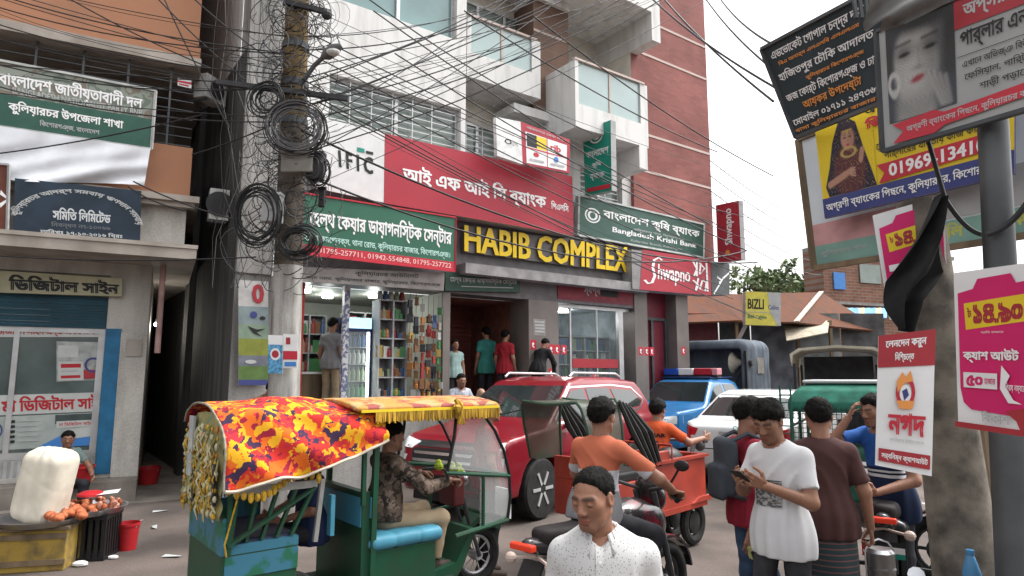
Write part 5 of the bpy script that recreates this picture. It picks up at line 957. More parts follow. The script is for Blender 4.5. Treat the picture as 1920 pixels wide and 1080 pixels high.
# ================================================================== people
SKIN = M_attr('skin', .5, .35); HAIR = M('hair_black', (.007, .0065, .006), .75, var=.5, scale=60, bump=.5, stretch=(1, 1, .4), spec=.12); SHOE = M('sandal_brown', (.06, .04, .03), .6)
def nrm(v): v = np.array(v, float); return v / (np.linalg.norm(v) + 1e-9)
def rot_ypr(yaw, pitch, roll=0):        # columns: right, forward, up
    cy, sy = math.cos(yaw), math.sin(yaw); Rz = np.array([[cy, -sy, 0], [sy, cy, 0], [0, 0, 1]])
    cp, sp_ = math.cos(pitch), math.sin(pitch); Rx = np.array([[1, 0, 0], [0, cp, -sp_], [0, sp_, cp]])
    cr, sr = math.cos(roll), math.sin(roll); Ry = np.array([[cr, 0, sr], [0, 1, 0], [-sr, 0, cr]])
    return Rz @ Rx @ Ry
def head_parts(c, Rm, neck, h, hair='short', skin=(.27, .135, .088), beard=0, s=1.0, ears=True):
    nk = Rm.T @ (np.array(neck) - c) / s
    def f(x, y, z):
        d = ell(x, y, z, (0, -.014, .03), (.075, .094, .086))
        d = smin(d, ell(x, y, z, (0, .022, -.03), (.06, .07, .088)), .03)
        ax = np.abs(x)
        d = smin(d, rcone(ax, y, z, (.054, -.005, -.055), (.018, .07, -.094), .02, .018), .03)
        d = smin(d, rcone(ax, y, z, (0, .072, -.097), (.012, .07, -.097), .017, .015), .02)
        d = smin(d, rcone(ax, y, z, (.012, .082, .024), (.045, .07, .022), .011, .01), .015)
        d = smin(d, ell(ax, y, z, (.044, .05, -.012), (.022, .022, .02)), .03)
        d = smax(d, -ell(ax, y, z, (.031, .1, .004), (.017, .016, .011)), .014)
        d = smin(d, ell(ax, y, z, (.031, .0765, .003), (.0145, .013, .0115)), .004)
        d = smin(d, rcone(x, y, z, (0, .086, .018), (0, .106, -.024), .0075, .0125), .014)
        d = smin(d, ell(ax, y, z, (.013, .098, -.03), (.009, .011, .008)), .008)
        d = smin(d, ell(x, y, z, (0, .086, -.06), (.024, .0135, .0065)), .005); d = smin(d, ell(x, y, z, (0, .085, -.071), (.021, .0135, .0075)), .004)
        d = smax(d, -rcone(ax, y, z, (0, .102, -.0655), (.02, .094, -.0665), .0015, .001), .004)
        if ears:
            e = smax(ell(ax, y, z, (.078, -.008, -.004), (.011, .02, .032)), -ell(ax, y, z, (.089, -.002, -.002), (.008, .011, .02)), .006); d = smin(d, e, .008)
        d = smin(d, rcone(x, y, z, (0, -.02, -.06), nk, .053, .062), .03)
        return d
    lo = np.minimum([-.105, -.125, -.14], nk - .07); hi = np.maximum([.105, .135, .135], nk + .07); lo[2] = max(lo[2], nk[2] - .02)
    V, F = nets(f, lo, hi, h / s)
    x, y, z = V.T; ax = np.abs(x); colr = np.tile(np.array(skin), (len(V), 1)) * (1 + .05 * np.sin(40 * x + 31 * z))[:, None]
    def blend(w, c2): colr[:] = colr * (1 - w[:, None]) + np.array(c2) * w[:, None]
    st = lambda d, a: np.clip(1 - d / a, 0, 1)
    fr = (y > .04)
    blend(.55 * st(np.maximum(ell(x, y, z, (0, .05, -.08), (.05, .06, .05)), 0), .03) * beard * fr, np.array(skin) * .42)
    blend(.8 * st(np.maximum(np.minimum(ell(x, y, z, (0, .088, -.06), (.022, .016, .007)), ell(x, y, z, (0, .087, -.071), (.019, .016, .007))), 0), .004), np.array(skin) * np.array([.85, .55, .6]))
    blend(.9 * st(np.abs(rcone(ax, y, z, (.014, .1, .03), (.05, .075, .028), .004, .003)) * (rcone(ax, y, z, (.014, .1, .03), (.05, .075, .028), .0, .0) > 0), .012) * (z > .017) * fr, (.02, .014, .012))
    blend(.9 * st(rcone(ax, y, z, (.018, .092, -.0025), (.044, .083, -.0035), .0015, .0015), .0035) * fr, (.02, .013, .012))
    blend(.5 * st(rcone(ax, y, z, (.008, .104, -.038), (.014, .1, -.037), .003, .003), .004), np.array(skin) * .3)
    if beard > 1: blend(.85 * st(np.maximum(ell(x, y, z, (0, .085, -.048), (.03, .03, .006)), 0), .006) * fr, (.02, .015, .013))
    Vw = (V * s) @ Rm.T + c
    hv = None
    if hair != 'bald':
        th = {'crew': .007, 'short': .016, 'full': .024}[hair]; line = .086 if hair == 'crew' else (.062 if hair == 'short' else .05)
        def g(x, y, z):
            zq = np.where(y > .012, .012 + (line - .012) * np.clip((y - .012) / .05, 0, 1), np.where(y > -.03, .012, .012 + (y + .03) * 1.35)); tk = .3 + .7 * np.clip((z - zq) / .035, 0, 1)
            d = ell(x, y, z, (0, -.016, .032), (.075, .094, .086)) - th * .95 * tk + (.0035 if hair != 'crew' else .001) * snoise(x, y, z, 120, 2) + (.006 if hair == 'full' else .002) * snoise(x, y, z, 55, 1)
            zl = np.where(y > .012, .012 + (line - .012) * np.clip((y - .012) / .05, 0, 1), np.where(y > -.03, .012, .012 + (y + .03) * 1.35)); zl = np.where((np.abs(x) < .08) & (y > .012) & (y < .03), zl - .0, zl)
            return smax(d, zl - z + .007 * snoise(x, y, z, 110, 3) + .004 * snoise(x, y, z, 260, 5), .003)
        V2, F2 = nets(g, (-.125, -.15, -.12), (.125, .14, .165), max(h, .0045) / s)
        hv = ((V2 * s) @ Rm.T + c, F2)
    return Vw, F, colr, hv
def hand_parts(w_, d, n, side, curl, h, s=1.0, skin=(.27, .135, .088), spread=1.0):
    d = nrm(d); n = nrm(np.array(n) - d * (np.array(n) @ d)); l = np.cross(d, n) * side; w_ = np.array(w_); pr = []
    for i, (o, L) in enumerate(((-.030, .066), (-.010, .08), (.011, .084), (.031, .074))):
        k = w_ + d * (.088 - .004 * abs(i - 1.6)) * s + l * o * s * spread; pr.append((w_ + l * o * .55 * s + d * .01, k, .0135, .0105))
        a = curl * (1 + .12 * (2 - i)); d1 = d * math.cos(a * .6) + n * math.sin(a * .6); d2 = d * math.cos(a * 1.5) + n * math.sin(a * 1.5); d3 = d * math.cos(a * 2.1) + n * math.sin(a * 2.1)
        k1 = k + d1 * L * .46 * s; k2 = k1 + d2 * L * .32 * s; k3 = k2 + d3 * L * .24 * s
        pr += [(k, k1, .0098, .0086), (k1, k2, .0086, .0076), (k2, k3, .0076, .0066)]
    t0 = w_ + d * .022 * s + l * .024 * s; t1 = t0 + nrm(d * .55 + l * .75 + n * .35) * .045 * s; t2 = t1 + nrm(d * .9 + l * .15 + n * .5 * (1 + curl * .4)) * .032 * s; t3 = t2 + nrm(d * .8 - l * .1 + n * .6) * .024 * s
    pr += [(t0, t1, .0145, .011), (t1, t2, .011, .009), (t2, t3, .009, .0075)]
    P = np.array([p for q in pr for p in q[:2]]); cache = pr
    def f(x, y, z):
        dd = None
        for a, b, ra, rb in cache:
            e = rcone(x, y, z, a, b, ra * s, rb * s); dd = e if dd is None else smin(dd, e, .007)
        return dd
    V, F = nets(f, P.min(0) - .025, P.max(0) + .025, h); return V, F, np.tile(np.array(skin), (len(V), 1))
DEF = dict(pel=(0, 0, .93), neck=(0, -.01, 1.42), head=(0, .03, 1.575), shL=(-.158, -.01, 1.355), shR=(.158, -.01, 1.355), elL=(-.215, -.03, 1.09), elR=(.215, -.03, 1.09), wrL=(-.22, .06, .85), wrR=(.22, .06, .85),
           hipL=(-.09, 0, .89), hipR=(.09, 0, .89), knL=(-.1, .03, .49), knR=(.1, .03, .49), anL=(-.1, -.02, .08), anR=(.1, -.02, .08))
def person(label, loc, rot, H_=1.68, J={}, yaw=0, pitch=0, roll=0, top=None, sleeve=.55, hem=.1, bottom=None, lungi=False, hair='short', skin=(.27, .135, .088), beard=1, near=0, hands=None, group=None, collar=False, shoes=True, short=0, legs=True, top_fn=None, bulk=.88):
    sF = H_ / 1.68; j = {k: np.array(v, float) * sF for k, v in {**DEF, **J}.items()}
    root = thing('person', label, 'person', loc, R(rot), group)
    up = nrm(j['neck'] - j['pel']); L = np.linalg.norm(j['neck'] - j['pel']); rt = nrm(j['shR'] - j['shL']); rt = nrm(rt - up * (rt @ up)); fw = np.cross(up, rt); Rt = np.stack([rt, fw, up], 1); RT = Rt.T
    Rl = [Rt[:, 0], Rt[:, 1], Rt[:, 2]]
    def E(x, y, z, c, r): return ell(x, y, z, c, [q * sF for q in r], [(Rt[0, k], Rt[1, k], Rt[2, k]) for k in range(3)] if True else None)
    def Ee(x, y, z, c, r):
        px, py, pz = x - c[0], y - c[1], z - c[2]; a = px * rt[0] + py * rt[1] + pz * rt[2]; b = px * fw[0] + py * fw[1] + pz * fw[2]; d = px * up[0] + py * up[1] + pz * up[2]
        return ell(a, b, d, (0, 0, 0), [q * sF for q in r])
    pel, nk = j['pel'], j['neck']
    def torso(x, y, z, e=0.0):
        bw = bulk
        d = Ee(x, y, z, pel + up * L * .70 + fw * .005, (.168 * bw + e, .112 * bw + e, .18 + e)); d = smin(d, Ee(x, y, z, pel + up * L * .36 + fw * .012 * bw, (.152 * bw + e, .11 * bw + e, .17 + e)), .06 * sF); d = smin(d, Ee(x, y, z, pel, (.163 * bw + e, .118 * bw + e, .125 + e)), .06 * sF)
        return smin(d, rcone(x, y, z, j['shL'] - up * .01, j['shR'] - up * .01, (.05 + e) * sF, (.05 + e) * sF), .07 * sF)
    h = (.012 if near else .02)
    pts = np.array(list(j.values())); lo, hi = pts.min(0) - .2 * sF, pts.max(0) + .2 * sF; hi[2] = max(nk[2], pts[:13, 2].max() if False else max(j[k][2] for k in j if k != 'head')) + .12; lo[2] = max(lo[2], -.02 - .0)
    def body(x, y, z):
        d = torso(x, y, z, -.006)
        for s_ in 'LR':
            d = smin(d, rcone(x, y, z, j['sh' + s_], j['el' + s_], .05 * sF, .042 * sF), .04); d = smin(d, rcone(x, y, z, j['el' + s_], j['wr' + s_], .042 * sF, .027 * sF), .02)
            if legs: d = smin(d, rcone(x, y, z, j['hip' + s_], j['kn' + s_], .08 * sF, .056 * sF), .04); d = smin(d, rcone(x, y, z, j['kn' + s_], j['an' + s_], .054 * sF, .036 * sF), .03)
        return d
    V, F = nets(body, lo, hi, h); C = np.tile(np.array(skin), (len(V), 1)) * (1 + .04 * np.sin(25 * V[:, :1] + 19 * V[:, 2:]))
    VV, FF, CC = [V], [F], [C]; n0 = len(V)
    Rh = rot_ypr(R(yaw), R(pitch), R(roll)); hc = j['head']; hh = {0: .009, 1: .006, 2: .0034}[near]
    hV, hF, hC, hair_ = head_parts(hc, Rh, nk - up * .03, hh, hair, skin, beard, sF); VV.append(hV); FF.append(hF + n0); CC.append(hC); n0 += len(hV)
    for s_ in 'LR':
        hs_ = (hands or {}).get(s_, {}); d = hs_.get('d', j['wr' + s_] - j['el' + s_]); n = hs_.get('n', (1 if s_ == 'L' else -1, .2, -.1)); cu = hs_.get('curl', .45)
        a, b, c = hand_parts(j['wr' + s_], d, n, 1 if s_ == 'R' else -1, cu, .005 if near else .008, sF, skin); VV.append(a); FF.append(b + n0); CC.append(c); n0 += len(a)
    mesh_obj('body', np.concatenate(VV), np.concatenate(FF), SKIN, root, smooth=True, colors=np.concatenate(CC))
    if hair_:
        mesh_obj('hair', hair_[0], hair_[1], HAIR, root, smooth=True)
        if near:                                   # loose strands that break the outline
            hv = hair_[0]; rs = np.random.RandomState(len(hv)); n_ = 2200 if near == 2 else 1000; SV = []; SF = []; L_ = .011 if hair == 'crew' else .022
            for i in rs.randint(0, len(hv), n_):
                p = hv[i]; o_ = nrm(p - hc); d = nrm(o_ * rs.uniform(.35, .8) + np.array([0, 0, -.55]) + rs.normal(0, .35, 3)); e = nrm(np.cross(d, rs.normal(size=3))) * .0011; q = p + d * L_ * rs.uniform(.6, 1.3) * sF; b_ = len(SV)
                SV += [p - e - o_ * .003, p + e - o_ * .003, q]; SF.append((b_, b_ + 1, b_ + 2))
            mesh_obj('hair_strands', SV, SF, HAIR, root)['kind'] = 'stuff'
    fns = {}
    def plane(x, y, z, p, n): return (x - p[0]) * n[0] + (y - p[1]) * n[1] + (z - p[2]) * n[2]
    if top is not None:
        def shirt(x, y, z):
            rz = nk[2] - z; d = torso(x, y, z, .009) - .017 * (1 - np.abs(np.sin(13 * z + 6 * x + 2.2 * np.sin(7 * x + 5 * y) + 1.5 * np.sin(9 * z)))) ** 2 * np.clip(rz * 4, .1, 1) + .005 * snoise(x, y, z, 24, 1) * np.clip(rz * 4, .2, 1)
            hp = pel - up * hem; d = smin(d, Ee(x, y, z, pel - up * hem * .5, (max(.205, .197 * bulk), max(.155, .152 * bulk), .30)) - .006 * np.sin(11 * np.arctan2(y - pel[1], x - pel[0]) + 3), .05); d = smax(d, -plane(x, y, z, hp, up), .006)
            d = smax(d, -rcone(x, y, z, nk - up * .03 + fw * .015, nk + up * .1 + fw * .05, .064 * sF, .085 * sF), .008)
            if collar: d = smax(d, -rcone(x, y, z, nk - up * .085 + fw * .13, nk + up * .03 + fw * .09, .006, .05), .006)
            for s_ in 'LR':
                a, b, c = j['sh' + s_], j['el' + s_], j['wr' + s_]; n1 = nrm(b - a)
                if sleeve <= 1:
                    e = rcone(x, y, z, a, a + (b - a) * 1.05, .053 * sF, .062 * sF) + .004 * snoise(x, y, z, 40, 2); e = smax(e, plane(x, y, z, a + (b - a) * sleeve, n1), .005); e = smax(e, -plane(x, y, z, a - n1 * .07, n1), .02)
                else:
                    e = smin(rcone(x, y, z, a, b, .066 * sF, .056 * sF), smax(rcone(x, y, z, b, c, .055 * sF, .042 * sF), plane(x, y, z, b + (c - b) * min(.97, sleeve - 1), nrm(c - b)), .005), .03) + .005 * snoise(x, y, z, 38, 2)
                d = smin(d, e, .025)
            return d
        V, F = nets(shirt, lo - .03, hi + [.03, .03, .05], .0085 if near == 2 else .011 if near else .018); mesh_obj('shirt', V, F, top, root, smooth=True); fns['shirt'] = shirt
        if collar:
            m = MB(); n = 22; o0 = nk - up * .035 * sF + fw * .012
            for k in range(n):
                for q in range(1):
                    a0, a1 = [R(90 + 24 + (360 - 48) * t / n) for t in (k, k + 1)]
                    P = lambda a, r_, z_: o0 + (rt * math.cos(a) * r_ + fw * math.sin(a) * r_ * .98 + up * z_) * sF
                    fz = lambda a: max(0, math.sin(a)) ** 2
                    m.quad(P(a0, .074, .062 - .03 * fz(a0)), P(a1, .074, .062 - .03 * fz(a1)), P(a1, .1 + .012 * fz(a1), .026 - .085 * fz(a1)), P(a0, .1 + .012 * fz(a0), .026 - .085 * fz(a0)))
            c_ = m.build('collar', collar, root, smooth=True, fix=False); so_ = c_.modifiers.new('thick', 'SOLIDIFY'); so_.thickness = .008
    if bottom is not None:
        def pants(x, y, z):
            if lungi:
                a = pel; b = (j['anL'] + j['anR']) / 2 + np.array([0, 0, .05]); d = rcone(x, (y - a[1]) * 1.25 + a[1], z, a, b, .165 * sF, .2 * sF) + .008 * snoise(x, y * 1.4, z * .3, 30, 2); d = smax(d, .12 - z, .01)
            else:
                d = Ee(x, y, z, pel - up * .01, (.172 * bulk, .128 * bulk, .13))
                for s_ in 'LR':
                    kn, an = j['kn' + s_], j['an' + s_]; e = smin(rcone(x, y, z, j['hip' + s_], kn, .084 * sF, .068 * sF), smax(rcone(x, y, z, kn, an, .07 * sF, .06 * sF), plane(x, y, z, an + (kn - an) * (.04 + short), -nrm(kn - an)) * 1.0, .006), .03)
                    d = smin(d, e, .035)
                d = d + .006 * snoise(x, y, z, 26, 5) + .003 * snoise(x, y, z, 60, 2)
            return smax(d, plane(x, y, z, pel + up * .11, up), .008)
        V, F = nets(pants, np.minimum(lo, lo - .05), [hi[0] + .03, hi[1] + .05, pel[2] + .3], .012 if near else .018); mesh_obj('lungi' if lungi else 'trousers', V, F, bottom, root, smooth=True); fns['pants'] = pants
    if shoes and legs:
        for s_ in 'LR':
            a = j['an' + s_]; kn = j['kn' + s_]; ff = nrm([*(fw[:2] + 1e-6), 0])
            def foot(x, y, z): return smax(smin(rcone(x, y, z, a + [0, 0, -.035], a + ff * .15 + [0, 0, -.045], .042, .036), rcone(x, y, z, a - ff * .03 + [0, 0, -.04], a + [0, 0, .0], .04, .045), .03), (a[2] - .078) - z, .004)
            V, F = nets(foot, a - [.28, .28, .1], a + [.28, .28, .09], .012); mesh_obj('shoe', V, F, SHOE, root, smooth=True)
    return root, j, fns
def face_cam(p, add=0):  # rotation that turns a figure's front toward the camera
    return math.degrees(math.atan2(p[0], -p[1])) + 180 * 0 + add
# ================================================================== cars
TYRE = M('tyre_rubber', (.018, .018, .018), .85, var=.3, scale=10); RIM = M('rim_alloy', (.42, .42, .43), .4, .25, var=.1)
CGLASS = M('car_glass', (.02, .026, .027), .04, var=.2, scale=.8, spec=.9); CHROME = M('chrome', (.6, .6, .62), .15, 1, var=0); BLKP = M('black_plastic', (.015, .015, .016), .45, var=0); SEAM = M('door_seam', (.01, .008, .008), .8, var=0)
LAMPR = M('lamp_red', (.45, .015, .02), .15, var=0, spec=.8); LAMPC = M('lamp_clear', (.6, .62, .63), .1, var=0, spec=.9)
def mirror_poly(p): return p + [(-a, b) for a, b in reversed(p)]
def car_body(side, half, top, wheels, W, wr, k=.05):
    front = [(a, b) for a, b in half] + [(-a, b) for a, b in reversed(half)]; tp = top + [(x, -y) for x, y in reversed(top)]
    def f(x, y, z):
        d = smax(smax(polysdf(x, z, side), polysdf(y, z, front), k), polysdf(x, y, tp), k)
        for wx in wheels:
            c = np.sqrt((x - wx) ** 2 + (z - wr) ** 2) - (wr + .07); c = np.maximum(c, W * .68 - np.abs(y)); d = smax(d, -c, .025)
        return d
    return f
WHEELS = {}
def wheel(parent, x, y, r_, w_, sgn, spokes=6):
    m = MB(); m.lathe([(r_ * .62, -w_ / 2), (r_ * .93, -w_ / 2), (r_, -w_ * .35), (r_, w_ * .35), (r_ * .93, w_ / 2), (r_ * .62, w_ / 2)], n=28, axis='y'); t = m.build('tyre', TYRE, parent, smooth=True, loc=(x, y, r_))
    m = MB(); m.lathe([(r_ * .63, w_ * .3), (r_ * .6, w_ * .42), (r_ * .55, w_ * .25), (r_ * .2, w_ * .25), (r_ * .16, w_ * .4), (.005, w_ * .4)], n=24, axis='y')
    for k in range(spokes): a = 2 * math.pi * k / spokes; m.bar((r_ * .15 * math.cos(a), -w_ * .34, r_ * .15 * math.sin(a)), (r_ * .6 * math.cos(a), -w_ * .36, r_ * .6 * math.sin(a)), r_ * .2, w_ * .2)
    rm = m.build('rim', RIM, t)
    if sgn > 0: rm.rotation_euler = (0, 0, math.pi)
def strip_poly(a, b, t):
    a = np.array(a); b = np.array(b); d = b - a; d = d / np.linalg.norm(d); n = np.array([-d[1], d[0]]) * t / 2; return [tuple(a + n), tuple(b + n), tuple(b - n), tuple(a - n)]
def car(label, loc, rot, side, half, top, wheels, W, wr, paint, name='parked_car', h=.03, category='car', glass_sides=(), windshield=None, rear=None, wt=.2):
    root = thing(name, label, category, loc, R(rot)); fn = car_body(side, half, top, wheels, W, wr)
    xs = [p[0] for p in side]; zs = [p[1] for p in side]; V, F = nets(fn, (min(xs) - .08, -W - .06, .2), (max(xs) + .08, W + .06, max(zs) + .08), h); mesh_obj('body', V, F, paint, root, smooth=True)
    for s in (1, -1):
        for wx in wheels: wheel(root, wx, s * (W - wt / 2 - .03), wr, wt, s)
        for pg in glass_sides: patch('side_window', fn, pg, 1, s * (W + .1), 0, .006, CGLASS, root, .08)
    if windshield: patch('windshield', fn, windshield, 0, max(xs) + .2, 0, .006, CGLASS, root, .08)
    if rear: patch('rear_window', fn, rear, 0, min(xs) - .2, 0, .006, CGLASS, root, .08)
    m = MB(); m.box(min(xs) + .25, -W * .72, .22, max(xs) - .25, W * .72, .6); m.build('underbody', BLKP, root)
    return root, fn
def seams(root, fn, segs, W, mat=SEAM, t=.012, name='door_seam'):
    for s in (1, -1):
        for a, b in segs: patch(name, fn, strip_poly(a, b, t), 1, s * (W + .1), 0, .004, mat, root, .05)
def mirror_on(root, x, y, z, mat, s):
    m = MB(); m.ball((x, y + s * .1, z), (.07, .12, .09), 12, 8); m.bar((x, y - s * .05, z - .05), (x, y + s * .06, z - .03), .05); m.build('side_mirror', mat, root, smooth=True)
# ---- red suv
SUVR = M('suv_red', (.2, .007, .016), .3, .1, var=.06, scale=1, coat=.45)
side = [(-2.33, .42), (-2.4, .72), (-2.38, 1.02), (-2.3, 1.2), (-2.02, 1.62), (-1.86, 1.75), (-1.0, 1.84), (-.1, 1.84), (.32, 1.77), (1.12, 1.24), (1.3, 1.17), (2.05, 1.06), (2.33, .92), (2.42, .68), (2.38, .42), (2.2, .33), (-2.15, .33)]
half = [(0, .28), (.86, .31), (.93, .5), (.945, .8), (.92, 1.12), (.86, 1.2), (.70, 1.74), (.6, 1.85), (0, 1.86)]
top = [(-2.42, .74), (-2.25, .88), (0, .95), (1.5, .94), (2.15, .86), (2.43, .62)]
x_, y_ = -.16, 8.0; d_ = nrm([2.82, 3.9, 0]); l_ = np.array([-d_[1], d_[0], 0]); cen = np.array([x_, y_, 0]) + d_ * 2.4 + l_ * .93
ang = math.degrees(math.atan2(-d_[1], -d_[0]))
suv, sf = car('red sport utility vehicle facing left behind the green rickshaw', cen, ang, side, half, top, (1.42, -1.38), .945, .39, SUVR, glass_sides=(
    [(.93, 1.26), (.42, 1.62), (.02, 1.66), (-.02, 1.25)], [(-.1, 1.25), (-.06, 1.66), (-.78, 1.65), (-.92, 1.28)], [(-1.0, 1.3), (-.86, 1.64), (-1.6, 1.6), (-1.88, 1.42), (-1.75, 1.34)]), windshield=[(-.8, 1.27), (.8, 1.27), (.66, 1.7), (-.66, 1.7)], rear=[(-.72, 1.28), (.72, 1.28), (.6, 1.62), (-.6, 1.62)])
seams(suv, sf, [((.95, 1.2), (.98, .5)), ((-.05, 1.24), (-.05, .48)), ((-.95, 1.26), (-.9, .75)), ((-.9, .75), (-1.02, .5)), ((.98, .5), (-1.0, .49))], .945)
seams(suv, sf, [((.2, 1.0), (.02, 1.0)), ((-.7, 1.02), (-.88, 1.02))], .945, CHROME, .035, 'door_handle')
seams(suv, sf, [((1.0, 1.24), (.42, 1.68)), ((.42, 1.68), (-.9, 1.7)), ((-.9, 1.7), (-1.62, 1.65)), ((-1.62, 1.65), (-1.98, 1.44)), ((-1.98, 1.44), (-1.75, 1.3)), ((-1.75, 1.3), (-.98, 1.24)), ((-.98, 1.24), (.98, 1.2))], .945, CHROME, .026, 'window_trim')
seams(suv, sf, [((.95, .8), (-1.0, .9))], .945, M('suv_crease', (.18, .01, .02), .3, .25, var=0), .02, 'crease')
for s in (1, -1):
    mirror_on(suv, .82, s * .93, 1.2, SUVR, s)
    m = MB(); m.box(-.95, s * .84, .34, .95, s * .99, .42); m.build('side_step', ALU, suv, bevel=.015)
    m = MB(); m.tube([(.2, s * .6, 1.83), (.1, s * .6, 1.89), (-1.3, s * .6, 1.88), (-1.45, s * .6, 1.83)], .02, 8); m.build('roof_rail', ALU, suv)
    patch('headlight', sf, [(s * .5, .98), (s * .84, 1.03), (s * .86, .93), (s * .55, .9)], 0, 2.6, 0, .008, LAMPC, suv, .04); patch('fog_lamp', sf, [(s * .6, .82), (s * .85, .84), (s * .82, .55), (s * .68, .55)], 0, 2.6, 0, .008, LAMPC, suv, .04)
    patch('tail_light', sf, [(s * .6, 1.2), (s * .82, 1.16), (s * .86, .8), (s * .78, .8), (s * .74, 1.05)], 0, -2.6, 0, .008, LAMPR, suv, .05)
for k in range(3): patch('grille_bar', sf, [(-.5, .965 - .09 * k), (.5, .965 - .09 * k), (.48, .93 - .09 * k), (-.48, .93 - .09 * k)], 0, 2.6, 0, .012, CHROME, suv, .05)
patch('grille', sf, [(-.55, 1.0), (.55, 1.0), (.5, .68), (-.5, .68)], 0, 2.6, 0, .006, BLKP, suv, .05); patch('lower_grille', sf, [(-.62, .6), (.62, .6), (.58, .45), (-.58, .45)], 0, 2.6, 0, .006, BLKP, suv, .05)
for s in (-.35, .25): m = MB(); m.bar((1.05, s - .3, 1.285), (.85, s + .22, 1.42), .018); m.build('wiper', BLKP, suv)
m = MB(); m.tube([(-1.55, 0, 1.78), (-1.8, 0, 1.9)], [.05, .02], 8); m.build('antenna_fin', SUVR, suv)
# ---- white sedan
SEDW = M('sedan_white', (.6, .61, .61), .25, .0, var=.04, scale=2, coat=.7)
side = [(-2.1, .38), (-2.18, .6), (-2.16, .92), (-2.02, 1.0), (-1.62, 1.03), (-1.0, 1.36), (-.7, 1.44), (.1, 1.45), (.4, 1.38), (1.15, .98), (1.9, .86), (2.12, .7), (2.14, .45), (2.0, .3), (-1.95, .3)]
half = [(0, .25), (.78, .28), (.835, .5), (.84, .75), (.8, .98), (.60, 1.38), (.5, 1.45), (0, 1.46)]
top = [(-2.19, .66), (-2.02, .79), (0, .845), (1.4, .84), (1.95, .74), (2.15, .5)]
d_ = nrm([.57, .82, 0]); rc = at(1386, 820, 10.7); cen = np.array([rc[0], 10.7, 0]) + d_ * 2.1
sed, sf = car('white sedan seen from behind with a dark rear window', cen, math.degrees(math.atan2(d_[1], d_[0])), side, half, top, (1.3, -1.25), .84, .3, SEDW, glass_sides=([(.95, 1.02), (.38, 1.32), (-.1, 1.36), (-.12, 1.01)], [(-.18, 1.01), (-.16, 1.36), (-.75, 1.34), (-1.15, 1.1), (-1.05, 1.03)]), windshield=[(-.68, 1.02), (.68, 1.02), (.54, 1.35), (-.54, 1.35)], rear=[(-.7, 1.06), (.7, 1.06), (.55, 1.365), (-.55, 1.365)], wt=.18)
for s in (1, -1):
    patch('tail_light', sf, [(s * .56, .9), (s * .81, .96), (s * .82, .68), (s * .74, .64), (s * .66, .7)], 0, -2.4, 0, .008, LAMPR, sed, .04); patch('reverse_light', sf, [(s * .6, .8), (s * .68, .8), (s * .68, .74), (s * .62, .74)], 0, -2.4, 0, .012, LAMPC, sed, .04); mirror_on(sed, .8, s * .84, 1.02, SEDW, s)
patch('number_plate', sf, [(-.2, .8), (.2, .8), (.2, .68), (-.2, .68)], 0, -2.4, 0, .012, PGREY, sed, .05); patch('trunk_seam', sf, strip_poly((-.56, .62), (.56, .62), .012), 0, -2.4, 0, .005, SEAM, sed, .05); patch('chrome_strip', sf, strip_poly((-.25, .85), (.25, .85), .03), 0, -2.4, 0, .014, CHROME, sed, .05)
m = MB(); q = project(sf, [(.0, .915)], 0, -2.4, 0, .01)[0]; m.torus(q, .035, .006, 'x', 16, 5); m.build('badge', PTEAL, sed)
m = MB(); m.ball((-1.25, .0, 1.09), (.1, .35, .03), 10, 5); m.build('parcel_cushion', M('cushion_pink', (.4, .08, .2), .7), sed)
sed.scale = (1.05, 1.08, 1.11)
seams(sed, sf, [((-.15, 1.0), (-.15, .4)), ((.95, .98), (.98, .45)), ((-1.05, 1.0), (-.92, .6))], .84, t=.01)
# ---- police pickup
POLB = M('police_blue', (.03, .17, .4), .3, .1, var=.05, scale=1, coat=.7); POLD = M('police_dark_blue', (.012, .035, .14), .35, .1, var=.05, coat=.5)
side = [(-2.55, .5), (-2.6, .75), (-2.58, 1.06), (-1.0, 1.1), (-.95, 1.2), (-.72, 1.7), (-.5, 1.78), (.35, 1.79), (.55, 1.72), (1.15, 1.24), (1.3, 1.18), (2.3, 1.1), (2.52, .95), (2.62, .7), (2.55, .45), (2.4, .36), (-2.4, .38)]
half = [(0, .3), (.84, .33), (.91, .55), (.92, .85), (.89, 1.14), (.7, 1.68), (.6, 1.79), (0, 1.8)]
top = [(-2.6, .82), (-2.4, .9), (0, .92), (1.6, .91), (2.3, .82), (2.62, .6)]
d_ = nrm([-.68, -.73, 0]); pc = at(1302, 704, 16.0); cen = np.array([pc[0], 16.0, 0])
pol, sf = car('blue police pickup with a light bar facing the camera behind the white sedan', cen, math.degrees(math.atan2(d_[1], d_[0])), side, half, top, (1.55, -1.5), .92, .38, POLB, category='police car', name='police_pickup', glass_sides=([(.98, 1.26), (.5, 1.6), (.12, 1.66), (.08, 1.24)], [(0, 1.24), (.02, 1.66), (-.55, 1.64), (-.78, 1.28)]), windshield=[(-.78, 1.28), (.78, 1.28), (.64, 1.7), (-.64, 1.7)])
for s in (1, -1):
    patch('headlight', sf, [(s * .52, 1.0), (s * .84, 1.03), (s * .84, .86), (s * .58, .85)], 0, 2.8, 0, .008, LAMPC, pol, .05); mirror_on(pol, .85, s * .92, 1.26, BLKP, s)
seams(pol, sf, [((.04, 1.22), (.02, .45)), ((-.85, 1.2), (-.85, .5)), ((1.05, 1.2), (1.05, .5))], .92); patch('grille', sf, [(-.48, .98), (.48, .98), (.44, .74), (-.44, .74)], 0, 2.8, 0, .006, BLKP, pol, .05)
m = MB(); m.box(-.75, -.62, 1.79, .45, .62, 1.82); m.build('roof_panel', POLD, pol, bevel=.01)
lbz = 1.86
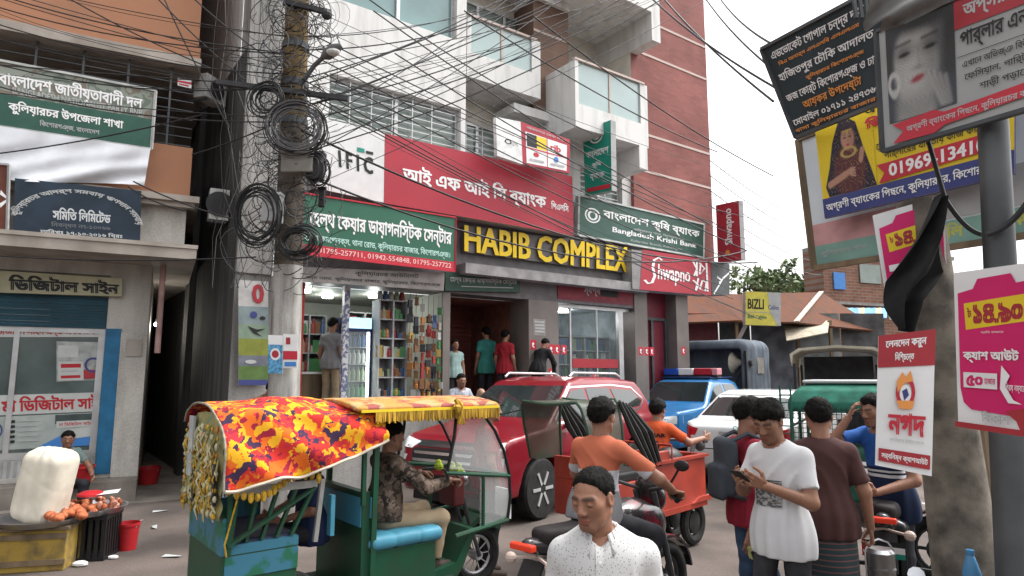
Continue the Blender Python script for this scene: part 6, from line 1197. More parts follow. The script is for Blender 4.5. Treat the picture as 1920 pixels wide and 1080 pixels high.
for nm, y0, y1, mt in (('blue_beacon', -.7, -.32, M('beacon_blue', (.01, .08, .45), .2, var=0, spec=.8)), ('speaker_unit', -.3, .08, PW), ('red_beacon', .1, .55, M('beacon_red', (.42, .01, .03), .2, var=0, spec=.8)), ('pink_end', .56, .7, M('beacon_pink', (.6, .25, .28), .3, var=0))): m = MB(); m.box(-.02, y0, lbz, .24, y1, lbz + .16); m.build(nm, mt, pol, bevel=.02)
m = MB(); m.box(.0, -.68, 1.82, .22, .68, lbz - .002); m.build('light_bar_base', BLKP, pol)
CANV = M('canopy_canvas', (.075, .092, .115), .8, var=.3, scale=3, stretch=(1, 1, .4), bump=.3)
fcv = lambda x, y, z: smax(rbox(x, y, z, (-1.78, 0, 1.85), (.84, .875, .9), .24) + .012 * np.sin(9 * x + 4 * z) * np.sin(7 * z + 3 * y) + .006 * np.sin(25 * x), -rbox(x, y, z, (-1.0, 0, 1.85), (.5, .74, .66), .1), .03)
V, F = nets(fcv, (-2.75, -1.0, .9), (-.85, 1.0, 2.85), .035); cn = mesh_obj('canopy', V, F, CANV, pol, smooth=True)
for s in (-.86, .86): m = MB(); m.bar((-1.0, s, 1.1), (-1.0, s, 2.45), .05); m.build('canopy_post', BLKP, pol)
m = MB(); m.quad((-2.0, .895, 2.3), (-1.6, .895, 2.3), (-1.6, .895, 1.9), (-2.0, .895, 1.9)); m.build('canvas_patch', M('canvas_patch', (.16, .15, .13), .8), cn)
hsp = thing('loudspeaker', 'cream horn loudspeaker mounted behind the police cab roof', 'loudspeaker', at(1377, 703, 16.6), R(225)); m = MB(); m.lathe([(.03, -.3), (.06, -.22), (.12, -.1), (.25, 0), (.27, .02), (.24, .02), (.1, -.08), (.0, -.1)], (0, 0, .3), 18, 'y'); m.build('horn', M('horn_cream', (.45, .42, .34), .5), hsp, smooth=True, fix=False); m = MB(); m.lathe([(.08, -.5), (.09, -.3), (.05, -.28)], (0, 0, .3), 12, 'y'); m.bar((0, -.0, -.2), (0, .25, .25), .04); m.build('driver_unit', DARK, hsp)
# ---- green auto rickshaw with mesh back
CGN = M('auto_green', (.015, .09, .06), .55, var=.25, scale=3); CVG = M('auto_canvas_green', (.022, .12, .085), .85, var=.3, scale=5, spec=.2)
d_ = nrm([.5, .86, 0]); rc = at(1578, 704, 8.4); au = thing('auto_rickshaw', 'green three wheeled auto rickshaw with a wire mesh back', 'auto rickshaw', (rc[0], 8.4, 0), math.atan2(d_[1], d_[0]))
fA = lambda x, y, z: smax(smax(polysdf(x, z, [(-.02, .3), (-.05, .9), (0, 1.0), (.5, 1.0), (.55, .45), (1.6, .4), (1.7, 1.0), (2.2, .9), (2.35, .5), (2.2, .3)]), np.abs(y) - .64, .05), .25 - z, .02)
V, F = nets(fA, (-.1, -.7, .2), (2.45, .7, 1.06), .03); mesh_obj('body', V, F, CGN, au, smooth=True)
fC = lambda x, y, z: smax(polysdf(x, z, [(-.02, 1.38), (0, 1.5), (.14, 1.66), (.35, 1.74), (1.6, 1.74), (1.85, 1.68), (2.0, 1.5), (2.0, 1.4)]), polysdf(y, z, [(-.66, 1.3), (-.66, 1.55), (-.52, 1.72), (0, 1.78), (.52, 1.72), (.66, 1.55), (.66, 1.3)]), .03)
V, F = nets(fC, (-.1, -.74, 1.34), (2.1, .74, 1.84), .028); mesh_obj('canopy', V, F, CVG, au, smooth=True)
m = MB(); m.box(.3, -.5, 1.745, 1.7, .5, 1.79); m.build('roof_sheet', PGREY, au, bevel=.02)
m = MB()
for y in (-.62, .62):
    for x in (0.0, .85, 1.75): m.bar((x, y, .9), (x, y, 1.45), .04)
    m.bar((0, y, 1.2), (1.75, y, 1.2), .025)
m.build('pillars', CGN, au)
m = MB()
for k in range(22): y = -.6 + 1.2 * k / 21; m.bar((-.03, y, .98), (-.01, y, 1.45), .008)
for k in range(8): z = 1.0 + .06 * k; m.bar((-.025, -.61, z), (-.025, .61, z), .008)
m.build('wire_mesh', BLKP, au)
m = MB()
for s in (.74,):
    m.bar((-.06, s, .75), (-.03, s, 1.72), .022); m.bar((-.06, s - .13, .75), (-.03, s - .13, 1.72), .022)
    for k in range(9): m.bar((-.05, s - .13, .8 + .1 * k), (-.05, s, .8 + .1 * k), .014)
m.build('ladder', CGN, au)
for s in (-.5, .5): m = MB(); m.ball((-.05, s, .62), (.03, .07, .06)); m.build('tail_light', LAMPR, au)
for s in (-.55, .55): m = MB(); m.lathe([(.12, -.05), (.2, -.05), (.21, 0), (.2, .05), (.12, .05)], (.45, s, .21), 20, 'y'); m.build('wheel', TYRE, au)
m = MB(); m.lathe([(.12, -.05), (.2, -.05), (.21, 0), (.2, .05), (.12, .05)], (2.1, 0, .21), 20, 'y'); m.build('wheel', TYRE, au)
m = MB(); m.quad((-.052, -.22, .8), (-.052, .22, .8), (-.052, .22, .66), (-.052, -.22, .66)); m.build('number_plate', PW, au)
# ---- canvas topped carrier behind it
rc = at(1570, 704, 13.5); d_ = nrm([.45, .89, 0]); tr = thing('passenger_carrier', 'canvas roofed passenger carrier with a dark open back behind the green auto rickshaw', 'carrier', (rc[0], 13.5, 0), math.atan2(d_[1], d_[0]))
CRM = M('canvas_cream', (.42, .38, .3), .85, var=.2, scale=3); m = MB(); m.prism([(-.85, 2.05), (-.88, 2.3), (-.7, 2.42), (0, 2.47), (.7, 2.42), (.88, 2.3), (.85, 2.05), (.82, 2.28), (.66, 2.37), (0, 2.42), (-.66, 2.37), (-.82, 2.28)], 0, 2.6, 'yz'); m.build('canvas_roof', CRM, tr, smooth=True)
m = MB(); m.box(0, -.8, .5, 2.6, .8, .62); m.box(0, .74, .62, 2.6, .8, 1.2); m.box(0, -.8, .62, 2.6, -.74, 1.2); m.box(2.54, -.74, .62, 2.6, .74, 2.3); m.build('body', DARK, tr)
for x in (0.02, 2.5):
    for y in (-.8, .8): m = MB(); m.bar((x, y, 1.2), (x, y, 2.1), .05); m.build('post', BLKP, tr)
for s in (-.65, .65):
    for x in (.5, 2.0): m = MB(); m.lathe([(.2, -.08), (.3, -.08), (.32, 0), (.3, .08), (.2, .08)], (x, s, .32), 20, 'y'); m.build('wheel', TYRE, tr)
# ================================================================== motorbikes
def motorbike(label, loc, rot, paint, seat_mat, plate=None, flag=False):
    root = thing('motorcycle', label, 'motorcycle', loc, R(rot))
    for x in (-.64, .66):
        m = MB(); m.torus((x, 0, .3), .255, .05, 'y', 30, 10); t = m.build('tyre', TYRE, root, smooth=True)
        m = MB(); m.torus((x, 0, .3), .2, .016, 'y', 26, 6); m.lathe([(.04, -.06), (.06, -.03), (.06, .03), (.04, .06)], (x, 0, .3), 14, 'y'); m.lathe([(.11, -.055), (.115, -.05), (.11, -.045)], (x, 0, .3), 20, 'y')
        for k in range(6): a = math.pi * k / 3; m.bar((x + .04 * math.cos(a), 0, .3 + .04 * math.sin(a)), (x + .2 * math.cos(a), 0, .3 + .2 * math.sin(a)), .025, .03)
        m.build('rim', DARK, t)
    ft = lambda x, y, z: smin(ell(x, y, z, (.18, 0, .86), (.26, .14, .12)), smin(ell(x, np.abs(y), z, (.36, .11, .78), (.15, .05, .13)), ell(x, y, z, (-.02, 0, .8), (.14, .1, .09)), .05), .06)
    V, F = nets(ft, (-.25, -.25, .6), (.6, .25, 1.05), .014); mesh_obj('tank', V, F, paint, root, smooth=True)
    fs = lambda x, y, z: smax(smin(rcone(x, y, z, (-.02, 0, .775), (-.35, 0, .8), .1, .12), rcone(x, y, z, (-.35, 0, .82), (-.72, 0, .88), .115, .085), .06), np.abs(z - .83 - .06 * np.clip(-x - .35, 0, 1)) - .07, .03)
    V, F = nets(fs, (-.9, -.2, .65), (.15, .2, 1.02), .014); mesh_obj('seat', V, F, seat_mat, root, smooth=True)
    fu = lambda x, y, z: smin(rcone(x, y, z, (-.3, 0, .72), (-.88, 0, .84), .1, .045), rcone(x, np.abs(y), z, (-.2, .1, .66), (-.6, .09, .74), .07, .05), .04)
    V, F = nets(fu, (-1.0, -.22, .55), (-.1, .22, .95), .016); mesh_obj('tail_fairing', V, F, paint, root, smooth=True)
    m = MB(); m.box(-.95, -.09, .82, -.9, .09, .86); m.build('tail_light', M('tail_lamp_lit', (.6, .04, .015), .3, var=0, emit=.06), root, bevel=.01)
    for s in (-.16, .16): m = MB(); m.ball((-.86, s, .74), (.035, .04, .035)); m.bar((-.8, 0, .76), (-.86, s, .74), .014); m.build('indicator', M('indicator_lens', (.5, .4, .35), .2, var=0), root)
    m = MB(); m.bar((-.82, 0, .74), (-.98, 0, .5), .16, .02); m.build('rear_mudguard', BLKP, root)
    if plate: m = MB(); m.box(-.1, -.005, -.06, .1, .005, .06); pl_ = m.build('number_plate', plate, root); pl_.location = (-1.0, 0, .56); pl_.rotation_euler = (R(-20), 0, R(90))
    if flag:
        m = MB(); x0 = -1.03
        m.mat(0).quad((x0, -.13, .72), (x0, .13, .72), (x0, .13, .685), (x0, -.13, .685)); m.mat(1).quad((x0, -.13, .685), (x0, .13, .685), (x0, .13, .645), (x0, -.13, .645)); m.mat(2).quad((x0, -.13, .645), (x0, .13, .645), (x0, .13, .61), (x0, -.13, .61)); m.mat(3).add([(x0 - .003, .13, .72), (x0 - .003, .05, .665), (x0 - .003, .13, .61)], [(0, 1, 2)]); m.build('flag_plate', [PBLK, PW, PTEAL, PRED], root, fix=False)
    m = MB(); m.box(-.2, -.11, .32, .2, .11, .55); m.lathe([(.1, -.15), (.12, -.1), (.12, .1), (.1, .15)], (-.05, 0, .38), 16, 'y'); m.tube([(.1, 0, .5), (.22, 0, .68)], .09, 12); m.build('engine', STEEL, root)
    m = MB(); m.tube([(.2, -.1, .45), (.1, -.13, .26), (-.2, -.15, .28), (-.45, -.17, .36), (-.85, -.18, .48)], [.02, .022, .025, .05, .055], 10); m.build('exhaust', CHROME, root, smooth=True)
    for s in (-.08, .08): m = MB(); m.tube([(.66, s, .3), (.5, s, .78), (.42, s, 1.0)], [.026, .022, .02], 8); m.build('fork', STEEL, root)
    m = MB(); m.torus((.66, 0, .3), .33, .012, 'y', 8, 4); m = MB(); m.prism([(.66 + .33 * math.cos(a), .3 + .33 * math.sin(a)) for a in np.linspace(.2, 2.4, 9)] + [(.66 + .35 * math.cos(a), .3 + .35 * math.sin(a)) for a in np.linspace(2.4, .2, 9)], -.06, .06); m.build('front_mudguard', paint, root)
    m = MB(); m.tube([(.26, -.36, 1.0), (.36, -.24, 1.06), (.42, -.08, 1.02), (.42, .08, 1.02), (.36, .24, 1.06), (.26, .36, 1.0)], .014, 8); m.build('handlebar', DARK, root)
    for s in (-1, 1):
        m = MB(); m.tube([(.25, s * .37, .995), (.31, s * .29, 1.035)], .02, 8); m.build('grip', BLKP, root)
        m = MB(); m.bar((.36, s * .24, 1.06), (.34, s * .34, 1.2), .012); m.ball((.34, s * .36, 1.22), (.02, .06, .04)); m.build('mirror', BLKP, root)
    fh = lambda x, y, z: smin(ell(x, y, z, (.52, 0, .94), (.1, .11, .12)), ell(x, y, z, (.46, 0, 1.04), (.06, .1, .08)), .04)
    V, F = nets(fh, (.3, -.2, .75), (.7, .2, 1.2), .014); mesh_obj('front_cowl', V, F, paint, root, smooth=True)
    m = MB(); m.ball((.6, 0, .93), (.03, .075, .075)); m.build('headlight', LAMPC, root)
    for s in (-.14, .14): m = MB(); m.bar((-.1, s * .8, .34), (-.08, s * 2, .33), .03); m.build('footrest', BLKP, root)
    m = MB(); m.bar((0, -.0, .56), (-.5, 0, .7), .06); m.bar((.4, 0, .92), (.05, 0, .58), .05); m.bar((-.64, .09, .3), (-.1, .09, .36), .05, .06); m.bar((-.64, -.09, .3), (-.1, -.09, .36), .05, .06); m.bar((-.55, .1, .34), (-.42, .1, .68), .04); m.bar((-.55, -.1, .34), (-.42, -.1, .68), .04); m.build('frame', BLKP, root)
    return root
MRED = M('bike_black_red', (.02, .018, .02), .25, var=0, col2=(.14, .01, .02), scale=3, lo=.55, hi=.6, coat=.6); MSEAT = M('bike_seat', (.018, .014, .015), .7)
tl = at(975, 1008, 4.05); d_ = nrm([1.13, 1.2, 0]); bike_c = np.array([tl[0], 4.05, 0]) + d_ * .95; bike_r = math.degrees(math.atan2(d_[1], d_[0]))
motorbike('black and red motorcycle ridden by the man in the orange polo', bike_c, bike_r, MRED, MSEAT, plate=M('plate_pale', (.5, .62, .62), .5))
fl = at(1655, 1018, 4.7); motorbike('dark motorcycle with a small red, black, white and green flag plate', (fl[0] + .05 + .5, 4.7 + .88, 0), 58, M('bike_black', (.02, .02, .022), .3, var=0, coat=.4), MSEAT, flag=True)
motorbike('silver motorcycle cut off by the bottom left corner', (-4.42, 4.55, 0), 172, M('bike_silver', (.35, .36, .37), .3, .6, var=.1), MSEAT)
motorbike('dark parked motorcycle behind the steel post at the right edge', (4.35, 5.7, 0), 140, M('bike_dark_red', (.08, .02, .025), .3, var=0, coat=.4), MSEAT)
# ================================================================== green battery rickshaw with flame canopy
RG = M('rickshaw_green', (.012, .07, .036), .5, scale=5, col2=(.02, .055, .03), lo=.4, hi=.62, bump=.08); RGL = M('rickshaw_blue', (.04, .15, .22), .5, var=.3, scale=5, col2=(.02, .12, .07), lo=.5, hi=.56); CUSH = M('cushion_blue', (.06, .24, .34), .5, var=.12, scale=4)
FLAME = M_patch('flame_canvas', [(0, (.04, .02, .05)), (.1, (.24, .012, .03)), (.22, (.46, .025, .02)), (.45, (.56, .11, .012)), (.68, (.6, .31, .012)), (.92, (.4, .02, .03))], 17, .12, .9)
FRNG = M('fringe_gold', (.42, .25, .03), .8, var=.5, scale=40, stretch=(1, 1, .1)); TASS = M('tassel_gold', (.36, .29, .11), .7, var=.3, scale=25, col2=(.2, .25, .14)); DARKG = M('rickshaw_inside', (.012, .03, .018), .7)
rr = R(39); RX = thing('battery_rickshaw', 'green battery rickshaw with a flame patterned orange and yellow canopy', 'rickshaw', (-2.118, 4.709, 0), rr)
def rp_(name, m, mat, parent=None, **k): return m.build(name, mat, parent or RX, **k)
w_ = .41
m = MB(); m.box(0, -w_, .22, .5, w_, .70); rp_('rear_box', m, RG, bevel=.01)
m = MB(); m.box(-.006, -w_ - .004, .70, .5, w_ + .004, .76); m.box(-.006, -w_ - .004, .76, .03, w_ + .004, .93); m.box(.03, w_ - .03, .76, .5, w_, .93); rp_('blue_band', m, RGL)
m = MB(); m.box(.02, -w_ - .006, .55, .5, -w_ - .001, .69); rp_('blue_side_panel', m, RGL)
for k in range(5): x = .05 + .1 * k; m = MB(); m.bar((x, -w_ + .01, .77), (x + .03 + .03 * k, -w_ + .005, 1.07), .04, .02); rp_('slat', m, RG)
m = MB(); m.bar((.03, -w_ - .012, .76), (.6, -w_ - .012, 1.07), .05, .018); rp_('diagonal_brace', m, RG)
m = MB(); m.box(.0, -w_ - .01, 1.07, .62, -w_ + .03, 1.12); m.box(.0, w_ - .03, 1.07, .62, w_ + .01, 1.12); m.bar((.62, -w_, .7), (.66, -w_, 1.12), .03); rp_('arm_rail', m, M('rail_silver', (.4, .4, .38), .4, .5))
m = MB(); m.box(.06, -w_ + .03, .701, .5, w_ - .03, .78); rp_('rear_cushion', m, M('cushion_dark', (.03, .04, .08), .6), bevel=.03)
m = MB(); m.box(.5, -w_, .2, 1.8, w_, .26); rp_('floor', m, DARKG)
m = MB(); m.box(.98, -w_ + .01, .26, 1.04, w_ - .01, .86); m.box(.98, -w_ + .01, .86, 1.04, w_ - .01, .99); rp_('partition', m, RG)
m = MB(); m.box(.73, -w_ - .004, .72, .76, -w_ + .06, 1.0); m.box(.972, -w_ + .02, .74, .979, w_ - .02, .95); m.box(1.041, -w_ - .003, .8, 1.05, w_, .95); rp_('blue_panel', m, CUSH)
m = MB(); m.box(1.04, -w_, .22, 1.62, w_, .56); rp_('seat_box', m, RG, bevel=.01)
fcu = lambda x, y, z: rbox(x, y, z, (1.36, -.02, .61), (.33, w_ + .01, .055), .05) + .006 * np.maximum(0, np.cos(x * 30)) ** 8
V, F = nets(fcu, (.98, -.52, .52), (1.75, .5, .7), .013); mesh_obj('driver_cushion', V, F, CUSH, RX, smooth=True)
m = MB()
for y in (-w_, w_):
    m.bar((1.06, y, .26), (1.08, y, 1.52), .04); m.bar((.98, y, .9), (.98, y, 1.52), .03); m.bar((.04, y, .7), (.02, y, 1.45), .03); m.bar((.04, y, 1.45), (2.05, y, 1.55), .03)
m.bar((2.05, -w_, 1.55), (2.05, w_, 1.55), .03); rp_('posts', m, RG)
# hard front roof
fR = lambda x, y, z: smax(smax(np.abs(z - (1.60 + .05 * (1 - (y / .5) ** 2))) - .022, np.abs(y) - .5, .02), np.abs(x - 1.52) - .66, .02)
V, F = nets(fR, (.8, -.55, 1.5), (2.25, .55, 1.75), .016); mesh_obj('front_roof', V, F, M_patch('roof_print', [(0, (.4, .2, .05)), (.35, (.4, .1, .05)), (.6, (.36, .26, .12)), (.85, (.25, .06, .05))], 11, .15, .7), RX, smooth=True)
m = MB(); r = np.random.RandomState(3)
def fringe(a, b, n, z0, L):
    for k in range(n):
        p = np.array(a) * (1 - k / n) + np.array(b) * (k / n); m.bar((p[0], p[1], z0), (p[0] + r.normal(0, .003), p[1] + r.normal(0, .004), z0 - L * r.uniform(.85, 1.1)), .014, .01)
fringe((1.02, -.5, 0), (2.16, -.5, 0), 95, 1.585, .085); fringe((2.17, -.5, 0), (2.17, .5, 0), 75, 1.585, .085); rp_('fringe', m, FRNG, fix=False)
m = MB(); m.box(.9, -.508, 1.578, 2.175, -.494, 1.598); m.box(2.168, -.5, 1.578, 2.182, .5, 1.598); rp_('fringe_tape', m, PYEL)
m = MB()
for q in range(3): m.tube([(1.72 + .03 * q, -.515, 1.66 - .02 * q), (1.75 - .02 * q, -.54, 1.6), (1.76, -.53, 1.53), (1.74 + .03 * q, -.53, 1.46)], [.02, .028, .022, .012], 6)
rp_('tied_ribbon', m, FRNG, smooth=True)
# canvas: hood surface from the far eave over the top, hanging to the near side
V = []; F = []; NX, NY = 60, 44
for i in range(NX + 1):
    u = i / NX; x = -.06 + 1.18 * u
    zc = 1.615 + .06 * math.sin(math.pi * min(1, u * .8 + .25)) + (.02 * u); zlow = 1.13 + .23 * u - .05 * math.sin(math.pi * u); ylow = -(.60 - .10 * u)
    for j in range(NY + 1):
        v = j / NY
        if v < .55: t = v / .55; y = .48 - .93 * t; z = zc - .1 * (2 * t - 1) ** 2 - (.05 if t < .03 else 0)
        else:
            t = (v - .55) / .45; y = -.45 + (ylow + .45) * (math.sin(t * math.pi / 2)); z = (zc - .1) + (zlow - zc + .1) * t ** 1.15
        wr_ = .014 * math.sin(9 * u + 11 * v) + .024 * math.sin(17 * (u * .9 - v) + 2) * v + .03 * abs(math.sin(11 * (u - .8 * v) + 1.0)) ** 3 * max(0, v - .25) + .012 * math.sin(34 * u + 9 * v) * max(0, v - .3) + .03 * max(0, v - .5) * math.sin(7 * u + 1)
        V.append((x, y - wr_ * .8, z + wr_ * (1.1 if v < .6 else .5)))
for i in range(NX):
    for j in range(NY): a = i * (NY + 1) + j; F.append((a, a + 1, a + NY + 2, a + NY + 1))
cv = mesh_obj('flame_canopy', V, F, FLAME, RX, smooth=True); cv.modifiers.new('thick', 'SOLIDIFY').thickness = .006
m = MB(); m.tube([np.array(V[i * (NY + 1) + NY]) + [0, -.004, 0] for i in range(NX + 1)], .011, 6); m.build('hem_trim', M('hem_pale', (.5, .45, .36), .8), cv, smooth=True)
m = MB(); m.tube([np.array(V[j]) + [-.004, 0, 0] for j in range(NY + 1)], .008, 6); m.build('rear_trim', M('trim_grey', (.24, .22, .17), .8, var=.3, scale=20), cv, smooth=True)
# decorated back curtain with gold tassels
V = []; F = []; mi = []
for i in range(27):
    for j in range(25):
        y = .42 - .84 * i / 26; z = .92 + (1.60 - .1 * (y / .45) ** 2 - .92) * j / 24; V.append((-.03 - .012 * math.sin(i * 1.9) - .01 * math.sin(j * 1.1 + i), y, z))
for i in range(26):
    for j in range(24): a = i * 25 + j; F.append((a, a + 1, a + 26, a + 25))
bc = mesh_obj('back_curtain', V, F, TASS, RX, smooth=True)
m = MB(); m.box(-.075, .18, 1.14, -.06, .3, 1.56); m.build('grey_panel', M('panel_pale', (.4, .42, .43), .6), bc)
m = MB(); m.box(-.07, .09, .95, -.055, .16, 1.32); m.box(-.07, -.4, 1.02, -.05, -.33, 1.28); m.build('gap_shade', BLKP, bc)  # black slabs stand in for the shade inside gaps of the curtain
fl_ = [M('flower_gold', (.5, .3, .03), .7, var=.3, scale=30), M('flower_orange', (.5, .2, .05), .7), M('flower_cream', (.5, .46, .3), .7)]
for k in range(58):
    if k < 14: y, z = .40 + r.normal(0, .02), .94 + .55 * k / 13
    else: y, z = [-.02, -.14, -.27, -.38][k % 4] + r.normal(0, .015), .95 + .6 * ((k - 14) // 4) / 11
    m = MB(); s = r.uniform(.012, .022); m.ball((-.06, y, z), (s * .7, s, s * r.uniform(.9, 1.5)), 7, 5); m.build('flower', fl_[k % 3], bc, smooth=True)
m = MB()
for k in range(220):
    y = r.uniform(-.41, .42); z = r.uniform(1.0, 1.52 - .1 * (y / .45) ** 2); L = r.uniform(.05, .16); m.mat(k % 3); m.tube([(-.05, y, z), (-.062 - r.uniform(0, .015), y + r.normal(0, .012), z - L * .5), (-.055, y + r.normal(0, .018), z - L)], [.007, .009, .004], 4)
m.build('tassel_threads', [TASS, FRNG, fl_[2]], bc, smooth=True, fix=False)['kind'] = 'stuff'
m = MB()
for k in range(16): a = np.array([.0 + .04 * k, -.5 - .06 * math.sin(k * .4), 1.12 - .05 * math.sin(k * .39)]); m.ball(a, (.02, .02, .028 + .01 * (k % 2)), 6, 5)
m.tube([(.06, -.5, 1.1), (-.0, -.46, .78), (.02, -.44, .7)], .006, 5); rp_('tassel_garland', m, fl_[0])
# front: curved clear windscreen, frames, mudguard, fork, wheel, bars
arc = [(2.08, 1.52), (2.2, 1.38), (2.3, 1.2), (2.36, 1.0), (2.37, .8), (2.34, .62)]
V = [(x, y, z) for x, z in arc for y in (-w_, w_)]; F = [(2 * i, 2 * i + 1, 2 * i + 3, 2 * i + 2) for i in range(len(arc) - 1)]
ws = mesh_obj('windscreen', V, F, GLASS, RX, smooth=True)
m = MB(); sd_ = [(x, -w_, z) for x, z in arc[:4]] + [(1.72, -w_, 1.1), (1.86, -w_, 1.5)]; m.add(sd_, [tuple(range(6))]); m.build('side_plastic', GLASS, RX, fix=False)
m = MB(); m.add([(2.36, -w_ + .002, 1.0), (2.37, -w_ + .002, .8), (2.34, -w_ + .002, .62), (2.05, -w_ + .002, .6), (2.05, -w_ + .002, 1.02)], [(0, 1, 2, 3, 4)]); m.build('side_plastic', GLASS, RX, fix=False)
for y in (-w_ - .004, w_ + .004):
    m = MB(); m.tube([(x, y, z) for x, z in arc], .014, 8); m.tube([(1.8, y, 1.54), (1.78, y, 1.36), (1.72, y, 1.1), (1.72, y, 1.02)], .014, 8); rp_('windscreen_frame', m, BLKP, smooth=True)
    m = MB(); m.tube([(1.7, y, 1.07), (2.36, y, .985)], .017, 8); m.tube([(2.08, y, 1.03), (2.08, y, .6)], .015, 8); m.tube([(1.8, y, .56), (2.34, y, .62)], .022, 8); rp_('front_guard_bar', m, RG, smooth=True)
m = MB(); m.tube([(2.37, -w_, .99), (2.37, w_, .99)], .016, 8); m.tube([(2.35, -w_, .62), (2.35, w_, .62)], .02, 8); rp_('front_cross_bar', m, RG, smooth=True)
m = MB(); m.prism([(1.62, .22), (1.62, .3), (1.85, .34), (2.0, .58), (2.05, .58), (1.92, .3), (1.85, .22)], -.36, .36); rp_('foot_well', m, RG)
m = MB(); m.prism([(2.1, .5), (2.3, .62), (2.52, .5), (2.5, .46), (2.3, .57), (2.13, .46)], -.09, .09); rp_('front_mudguard', m, RG)
m = MB(); m.torus((2.3, 0, .26), .215, .045, 'y', 28, 8); fw_ = rp_('front_wheel', m, TYRE, smooth=True); m = MB(); m.torus((2.3, 0, .26), .16, .014, 'y', 24, 6); m.lathe([(.04, -.06), (.05, 0), (.04, .06)], (2.3, 0, .26), 12, 'y')
for k in range(10): a = math.pi * k / 5; m.bar((2.3, 0, .26), (2.3 + .16 * math.cos(a), 0, .26 + .16 * math.sin(a)), .008)
m.build('spokes', RIM, fw_)
for y in (-.07, .07): m = MB(); m.tube([(2.3, y, .26), (2.16, y, .62), (2.06, y, .98)], .018, 8); rp_('fork', m, STEEL)
m = MB(); m.tube([(1.9, -.3, 1.0), (2.02, -.18, 1.02), (2.06, 0, .98), (2.02, .18, 1.02), (1.9, .3, 1.0)], .014, 8); rp_('handlebar', m, STEEL, smooth=True)
m = MB(); m.ball((2.14, 0, .93), (.07, .09, .09), 12, 8); rp_('headlight', m, CHROME, smooth=True)
m = MB(); m.box(1.98, -.12, .72, 2.1, .12, .98); rp_('dash_box', m, M('dash_maroon', (.1, .02, .02), .6), bevel=.02)
for y in (-.2, -.1, .12): m = MB(); m.ball((1.98, y, 1.04), (.045, .04, .035), 8, 6); m.ball((2.0, y + .04, 1.07), (.03, .03, .03), 8, 6); rp_('plastic_flower', m, M('flower_lime', (.3, .4, .03), .7, var=.4, scale=20))
m = MB(); m.box(-.02, -.005, -.11, .0, .2, .14); fp_ = m.build('front_poster', PW, RX); fp_.location = (2.42, -.36, .72); m = MB(); m.box(.0005, .03, -.05, .004, .15, .0); m.box(.0005, .02, .04, .004, .17, .07); m.build('poster_print', PRED, fp_)
for y in (-w_ + .06, w_ - .06): m = MB(); m.torus((.45, y, .26), .215, .045, 'y', 26, 8); rp_('rear_wheel', m, TYRE, smooth=True)
# ================================================================== red cargo rickshaw with a folding plastic hood
RED_ = M('cargo_red', (.3, .035, .02), .45, var=.2, scale=3, coat=.2); RO = np.array(at(1300, 704, 8.0)); ra_ = 46
RC = thing('cargo_rickshaw', 'red orange battery cargo rickshaw with a folding olive plastic hood', 'rickshaw', (RO[0] - .25 + .058, 8.0 - .056, 0), R(ra_)); RC.scale = (1, .82, 1); cf = Frame((RO[0] - .25, 8.0), ra_)
def cr(px, py, off=.45): a, z = cf.uv(px, py, off); return a, z
def cpart(name, m, mat, **k): return m.build(name, mat, RC, **k)
x0, zt = cr(1228, 872); x1, _ = cr(1322, 880); zb = cr(1300, 942)[1]
m = MB(); m.box(x0, -.45, zb, x1, -.42, zt); m.box(x0, .42, zb, x1, .45, zt); m.box(x0, -.42, zb, x0 + .03, .42, zt); m.box(x1 - .03, -.42, zb, x1, .42, zt); m.box(x0 + .03, -.42, zb, x1 - .03, .42, zb + .04); cpart('cargo_box', m, RED_)
m = MB(); m.box(x0 - .02, -.49, zt, x1 + .04, -.40, zt + .03); m.box(x0 - .02, .40, zt, x1 + .04, .49, zt + .03); m.box(x0 - .02, -.40, zt, x0 + .06, .40, zt + .03); m.box(x1 - .06, -.40, zt, x1 + .04, .40, zt + .03); cpart('box_rim', m, RED_)
m = MB(); m.prism([(x1 - .35, zb), (x1 + .05, zb), (x1 + .05, zb + .05), (x1 - .2, zb + .05)], -.5, -.452); m.box(x0, -.47, zb - .06, x1, -.40, zb - .002); cpart('mudguard', m, RED_)
xs0, zs1 = cr(1205, 852); xs1, zs0 = cr(1258, 880); m = MB(); m.box(xs0, -.44, zs0 - .05, xs1, -.40, zs1); cpart('seat_back', m, RED_, bevel=.015)
m = MB(); a0, z0 = cr(1258, 835); m.tube([(a0, -.46, zt), (a0, -.46, z0), (a0 + .01, .4, z0), (a0 + .01, .4, zt)], .014, 6); cpart('guard_hoop', m, RED_)
xa, za = cr(1150, 870); m = MB(); m.box(xa, -.44, zb, x0 - .01, .44, zt - .12); m.box(xa, -.44, zt - .12, xa + .05, .44, zt + .1); cpart('passenger_body', m, RED_, bevel=.01)
m = MB(); m.box(xa + .06, -.42, zt - .12, x0 - .05, .42, zt - .03); cpart('seat', m, BLKP, bevel=.02)
for (xx, yy) in ((x1 - .18, -.36), (x1 - .18, .36), (x0 + .95, 0)): m = MB(); m.torus((xx, yy, .25), .19, .055, 'y', 24, 8); m.lathe([(.05, -.05), (.12, -.03), (.12, .03), (.05, .05)], (xx, yy, .25), 14, 'y'); cpart('wheel', m, TYRE, smooth=True)
xh, zh = cr(1290, 838); m = MB(); m.ball((cr(1285, 865)[0], -.2, cr(1285, 865)[1]), (.2, .18, .14), 12, 8); cpart('black_tank', m, BLKP, smooth=True)
